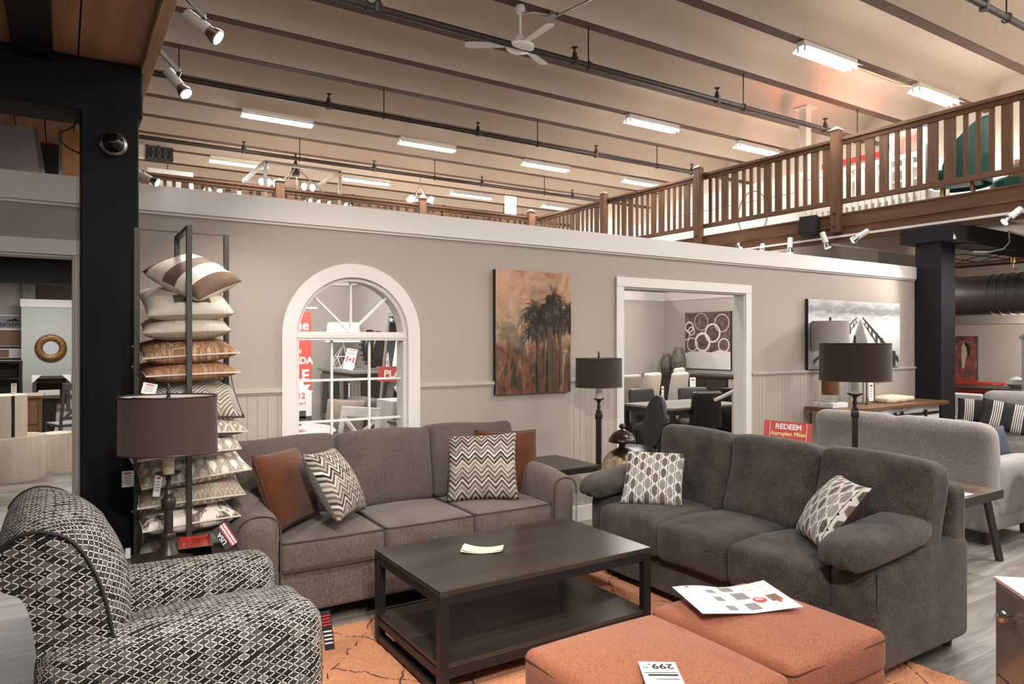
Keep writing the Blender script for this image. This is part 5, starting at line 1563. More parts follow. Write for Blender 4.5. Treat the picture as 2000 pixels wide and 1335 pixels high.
# cabinet
t = thing('cabinet', 'weathered oak cabinet with glass doors under the table lamp behind the arched window', 'cabinet', (3.15, 8.65, 0))
MB().box(2.93, 3.42, 8.03, 9.28, .08, 1.12).build('body', M['wash_wood'], t, bevel=.006)
MB().box(2.88, 3.425, 7.98, 9.33, 1.12, 1.155).build('worktop', M['grey_wood'], t, bevel=.006)
for y0_, y1_ in ((8.06, 8.44), (8.46, 8.86), (8.88, 9.26)):
    m = MB(); 
    for a, b, c_, d_ in ((y0_, y0_ + .05, .50, 1.08), (y1_ - .05, y1_, .50, 1.08), (y0_ + .05, y1_ - .05, .50, .56), (y0_ + .05, y1_ - .05, 1.02, 1.08)): m.box(2.905, 2.93, a, b, c_, d_)
    dr = m.build('door', M['wash_wood'], t, bevel=.003); MB().box(2.915, 2.93, y0_ + .05, y1_ - .05, .56, 1.02).build('door_glass', M['black_gloss'], dr)
    MB().tube([(2.895, y0_ + .03, .75), (2.89, y0_ + .03, .80), (2.895, y0_ + .03, .85)], .006, 6).build('handle', M['steel_dark'], dr, 60)
    d2 = MB().box(2.905, 2.93, y0_, y1_, .28, .47).build('drawer', M['wash_wood'], t, bevel=.004)
    m = MB(Matrix.Translation(Vector((2.905, (y0_ + y1_) / 2, .375))) @ Matrix.Rotation(-pi / 2, 4, 'Y')); m.lathe([(.008, 0), (.018, .015), (.012, .025)], seg=10); m.build('knob', M['steel_dark'], d2, 40)
for x in (2.95, 3.36):
    for y in (8.05, 9.22): MB().box(x, x + .06, y, y + .06, 0, .08).build('foot', M['wash_wood'], t)
MB().box(3.0, 3.38, 8.015, 8.032, .16, 1.06).build('end_panel', M['espresso_v'], t)
hang_tag('price_tag', 'long white price tag hanging on the glass cabinet doors', (2.885, 8.10, .90), face_rot(-pi / 2, rad(90)), .05, .22)
def wire_lamp(label, x, y, z, rb, rt, h, zs0, zs1, geo, mat='white_shade'):
    t = thing('table_lamp', label, 'lamp', (x, y, z))
    m = MB(); n = 6
    if geo:
        P = [(rb * .55 * math.cos(2 * pi * k / n), rb * .55 * math.sin(2 * pi * k / n), 0) for k in range(n)]; Q = [(rb * math.cos(2 * pi * (k + .5) / n), rb * math.sin(2 * pi * (k + .5) / n), h * .38) for k in range(n)]
    else:
        P = [(rb * math.cos(2 * pi * k / n), rb * math.sin(2 * pi * k / n), 0) for k in range(n)]; Q = [(rb * .72 * math.cos(2 * pi * (k + .5) / n), rb * .72 * math.sin(2 * pi * (k + .5) / n), h * .5) for k in range(n)]
    T_ = (0, 0, h)
    for k in range(n):
        l = (k + 1) % n
        for a, b in ((P[k], P[l]), (P[k], Q[k]), (P[l], Q[k]), (Q[k], Q[l]), (Q[k], T_)): m.tube([tuple(Vector(a) + Vector((x, y, z + .006))), tuple(Vector(b) + Vector((x, y, z + .006)))], .006, 6)
    m.build('wire_base', M['white_metal'], t, 60)
    MB().tube([(x, y, z + h), (x, y, zs0 + .08)], .01, 8).build('stem', M['white_metal'], t, 60)
    m = MB(); m.lathe([(rt[0], zs0), (rt[1], zs1)], (x, y, 0), 32, caps=False); m.lathe([(rt[0] - .004, zs0), (rt[1] - .004, zs1)], (x, y, 0), 32, caps=False); m.build('lamp_shade', M[mat], t, 60)
wire_lamp('white table lamp with wire base on the glass-door cabinet behind the window', 3.12, 8.98, 1.155, .16, (.235, .20), .30, 1.50, 1.755, False)
t = thing('gear_sculpture', 'grey metal gear sculpture standing on the cabinet behind the arched window', 'sculpture', (3.2, 8.2, 1.155))
for cx_, cy_, cz_, r_, zr in ((3.20, 8.20, 1.155 + .26, .24, .25), (3.27, 8.13, 1.155 + .26, .22, .1)):
    L = Matrix.Translation(Vector((cx_, cy_, cz_))) @ Matrix.Rotation(rad(22), 4, 'Z') @ Matrix.Rotation(pi / 2, 4, 'X') @ Matrix.Rotation(zr, 4, 'Z')
    pts = []; nt = 22
    for k in range(nt):
        for da, rr in ((0, .78), (.25, .78), (.3, 1.0), (.7, 1.0), (.75, .78)): a = 2 * pi * (k + da) / nt; pts.append((r_ * rr * math.cos(a) * .72, r_ * rr * math.sin(a)))
    m = MB(L); m.prism(pts, 'Z', -.02, .02); m.tube([(r_ * .45 * math.cos(a), r_ * .62 * math.sin(a), .024) for a in [k * pi / 12 for k in range(24)]], .016, 6, True); m.build('gear', M['gunmetal'], t)
def pc(m, z):
    m.mat(1); rect(m, -.055, .055, .11, .12, z); rect(m, -.055, .055, .07, .078, z); put_text(m, 'SALE', .026, TX(0, .094, z)); rect(m, -.05, -.03, -.04, .03, z); rect(m, .03, .05, -.04, .03, z)
    m.add([(0, .02, z), (-.02, 0, z), (0, -.03, z), (.02, 0, z)], [(0, 1, 2, 3)])
card('promo_card', 'tilted white and red promotion card on the cabinet behind the arched window', 'card', (2.97, 8.30, 1.29), face_rot(-.5, rad(80), -.2), .13, .26, [M['paper'], M['red']], pc)
# leaning framed mirror and right-hand furniture
t = thing('leaning_mirror', 'tall grey framed mirror leaning at the right inside the arched window', 'mirror', (2.95, 6.9, .0))
L = Matrix.Translation(Vector((3.17, 7.45, .93))) @ Matrix.Rotation(-pi / 2, 4, 'Z') @ Matrix.Rotation(rad(84), 4, 'X')
m = MB(L); w_, h_ = .36, .92
for a in ((-w_, -w_ + .05, -h_, h_), (w_ - .05, w_, -h_, h_), (-w_ + .05, w_ - .05, -h_, -h_ + .05), (-w_ + .05, w_ - .05, h_ - .05, h_)): m.box(a[0], a[1], a[2], a[3], -.015, .015)
m.build('frame', M['grey_wood'], t, bevel=.004); m = MB(L); m.box(-w_ + .05, w_ - .05, -h_ + .05, h_ - .05, -.005, .004); m.build('mirror_glass', M['mirror'], t)
t = thing('white_desk', 'whitewashed cabinet with wooden top at the right inside the arched window', 'desk', (2.75, 6.3, 0))
MB().box(2.56, 3.08, 6.02, 6.42, 0, .955).build('body', M['white_wash'], t, bevel=.005); MB().box(2.50, 2.86, 5.62, 6.02, .76, .79).build('worktop', M['bench_wood'], t, bevel=.004)
MB().box(2.52, 2.84, 5.64, 6.0, 0, .76).build('side_panel', M['white_wash'], t, bevel=.004)
wire_lamp('white table lamp with geometric wire base on the whitewashed cabinet', 2.80, 6.22, .955, .13, (.15, .115), .27, 1.27, 1.51, True)
def lac(m, z): m.mat(1); put_text(m, 'PLACE', .10, TX(0, 0, z), .004)
card('red_sign', 'red sign with white letters behind the geometric wire lamp', 'sign', (2.87, 6.62, 1.17), face_rot(-.3, rad(88), -.06), .40, .15, [M['red_soft'], M['white']], lac, .01)
def x_chair(name, label, c, rz, mat, z0=0, h=.92, cat='chair', sw=.21):
    t = thing(name, label, cat, (c[0], c[1], z0), rz); L = Matrix.Translation(Vector((c[0], c[1], z0))) @ Matrix.Rotation(rz, 4, 'Z')
    for s_ in (-1, 1):
        MB(L).bar((s_ * sw, -.20, 0), (s_ * sw, -.19, .45), .036).build('leg', mat, t)
        m = MB(L); m.bar((s_ * sw * .95, .25, 0), (s_ * sw * .95, .20, .45), .036); m.bar((s_ * sw * .95, .20, .44), (s_ * sw * .9, .30, h), .036, .026); m.build('leg', mat, t)
    MB(L).box(-sw - .02, sw + .02, -.22, .22, .43, .465).build('seat', mat, t, bevel=.008)
    m = MB(L); m.bar((-sw, .295, h - .04), (sw, .295, h - .04), .026, .09); m.build('top_rail', mat, t, bevel=.006)
    m = MB(L); m.bar((-sw * .85, .225, .52), (sw * .85, .285, h - .09), .022, .032); m.bar((sw * .85, .225, .52), (-sw * .85, .285, h - .09), .022, .032); m.bar((-sw * .9, .222, .54), (sw * .9, .222, .54), .022, .04); m.build('cross_splat', mat, t)
    return t
x_chair('dining_chair', 'white dining chair with angled splats seen through the arched window', (1.98, 5.80), rad(-58), M['white_metal'])
t = thing('round_table', 'white round table with a grey bowl behind the lower left window panes', 'table', (1.72, 6.15, 0))
MB().lathe([(.0, .735), (.48, .735), (.50, .75), (.48, .77), (.0, .77)], (1.50, 6.02, 0), 40).build('table_top', M['white_metal'], t, 50); MB().lathe([(.25, 0), (.24, .03), (.06, .08), (.05, .7), (.12, .735)], (1.50, 6.02, 0), 20).build('pedestal', M['white_metal'], t, 50)
t = thing('bowl', 'oblong grey bowl on the white round table', 'bowl', (1.60, 5.95, .77))
MB().lathe([(.05, 0), (.10, .01), (.17, .06), (.20, .085), (.195, .09), (.16, .062), (.09, .018), (.0, .014)], (1.52, 5.85, .77), 28, 1.0, .7).build('dish', M['bowl'], t, 60)
# dark armchair with sack pillow behind the window
t = thing('armchair', 'dark grey armchair behind the white chair inside the window', 'armchair', (2.5, 7.2, 0))
m = MB(); cushion(m, (2.53, 7.2, .26), (.38, .38, .20), .05); weld(m.build('base', M['slate'], t)); m = MB(); cushion(m, (2.77, 7.2, .60), (.13, .38, .30), .08); weld(m.build('backrest', M['slate'], t))
for y in (6.88, 7.53): m = MB(); cushion(m, (2.47, y, .40), (.34, .08, .22), .06); weld(m.build('arm', M['slate'], t))
pillow('grain sack pillow with dark letter on the grey armchair behind the window', (2.48, 7.1, .70), face_rot(rad(-55), rad(76), .0), .50, .42, .14, M['sack'], None, M['grey_cloth'], seed=41)

# ================================================================= dining room through the doorway
def parson(label, c, rz, mat, h=1.0, w=.235, name='dining_chair', group=None, leg_m='espresso'):
    t = thing(name, label, 'chair', (c[0], c[1], 0), rz, group); L = Matrix.Translation(Vector((c[0], c[1], 0))) @ Matrix.Rotation(rz, 4, 'Z')
    m = MB(L); cushion(m, (0, 0, .44), (w, .23, .055), .04, (0, 0, .015)); weld(m.build('seat', mat, t))
    R = Euler((rad(-9), 0, 0)).to_matrix(); m = MB(L); cushion(m, (0, .25, (h + .42) / 2), (w, .045, (h - .42) / 2 + .04), .04, (0, .02, .0), R=R); weld(m.build('backrest', mat, t))
    for x in (-1, 1):
        for y in (-.19, .2): MB(L).bar((x * (w - .03), y, 0), (x * (w - .03), y, .40), .04).build('leg', M[leg_m], t)
    return t
t = thing('dining_table', 'dark framed dining table seen through the doorway', 'dining table', (6.25, 6.05, 0))
MB().box(5.72, 6.95, 5.62, 6.45, .735, .76).build('table_top', M['grey_wood'], t, bevel=.003)
m = MB(); 
for a in ((5.72, 6.95, 5.62, 5.66), (5.72, 6.95, 6.41, 6.45), (5.72, 5.76, 5.66, 6.41), (6.91, 6.95, 5.66, 6.41)): m.box(a[0], a[1], a[2], a[3], .68, .735)
m.build('apron', M['steel_dark'], t)
for x in (5.73, 6.89):
    for y in (5.63, 6.39): MB().box(x, x + .05, y, y + .05, 0, .70).build('leg', M['steel_dark'], t)
m = MB(); m.bar((5.76, 5.65, .68), (6.1, 5.65, .1), .012); m.build('brace', M['steel_dark'], t)
parson('cream upholstered dining chair, left one of two side by side through the doorway', (7.10, 7.75), rad(200), M['cream_fabric'], group='cream dining chairs', h=1.02)
parson('cream upholstered dining chair, right one of two side by side through the doorway', (7.36, 7.46), rad(200), M['cream_fabric'], group='cream dining chairs', h=1.03)
parson('cream dining chair standing behind the other two, nearest the dark credenza', (8.52, 7.82), rad(30), M['cream_fabric'], group='cream dining chairs', h=1.05)
parson('cream dining chair cut off by the left jamb of the doorway', (6.42, 7.46), rad(195), M['cream_fabric'], group='cream dining chairs', h=1.02)
parson('grey leather chair at the far side of the dining table, left', (6.30, 6.44), rad(5), M['leather_grey'], .87, .22)
parson('grey leather chair at the far right corner of the dining table', (6.99, 6.40), rad(-30), M['leather_grey'], .86, .20)
parson('black leather chair at the near right end of the dining table', (6.24, 5.84), rad(172), M['leather'], .90, .20)
# black oval-back chair
t = thing('oval_back_chair', 'black chair with tall oval back just inside the doorway', 'chair', (4.75, 5.1, 0), rad(0))
L = Matrix.Translation(Vector((4.62, 5.08, 0))) @ Matrix.Rotation(rad(-105), 4, 'Z')
m = MB(L @ TX(0, .25, .72) @ Matrix.Rotation(rad(-10), 4, 'X')); n = 26; V = []
ov = [(.20 * math.cos(2 * pi * k / n), .27 * math.sin(2 * pi * k / n)) for k in range(n)]
m.prism(ov, 'Y', -.02, .02); m.build('backrest', M['leather'], t, bevel=.012)
m = MB(L); m.lathe([(.22, .42), (.245, .44), (.245, .47), (.20, .49), (.0, .495)], (0, 0, 0), 28); m.build('seat', M['leather'], t, 50)
for x, y in ((-.17, -.15), (.17, -.15), (-.15, .18), (.15, .18)): MB(L).bar((x * 1.1, y * 1.15, 0), (x, y, .43), .032).build('leg', M['espresso_v'], t)
# cabinets and vases
t = thing('sideboard', 'dark sideboard in the corner of the dining room holding two grey vases', 'sideboard', (9.55, 9.3, 0))
MB().box(9.25, 9.80, 8.92, 9.82, .08, .89).build('body', M['espresso_v'], t, bevel=.005); MB().box(9.22, 9.82, 8.9, 9.84, .89, .915).build('worktop', M['espresso'], t)
for y in (8.95, 9.38): dr = MB().box(9.235, 9.25, y, y + .40, .14, .84).build('door', M['espresso_v'], t, bevel=.003); MB().box(9.22, 9.235, y + .34, y + .36, .4, .55).build('handle', M['steel_dark'], dr)
for y in (8.95, 9.72): MB().box(9.28, 9.78, y, y + .06, 0, .08).build('foot', M['espresso_v'], t)
t = thing('credenza', 'long dark credenza under the circle painting in the dining room', 'credenza', (9.6, 8.2, 0))
MB().box(9.30, 9.80, 7.4, 8.86, .06, .90).build('body', M['espresso_v'], t, bevel=.005); MB().box(9.26, 9.83, 7.36, 8.88, .90, .935).build('worktop', M['espresso'], t)
for k in range(3):
    y = 7.44 + k * .47; dr = MB().box(9.285, 9.30, y, y + .44, .12, .85).build('door', M['espresso_v'], t, bevel=.003); MB().box(9.27, 9.285, y + .38, y + .40, .4, .55).build('handle', M['steel_dark'], dr)
for y in (7.5, 8.7): MB().box(9.34, 9.76, y, y + .06, 0, .06).build('foot', M['espresso_v'], t)
for (x, y, h_, r_), lab in (((9.5, 9.49, .37, .115), 'shorter grey carved vase on the dining room sideboard'), ((9.5, 9.19, .49, .135), 'taller grey carved vase on the dining room sideboard')):
    t = thing('vase', lab, 'vase', (x, y, .915), 0, 'grey carved vases'); MB().lathe(smooth_curve([(r_ * .6, 0), (r_ * .8, h_ * .15), (r_, h_ * .42), (r_ * .9, h_ * .68), (r_ * .6, h_ * .92), (r_ * .45, h_)], 5) + [(r_ * .38, h_ * .995), (r_ * .42, h_ * .9)], (x, y, .915), 26).build('body', M['vase'], t, 60)
t = thing('chest', 'dark chest of drawers with a price card on top, at the doorway edge', 'chest', (7.6, 5.95, 0))
MB().box(7.25, 7.75, 5.6, 6.25, .06, .875).build('body', M['espresso_v'], t, bevel=.005); MB().box(7.22, 7.78, 5.56, 6.28, .875, .90).build('worktop', M['espresso'], t)
for k in range(3): dr = MB().box(7.235, 7.25, 5.63, 6.22, .12 + k * .25, .34 + k * .25).build('drawer', M['espresso_v'], t, bevel=.004); MB().box(7.222, 7.236, 5.88, 5.98, .225 + k * .25, .24 + k * .25).build('handle', M['steel_dark'], dr)
for y in (5.62, 6.17): MB().box(7.28, 7.72, y, y + .06, 0, .06).build('foot', M['espresso_v'], t)
hang_tag('price_card', 'price card standing on the dark chest inside the doorway', (7.32, 6.15, .957), face_rot(-.7, rad(84)), .075, .11)
hang_tag('price_tag', 'white price tag on the side of the left cream dining chair', (7.33, 7.40, .72), face_rot(-.6, rad(90)), .035, .28)
hang_tag('price_tag', 'price tag hanging on the back of the rear cream dining chair', (8.55, 7.96, .80), face_rot(-.6, rad(90)), .09, .26)
t = thing('handrail', 'white metal handrail rising in front of the dark chest', 'handrail', (6.6, 5.3, 0))
m = MB(); m.tube([(6.22, 5.47, .84), (6.30, 5.42, .88), (6.55, 5.28, 1.02), (6.95, 5.1, 1.18)], .02, 10); m.build('rail', M['white_metal'], t, 60); m = MB(); m.tube([(6.42, 5.36, 0), (6.42, 5.36, .955)], .024, 10); m.build('post', M['white_metal'], t, 60)
t = thing('wine_bottle', 'dark bottle on the dining table behind the left cream chair', 'bottle', (6.75, 8.5, .76))
MB().lathe([(.035, 0), (.037, .01), (.037, .19), (.014, .24), (.013, .31), (.016, .315)], (6.75, 8.5, .76), 16).build('body', M['black_gloss'], t, 50)
t = thing('dining_table', 'second dark dining table behind the row of cream chairs', 'dining table', (7.3, 8.1, 0))
MB().box(6.2, 7.9, 8.25, 9.0, .735, .76).build('table_top', M['espresso'], t)
for x in (6.25, 7.8):
    for y in (8.3, 8.9): MB().box(x, x + .06, y, y + .06, 0, .735).build('leg', M['espresso_v'], t)
# circle painting
cy0, cy1, cz0, cz1 = 8.26, 9.32, 1.015, 2.04
def circles(m, P):
    W_, H_ = cy1 - cy0, cz1 - cz0
    def q(u, v, d=.041): return P(cy0 + (1 - u) * W_, d, cz0 + v * H_)
    m.mat(2); m.add([q(0, 0), q(1, 0), q(1, .30), q(.78, .34), (lambda p: p)(q(.6, .29)), q(.38, .31), q(.12, .30), q(0, .27)], [tuple(range(8))])
    for i, (u, v, r, w) in enumerate(((.40, .47, .155, .022), (.62, .63, .155, .016), (.86, .42, .11, .011), (.17, .43, .115, .009), (.37, .83, .15, .005), (.82, .80, .15, .007), (.10, .74, .09, .014), (.15, .67, .07, .012), (.02, .60, .09, .012))):
        n = 30; V, F = [], []; d = .0418 + .0003 * i
        for k in range(n):
            a = 2 * pi * k / n
            for rr in (r - w, r + w): V.append(q(min(1, max(0, u + rr * math.cos(a))), v + rr * math.sin(a), d))
        for k in range(n): l = (k + 1) % n; F.append((2 * k, 2 * k + 1, 2 * l + 1, 2 * l))
        m.add(V, F)
canvas('circle_painting', 'brown abstract painting with white rings in the dining room', cy0, cy1, cz0, cz1, 9.849, .04, M['brown_art'], M['ink'], circles, [M['white_art']], axis='X')

# ================================================================= room beyond the left doorway
def log_stump(label, x, y, z0, r_, h_, seed):
    t = thing('log_stool', label, 'stool', (x, y, z0), 0, 'peeled log stools'); rn = random.Random(seed); n = 40
    rs = [r_ * (1 + .03 * math.sin(3 * 2 * pi * k / n + seed) + .012 * rn.uniform(-1, 1)) for k in range(n)]
    m = MB(); V = []
    for z, f in ((0, .98), (.02, 1.0), (h_ * .5, 1.01), (h_ - .012, 1.0), (h_, .975)): V += [(x + rs[k] * f * math.cos(2 * pi * k / n), y + rs[k] * f * math.sin(2 * pi * k / n), z0 + z) for k in range(n)]
    F = [(i * n + k, i * n + (k + 1) % n, (i + 1) * n + (k + 1) % n, (i + 1) * n + k) for i in range(4) for k in range(n)]
    m.add(V, F); m.mat(1); m.add(V[-n:], [tuple(range(n))]); m.mat(0); m.add(V[:n], [tuple(range(n))])
    m.build('trunk', [M['log'], M['log_end']], t, 50)
    if seed != 2: return t
    a = -1.0; m = MB(); m.bar((x + r_ * 1.0 * math.cos(a), y + r_ * 1.0 * math.sin(a), z0 + .01), (x + r_ * 1.0 * math.cos(a), y + r_ * 1.0 * math.sin(a), z0 + h_ - .004), .012, .03); m.build('crack', M['ink'], t)
    return t
log_stump('large peeled log stool at the left edge, bottom of two stacked', -.48, 9.45, 0, .33, .475, 1)
log_stump('peeled log stool stacked on top of another at the left edge', -.565, 9.42, .475, .24, .45, 2)
log_stump('peeled log stool beside the stacked pair inside the left doorway', -.045, 10.0, 0, .17, .42, 3)
t = thing('dresser', 'brown wooden chest behind the log stools in the left room', 'chest', (-.36, 11.3, 0))
MB().box(-.60, -.22, 10.9, 11.5, .05, .78).build('body', M['brown_wood'], t, bevel=.006); MB().box(-.63, -.19, 10.87, 11.53, .78, .815).build('worktop', M['brown_wood'], t, bevel=.006)
for z in (.12, .45): MB().box(-.56, -.26, 10.885, 10.90, z, z + .28).build('drawer', M['brown_wood'], t, bevel=.004)
for x in (-.58, -.29): MB().box(x, x + .05, 10.92, 11.48, 0, .05).build('foot', M['brown_wood'], t)
t = thing('wooden_bench', 'dark trestle bench behind the brown chest in the left room', 'bench', (-.12, 12.4, 0))
MB().box(-.30, -.02, 11.9, 13.2, .70, .75).build('seat', M['grey_wood'], t, bevel=.005)
for y in (12.0, 13.0): m = MB(); m.prism([(-.27, 0), (-.12, 0), (-.07, .35), (-.05, .70), (-.29, .70), (-.25, .35)], 'Y', y, y + .05); m.build('trestle_leg', M['espresso_v'], t)
x_chair('dining_chair', 'grey cross-back chair at the right edge of the left doorway', (.10, 10.75), rad(200), M['leather_grey'], 0, .98, sw=.20)
mx, mz, myy = -.20, 1.365, 18.99
t = thing('oval_mirror', 'oval mirror with hammered bronze frame on the pale wall of the left room', 'mirror', (mx, myy, mz))
L = Matrix.Translation(Vector((mx, myy, mz))) @ Matrix.Rotation(pi / 2, 4, 'X')
m = MB(L); n = 40; V = []
for f, z in ((1.0, 0), (.97, .03), (.75, .05), (.5, .03), (.48, .015)): V += [(.31 * f * math.cos(2 * pi * k / n), .31 * f * math.sin(2 * pi * k / n), z) for k in range(n)]
m.add(V, [(i * n + k, i * n + (k + 1) % n, (i + 1) * n + (k + 1) % n, (i + 1) * n + k) for i in range(4) for k in range(n)]); m.build('frame', M['burl'], t, 60)
m = MB(L); m.add([(.155 * math.cos(2 * pi * k / n), .155 * math.sin(2 * pi * k / n), .02) for k in range(n)], [tuple(range(n))]); m.build('mirror_glass', M['mirror'], t)
t = thing('floor_mirror', 'silver framed mirror with white corner guards leaning on the pale wall', 'mirror', (-.18, 18.2, 0))
L = Matrix.Translation(Vector((-.18, 18.1, .36))) @ Matrix.Rotation(rad(83), 4, 'X'); m = MB(L); a, b = .34, .42
for q in ((-a, -a + .07, -b, b), (a - .07, a, -b, b), (-a + .07, a - .07, -b, -b + .07), (-a + .07, a - .07, b - .07, b)): m.box(q[0], q[1], q[2], q[3], -.02, .02)
m.build('frame', M['gunmetal'], t, bevel=.006); m = MB(L); m.box(-a + .07, a - .07, -b + .07, b - .07, -.004, .004); m.build('mirror_glass', M['mirror'], t)
for s_ in (-1, 1): m = MB(L); m.prism([(s_ * a * 1.03, b * 1.03), (s_ * (a - .16), b * 1.03), (s_ * a * 1.03, b - .16)], 'Z', -.025, .026); m.build('corner_guard', M['paper'], t)
def poster(m, z):
    m.mat(1); rect(m, -.5, .5, .50, .78, z); m.mat(3); put_text(m, 'BENCHWAY', .115, TX(.18, .58, z + .001), .003); m.add([(.08, .66, z + .001), (.36, .66, z + .001), (.30, .70, z + .001), (.27, .74, z + .001), (.22, .70, z + .001), (.17, .70, z + .001)], [(0, 1, 2, 3, 4, 5)])
    m.mat(2); rect(m, -.5, .49, .10, .46, z); m.mat(3); rect(m, -.5, .49, .04, .09, z); m.mat(2); rect(m, -.3, .15, -.16, .02, z); m.mat(4); rect(m, .15, .49, -.16, .02, z); m.mat(3); rect(m, -.5, .49, -.22, -.17, z); m.mat(2); rect(m, -.4, .45, -.42, -.25, z)
t = card('wall_poster', 'tall lumber poster headed BENCHWAY on the wall at the left edge', 'poster', (-1.15, 19.53, 1.31), R90, 1.02, 1.60, [M['paper'], M['grey_ink'], M['poster'], M['ink'], M['pale_ink']], poster, .01)
t = thing('dark_bookcase', 'dark shelf unit below the lumber poster at the left edge', 'shelf', (-.95, 17.4, 0))
m = MB(); m.box(-1.35, -1.30, 17.2, 17.6, 0, 1.12); m.box(-.72, -.67, 17.2, 17.6, 0, 1.12); m.build('side_panel', M['espresso_v'], t)
for z in (.05, .4, .75, 1.08): MB().box(-1.30, -.72, 17.2, 17.58, z, z + .04).build('shelf', M['espresso_v'], t)
MB().box(-1.3, -.72, 17.58, 17.6, 0, 1.12).build('back_panel', M['espresso_v'], t)
hang_tag('price_card', 'white price card standing on the upper log stool at the left edge', (-.435, 9.36, .99), R90, .05, .12)
# leaning panel and plywood above the fascia at the left
t = thing('leaning_board', 'grey board with pale edge leaning above the fascia at the upper left', 'panel', (-.3, 5.6, 2.46))
m = MB(); m.prism([(-.9, 2.46), (-.105, 2.60), (-.085, 2.46)], 'Y', 5.58, 5.60)
m = MB(); m.prism([(-.9, 2.50), (-.095, 2.50), (-.15, 2.905), (-.9, 2.87)], 'Y', 5.57, 5.60); m.build('board', M['grey_ink'], t)
m = MB(); m.prism([(-.095, 2.50), (-.075, 2.50), (-.13, 2.905), (-.15, 2.905)], 'Y', 5.565, 5.605); m.build('edge_strip', M['silver'], t)
t = thing('plywood_panel', 'plywood sheet standing above the fascia beside the black column', 'panel', (.06, 5.6, 2.46))
MB().box(.003, .25, 5.55, 5.57, 2.46, 2.91).build('sheet', M['plywood'], t); MB().box(-.015, .003, 5.54, 5.58, 2.46, 2.92).build('edge_strip', M['silver'], t)

# ================================================================= right-hand part of the shop
# sideboard with live edge under the pier picture
t = thing('sideboard', 'white barn-door sideboard with live-edge wooden top under the pier picture', 'sideboard', (7.85, 4.40, 0))
MB().box(6.80, 8.62, 4.22, 4.64, .06, .775).build('body', M['white_wash'], t, bevel=.006)
m = MB(); n = 22; top = []; rn = random.Random(9)
fr = [(6.67 + (8.76 - 6.67) * i / n, 4.165 + .018 * math.sin(i * .9) + .01 * rn.uniform(-1, 1)) for i in range(n + 1)]
m.prism(fr + [(8.76, 4.635), (6.67, 4.635)], 'Z', .775, .815); m.build('worktop', M['walnut'], t, bevel=.006)
m = MB(); m.box(6.85, 8.6, 4.195, 4.21, .68, .705); m.build('door_track', M['steel_dark'], t)
for x in (7.22, 7.62, 7.76, 8.25): MB().box(x, x + .035, 4.185, 4.20, .50, .735).build('hanger_strap', M['steel_dark'], t)
for a, b in ((6.86, 7.48), (7.52, 7.96), (8.0, 8.58)): MB().box(a, b, 4.202, 4.222, .10, .67).build('door', M['white_wash'], t, bevel=.005)
for x in (6.82, 8.53): MB().box(x, x + .07, 4.25, 4.60, 0, .06).build('foot', M['white_wash'], t)
lx, ly, lz = 6.83, 4.44, .815
t = thing('table_lamp', 'table lamp with grey linen drum shade and brown leather body on the sideboard', 'lamp', (lx, ly, lz))
MB().box(lx - .13, lx + .13, ly - .12, ly + .12, lz, lz + .05).build('plinth', M['white_wash'], t, bevel=.004); MB().lathe([(.085, .05), (.085, .13)], (lx, ly, lz), 24).build('glass_foot', M['clear'], t, 50)
MB().lathe([(.08, .13), (.085, .15), (.085, .50), (.03, .51), (.012, .53), (.012, .62)], (lx, ly, lz), 24).build('body', M['leather_brown'], t, 50)
m = MB(); m.lathe([(.185, .60), (.185, .905)], (lx, ly, lz), 36, caps=False); m.lathe([(.181, .60), (.181, .905)], (lx, ly, lz), 36, caps=False); m.build('lamp_shade', M['grey_shade'], t, 50)
MB().lathe([(.01, .88), (.012, .94), (.004, .95)], (lx, ly, lz), 10).build('finial', M['bronze'], t)
t = thing('glass_vase', 'tall clear glass cylinder beside the leather lamp on the sideboard', 'vase', (7.10, 4.45, .815)); MB().lathe([(.055, 0), (.06, .01), (.06, .42), (.055, .42), (.055, .02)], (7.10, 4.45, .815), 24).build('cylinder', M['clear'], t, 50)
t = thing('lantern', 'small silver lantern with a tag on the sideboard behind the drum lamp', 'lantern', (7.52, 4.45, .815))
m = MB(); 
for x in (-.08, .068):
    for y in (-.07, .058): m.box(7.52 + x, 7.532 + x, 4.47 + y, 4.482 + y, .815, 1.10)
m.box(7.44, 7.60, 4.40, 4.54, .815, .83); m.box(7.44, 7.60, 4.40, 4.54, 1.10, 1.12); m.build('frame', M['silver'], t); m = MB(); m.lathe([(.075, 1.12), (.03, 1.17), (.01, 1.18)], (7.52, 4.47, 0), 4); m.build('roof', M['silver'], t)
hang_tag('price_tag', 'price tag on the lantern beside the brown drum lampshade', (7.50, 4.385, .95), R90, .09, .20)
t = thing('folded_hide', 'folded cream hide lying on the live-edge sideboard', 'throw', (8.05, 4.45, .815)); m = MB(); cushion(m, (8.02, 4.46, .845), (.27, .13, .028), .025, (0, 0, .02), puff=lambda P: Vector((P.x, P.y + .02 * math.sin(P.x * 14), P.z + .006 * math.sin(P.x * 23 + P.y * 30)))); weld(m.build('hide', M['hide'], t))
# red promotion sign
def redeem(m, z):
    m.mat(1); put_text(m, 'REDEEM', .058, TX(0, .033, z), .002); m.mat(2); put_text(m, 'Aeroplan Miles', .046, TX(0, -.022, z), .001)
    m.mat(1); rect(m, -.148, -.144, -.07, .07, z); rect(m, .144, .148, -.07, .07, z)
t = card('promo_sign', 'red REDEEM Aeroplan Miles sign above the back of the charcoal sofa', 'sign', (4.87, 3.53, .79), face_rot(-.57, rad(86), -.09), .38, .15, [M['red_soft'], M['white'], M['yellow_print']], redeem, .006, base=.01)
m = MB(); m.tube([(4.87, 3.54, .02), (4.87, 3.54, .68)], .010, 8); m.build('stand_pole', M['white_metal'], t, 60); MB().lathe([(.14, 0), (.14, .012), (.02, .02)], (4.87, 3.54, 0), 24).build('base', M['white_metal'], t)

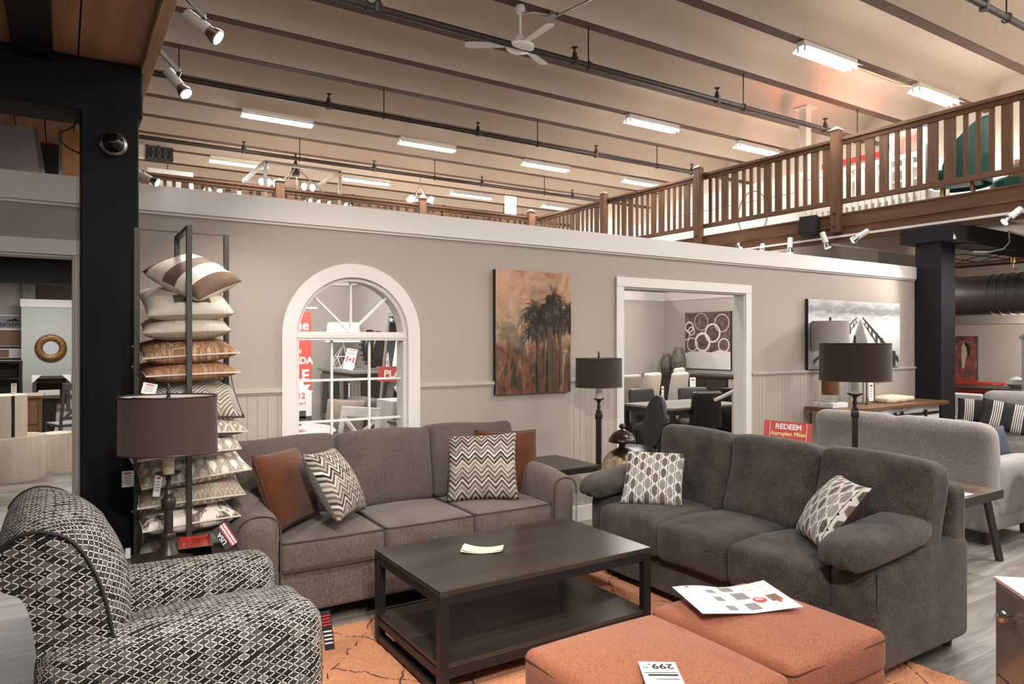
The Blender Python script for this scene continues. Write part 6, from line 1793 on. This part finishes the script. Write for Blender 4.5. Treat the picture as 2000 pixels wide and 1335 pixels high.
# light grey loveseat seen from behind
def grey_sofa(label, x0, x1, y0, y1, h, face, name='loveseat'):
    """face +1: back at x0 facing +X; -1: back at x1 facing -X"""
    t = thing(name, label, 'sofa', ((x0 + x1) / 2, (y0 + y1) / 2, 0)); cx_, cy_ = (x0 + x1) / 2, (y0 + y1) / 2; hy = (y1 - y0) / 2
    bx_ = x0 + .11 if face > 0 else x1 - .11
    m = MB(); cushion(m, (cx_, cy_, .27), ((x1 - x0) / 2 - .01, hy - .012, .17), .03); weld(m.build('base', M['lgrey'], t))
    def bp(P):
        k = max(0, P.z / ((h - .3) / 2)); return Vector((P.x - face * .05 * k * k, P.y, P.z - .02 * abs(math.cos((P.y / hy) * pi)) * 0 - .018 * (abs(P.y) < .03) * (P.z > .2) ))
    m = MB(); cushion(m, (bx_, cy_, (h + .25) / 2), (.105, hy, (h - .25) / 2), .095, (.015, 0, .015), n=14, puff=bp); b_ = weld(m.build('backrest', M['lgrey'], t))
    piping(t, [(bx_ - face * .115, cy_ - hy + .03, .80), (bx_ - face * .128, cy_, h - .115), (bx_ - face * .115, cy_ + hy - .03, .80 + .0)][0:0] or [(bx_ - face * .128, cy_ - hy + .05 + (2 * hy - .1) * i / 12, h - .10 - .004 * math.sin(i)) for i in range(13)], M['lgrey_pipe'], .004, parent=b_)
    for y in (y0 + .09, y1 - .09):
        m = MB(); cushion(m, (cx_ + face * .05, y, .40), ((x1 - x0) / 2 - .06, .09, .215), .06, (0, 0, .01)); weld(m.build('arm', M['lgrey'], t))
    for s_ in (0, 1):
        w = (y1 - y0 - .36) / 2; yy = y0 + .18 + w * (s_ + .5); m = MB(); cushion(m, (cx_ + face * .08, yy, .47), ((x1 - x0) / 2 - .12, w / 2 - .004, .07), .04, (0, 0, .02)); weld(m.build('seat_cushion', M['lgrey'], t))
    legs(t, [(x, y) for x in (x0 + .1, x1 - .1) for y in (y0 + .08, y1 - .08)], .10, .03)
    return t
grey_sofa('light grey tweed loveseat seen from behind, right of the charcoal sofa', 5.68, 6.5, 2.42, 3.86, .90, 1)
grey_sofa('light grey tweed sofa facing the loveseat, behind the striped pillows', 8.55, 9.45, 2.3, 4.08, .92, -1)
pillow('charcoal and cream striped pillow, rear one of two on the far grey sofa', (8.80, 3.87, .70), face_rot(rad(-65), rad(62), -.05), .44, .32, .15, M['stripe'], None, None, 'striped pillows on the far grey sofa', seed=51)
pillow('charcoal and cream striped pillow, front one of two on the far grey sofa', (8.62, 3.52, .685), face_rot(rad(-60), rad(58), -.22), .50, .36, .16, M['stripe'], None, None, 'striped pillows on the far grey sofa', seed=52)
pillow('blue grey printed pillow standing at the arm of the light grey loveseat', (6.36, 2.73, .655), face_rot(rad(-35), rad(72), .1), .32, .30, .15, M['blue_pillow'], None, M['grey_cloth'], seed=53)
t = thing('wood_coffee_table', 'brown wooden coffee table between the two light grey sofas', 'coffee table', (7.35, 2.6, 0)); MB().box(6.95, 7.75, 1.9, 3.0, .40, .45).build('table_top', M['walnut'], t, bevel=.005)
for x in (7.0, 7.64):
    for y in (1.95, 2.89): MB().box(x, x + .06, y, y + .06, 0, .40).build('leg', M['espresso_v'], t)
# side table with splayed legs
t = thing('side_table', 'small side table with plank top and splayed legs behind the charcoal sofa', 'table', (5.15, 2.42, 0))
L = Matrix.Translation(Vector((5.12, 2.45, 0))) @ Matrix.Rotation(rad(0), 4, 'Z')
MB(L).box(-.30, .30, -.21, .21, .445, .49).build('table_top', M['bench_wood'], t, bevel=.003); MB(L).box(-.30, .30, -.215, -.21, .435, .492).build('edge_strip', M['gunmetal'], t)
for x in (-1, 1):
    for y in (-1, 1): MB(L).bar((x * .30, y * .19, 0), (x * .22, y * .14, .445), .036, .036).build('leg', M['brass'] if x < 0 else M['gunmetal'], t)
t = thing('paper_card', 'white paper lying on the plank side table', 'paper', (5.0, 2.36, .4905)); MB().box(4.86, 5.10, 2.28, 2.42, .4905, .492).build('sheet', M['paper'], t)
t = thing('white_table', 'round white side table at the right edge by the grey loveseat', 'table', (6.15, 2.1, 0)); wx, wy = 6.13, 2.12
MB().lathe([(.0, .50), (.25, .50), (.255, .51), (.255, .585), (.25, .595), (.0, .595)], (wx, wy, 0), 36).build('table_top', M['white_metal'], t, 40)
for a in (200, 320, 80): MB().bar((wx + .26 * math.cos(rad(a)), wy + .26 * math.sin(rad(a)), 0), (wx + .16 * math.cos(rad(a)), wy + .16 * math.sin(rad(a)), .51), .035).build('leg', M['white_metal'], t)
# desk corner with horse painting
t = thing('desk', 'long dark wooden desk under the horse painting beyond the right column', 'desk', (12.2, 5.2, 0)); MB().box(11.6, 12.5, 4.4, 6.1, .77, .81).build('table_top', M['espresso'], t)
for x in (11.62, 12.42):
    for y in (4.42, 6.02): MB().box(x, x + .06, y, y + .06, 0, .77).build('leg', M['espresso_v'], t)
t = thing('red_console', 'red cabinet standing against the white wall under the horse painting', 'cabinet', (12.85, 5.85, 0)); MB().box(12.65, 13.1, 5.4, 6.3, .05, .80).build('body', M['red'], t, bevel=.006); MB().box(12.62, 13.12, 5.36, 6.34, .80, .83).build('worktop', M['red'], t)
for y in (5.45, 6.2): MB().box(12.7, 13.05, y, y + .06, 0, .05).build('foot', M['red'], t)
for y in (5.42, 5.86): MB().box(12.635, 12.65, y, y + .42, .1, .76).build('door', M['red'], t, bevel=.004)
t = thing('red_chair_seat', 'red upholstered stool in front of the dark desk', 'stool', (11.3, 5.25, 0)); m = MB(); cushion(m, (11.3, 5.27, .34), (.22, .22, .30), .06); weld(m.build('seat', M['red'], t)); MB().box(11.15, 11.45, 5.12, 5.42, 0, .05).build('base', M['espresso_v'], t)
def horse(m, P):
    W_, H_ = .36, .76; y0_ = 5.70
    def q(u, v, d=.042): return P(y0_ + (1 - u) * W_, d, .84 + v * H_)
    m.mat(2); m.add([q(.40, .84), q(.44, .89), q(.47, .80), q(.55, .75), q(.58, .62), q(.52, .48), q(.48, .33), q(.42, .27), q(.36, .30), q(.355, .42), q(.33, .56), q(.34, .72)], [tuple(range(12))])
    m.mat(3); m.add([q(.47, .87, .0425), q(.60, .84, .0425), q(.72, .70, .0425), q(.68, .52, .0425), q(.61, .60, .0425), q(.56, .74, .0425)], [tuple(range(6))])
    m.mat(3); m.add([q(.37, .32, .043), q(.40, .32, .043), q(.395, .36, .043)], [(0, 1, 2)]); m.add([q(.40, .62, .043), q(.44, .63, .043), q(.43, .65, .043)], [(0, 1, 2)])
canvas('horse_painting', 'red painting of a pale horse head above the red cabinet', 5.70, 6.06, .84, 1.60, 12.9, .04, M['red_art'], M['ink'], horse, [M['hide'], M['ink']], axis='X')
x_chair('slat_chair', 'grey slatted wooden chair behind the desk at the right', (12.75, 4.75), rad(-90), M['grey_wood'], 0, 1.12, sw=.26)
t = thing('curved_chair', 'white curved shell chair tucked at the dark desk', 'chair', (10.7, 4.75, 0))
m = MB(); cushion(m, (10.65, 4.75, .45), (.22, .22, .03), .025); weld(m.build('seat', M['white_metal'], t)); R = Euler((0, rad(-28), 0)).to_matrix(); m = MB(); cushion(m, (10.46, 4.75, .64), (.025, .22, .18), .022, R=R); weld(m.build('backrest', M['white_metal'], t))
for x in (10.5, 10.82):
    for y in (4.6, 4.9): MB().bar((x, y, 0), (x + (.04 if x < 10.6 else -.04), y, .43), .03).build('leg', M['steel_dark'], t)
t = thing('paper_decor', 'white faceted paper ornament on the dark desk', 'ornament', (12.0, 4.75, .81)); m = MB(); m.lathe([(.06, 0), (.13, .06), (.10, .13), (.02, .17)], (12.0, 4.78, .81), 6); m.build('shape', M['paper'], t)
t = thing('house_shelf', 'grey house-shaped shelf unit at the right edge under the round duct', 'shelf', (11.0, 4.1, 0))
y0_, y1_ = 3.55, 4.32; m = MB(); m.box(11.0, 11.4, y1_ - .04, y1_, 0, 1.55); m.box(11.0, 11.4, y0_, y0_ + .04, 0, 1.55); m.build('side_panel', M['grey_wood'], t)

for z in (.3, .72, 1.12, 1.52): MB().box(11.0, 11.38, y0_ + .04, y1_ - .04, z, z + .035).build('shelf', M['grey_wood'], t)
m = MB(); m.bar((11.2, y1_ + .03, 1.55), (11.2, (y0_ + y1_) / 2, 1.86), .40, .04); m.bar((11.2, y0_ - .03, 1.55), (11.2, (y0_ + y1_) / 2, 1.86), .40, .04); m.build('roof', M['grey_wood'], t); MB().box(11.38, 11.4, y0_, y1_, 0, 1.52).build('back_panel', M['wash_wood'], t)
# round duct and pipes below the upper floor
t = thing('air_duct', 'large dark round air duct under the upper floor at the right', 'duct', (11.8, 4.0, 2.21))
m = MB(); m.tube([(11.8, -1, 2.21), (11.8, 9, 2.21)], .30, 36); m.build('duct_run', M['duct'], t, 50)
for y in (1.4, 2.6, 3.3, 3.75, 3.95, 4.5, 4.62, 4.74, 4.86, 4.98, 5.5, 5.7, 6.3): MB().tube([(11.8 + .303 * math.cos(a), y, 2.21 + .303 * math.sin(a)) for a in [k * pi / 18 for k in range(36)]], .008, 6, True).build('seam_ring', M['duct'], t, 60)
for y in (2.0, 3.3, 5.6): MB().box(11.79, 11.81, y, y + .03, 2.5, 3.19).build('strap', M['steel_dark'], t)
t = thing('service_pipe', 'thin brown pipe with a valve under the upper floor beside the right column', 'pipe', (10.4, 4.6, 2.55)); m = MB(); m.tube([(10.4, 2, 2.56), (10.4, 6.5, 2.56)], .022, 8); m.build('pipe', M['brown_wood'], t, 60); m = MB(); m.lathe([(.035, -.03), (.035, .03)], (10.4, 4.18, 2.56), 12); m.tube([(10.4, 4.18, 2.53), (10.4, 4.18, 2.46), (10.4, 4.15, 2.43), (10.4, 4.12, 2.46)], .006, 6); m.build('valve', M['brass'], t)
t = thing('service_pipe', 'long dark pipe above the round duct under the upper floor', 'pipe', (11.2, 4.6, 2.66)); m = MB(); m.tube([(11.2, -1, 2.62), (11.2, 8, 2.62)], .03, 8); m.build('pipe', M['pipe'], t, 60)
t = thing('cable', 'pale cable sagging from the dark beam beside the right column', 'cable', (10.0, 4.1, 2.75)); m = MB(); m.tube([(10.25, 4.17, 2.93), (10.22, 4.15, 2.78), (10.05, 4.15, 2.68), (9.7, 4.16, 2.62), (9.35, 4.18, 2.60)], .010, 6); m.tube([(10.25, 4.17, 2.92), (10.4, 4.0, 2.84), (10.7, 3.7, 2.80)], .010, 6); m.build('wire', M['white_metal'], t, 60)
t = thing('cable', 'tangle of dark cables hanging above the round duct at the right', 'cable', (10.8, 3.6, 2.6)); m = MB()
rn = random.Random(4)
for k in range(5): m.tube([(10.7 + .1 * k, 3.0 + i * .35, 2.62 - .09 * math.sin(i * 1.1 + k) + .02 * k) for i in range(8)], .007, 5)
m.build('wire', M['ink'], t, 60)

# mirrored chest at the lower right corner
t = thing('mirrored_chest', 'mirrored chest with crystal knob at the lower right corner', 'chest', (2.8, .98, 0))
L = Matrix.Translation(Vector((2.64, 1.11, 0))) @ Matrix.Rotation(rad(-133), 4, 'Z')   # local +x runs along the mirrored front, +y into the chest
m = MB(L); m.box(0.008, .46, .008, .40, .05, .70); m.build('body', M['white_metal'], t)
m = MB(L); m.box(.012, .45, -.004, .008, .40, .695); dr = m.build('drawer', M['silvered'], t, bevel=.003)
m = MB(L); m.box(.012, .45, -.004, .008, .06, .39); m.build('drawer', M['silvered'], t, bevel=.003)
m = MB(L); m.box(-.004, .008, .0, .40, .05, .70); m.build('side_panel', M['silvered'], t)
m = MB(L); m.box(-.006, .47, -.008, .41, .70, .715); m.build('worktop', M['white_metal'], t, bevel=.004)
m = MB(L @ TX(.11, -.004, .62) @ Matrix.Rotation(pi / 2, 4, 'X')); m.lathe([(.006, 0), (.006, .012), (.018, .022), (.020, .032), (.012, .044), (.002, .048)], seg=8); m.build('knob', M['chrome'], dr)
m = MB(L)
for x in (.02, .42):
    for y in (.02, .36): m.box(x, x + .03, y, y + .03, 0, .05)
MB(L).box(.02, .44, .02, .38, 0, .05).build('plinth', M['white_metal'], t)
# ================================================================= camera and light
cam = D.cameras.new('camera'); co = D.objects.new('camera', cam); COL.objects.link(co)
cam.sensor_width = 36; cam.sensor_fit = 'HORIZONTAL'; cam.lens = 36 * 1374 / 2000
cam.clip_start = .05; cam.clip_end = 100
co.location = (0, 0, 1.5); co.rotation_euler = (pi / 2, 0, -math.atan2(880, 1374))
SC.camera = co

def spot(name, loc, target, power, angle=60, blend=.5, r=.05, col=(1, .9, .8)):
    l = D.lights.new(name, 'SPOT'); l.energy = power; l.spot_size = math.radians(angle); l.spot_blend = blend; l.shadow_soft_size = r; l.color = col
    o = D.objects.new(name, l); COL.objects.link(o); o.location = loc
    o.rotation_euler = (Vector(target) - Vector(loc)).to_track_quat('-Z', 'Y').to_euler(); return o
def area(name, loc, sx, sy, power, col=(1, .95, .88), rot=(0, 0, 0)):
    l = D.lights.new(name, 'AREA'); l.shape = 'RECTANGLE'; l.size = sx; l.size_y = sy; l.energy = power; l.color = col
    o = D.objects.new(name, l); COL.objects.link(o); o.location = loc; o.rotation_euler = rot; return o
def point(name, loc, power, r=.1, col=(1, .9, .8)):
    l = D.lights.new(name, 'POINT'); l.energy = power; l.shadow_soft_size = r; l.color = col
    o = D.objects.new(name, l); COL.objects.link(o); o.location = loc; return o

WARM = (1, .94, .88)
# fluorescent strips: an area lamp each, plus an added point lamp brightening the ceiling
for i, (x, y) in enumerate(FIXTURES):
    area('strip_glow', (x + .6, y, 5.33), 1.2, .16, 105, (1, .965, .93))
    point('ceiling_fill', (x + .6, y - .25, 4.6), 52, .5, (1, .955, .91))
# more strips of the same rows further along the hall, outside the picture
for x, y in ((1.0, 5.8), (-2.5, 9.3), (-2.5, 12.8), (4.5, 2.3), (8.3, 2.3), (11.2, 2.3), (4.5, -1.2), (8.3, -1.2)):
    area('strip_glow', (x + .6, y, 5.33), 1.2, .16, 105, (1, .965, .93))
    point('ceiling_fill', (x + .6, y - .25, 4.6), 52, .5, (1, .955, .91))
# ceiling spots over the seating group, on the rim board of the left upper floor and its neighbours behind the camera
spot('track_spot', (.70, 3.08, 2.65), (1.9, 4.6, 1.3), 90, 80, .8, .04, WARM)
spot('track_spot', (.62, 3.74, 2.60), (1.0, 4.6, .9), 50, 80, .8, .04, WARM)
spot('track_spot', (.6, .6, 2.85), (1.9, 3.2, .4), 260, 75, .7, .05, WARM)
spot('track_spot', (.6, -.6, 2.85), (2.6, 2.3, .4), 300, 80, .7, .05, WARM)
spot('track_spot', (.45, 1.3, 2.85), (1.25, 3.3, .1), 190, 62, .6, .05, WARM)
spot('track_spot', (.2, -.4, 2.85), (.2, 2.9, .5), 170, 75, .7, .05, WARM)
for x, y, tx, ty, tz in ((9.0, 4.0, 6.6, 4.6, .9), (9.0, 5.5, 6.0, 4.0, .4), (9.0, 3.0, 5.6, 3.2, .5), (9.0, 1.5, 4.2, 2.2, .5)):
    spot('track_spot', (x, y, 2.80), (tx, ty, tz), 200, 75, .6, .05, WARM)
# spots in the neighbouring rooms, and unseen area lamps added to brighten them
spot('room_light', (1.6, 6.2, 2.7), (3.2, 8.8, 1.2), 260, 80, .5, .05, WARM)
area('room_fill', (2.2, 7.3, 2.95), 1.2, .3, 70, (1, .97, .94))
spot('room_light', (6.4, 5.2, 2.8), (9.6, 9.0, 1.2), 350, 70, .4, .04, WARM)
area('room_fill', (7.3, 7.6, 2.95), 1.2, .3, 90, (1, .97, .94))
area('room_fill', (-1.4, 9.5, 2.9), 1.2, .3, 90, (1, .96, .92))
area('room_fill', (-.6, 12.5, 2.9), 1.2, .3, 90, (1, .96, .92))
area('room_fill', (-.3, 17.2, 2.9), 1.2, .3, 120, (1, .98, .95))
area('room_fill', (10.2, 3.2, 2.6), 1.2, .3, 90, (1, .97, .94))
point('room_light', (12.5, 4.6, 1.55), 60, .15, WARM)  # unseen point lamp added to brighten the far right wall
area('room_fill', (11.0, 6.0, 2.6), 1.0, .3, 30, (1, .97, .94))
area('room_fill', (6.5, 1.2, 2.9), 1.2, .3, 90, (1, .97, .94))
# upper floor lights: the box chandelier, and an added red lamp tinting one ceiling bay
point('bulb_glow', (4.3, 15.05, 4.7), 60, .3, (1, .85, .7))
point('bulb_glow', (7.06, 15.0, 4.8), 40, .25, (1, .85, .7))
spot('pink_bay_fill', (10.9, 5.9, 4.4), (11.3, 6.98, 5.75), 260, 95, .9, .2, (1, .30, .2))
point('under_floor_fill', (9.75, 7.3, 2.5), 45, .2, (1, .97, .94))  # added lamp without a fixture, lights the underside of the upper deck
area('upper_strip', (12.0, 6.2, 4.9), 1.2, .3, 90, (1, .97, .94))
w = D.worlds.new('world'); SC.world = w; w.use_nodes = True
w.node_tree.nodes['Background'].inputs[0].default_value = (1, .975, .95, 1)
w.node_tree.nodes['Background'].inputs[1].default_value = 1.0

SC.view_settings.view_transform = 'Standard'
SC.view_settings.look = 'None'
SC.view_settings.gamma = 1.0
SC.view_settings.exposure = -0.45
SC.view_settings.use_curve_mapping = False
c = SC.cycles
c.use_denoising = True
c.max_bounces = 7; c.diffuse_bounces = 4; c.glossy_bounces = 3; c.transmission_bounces = 4; c.transparent_max_bounces = 8
c.caustics_reflective = False; c.caustics_refractive = False
c.sample_clamp_indirect = 6
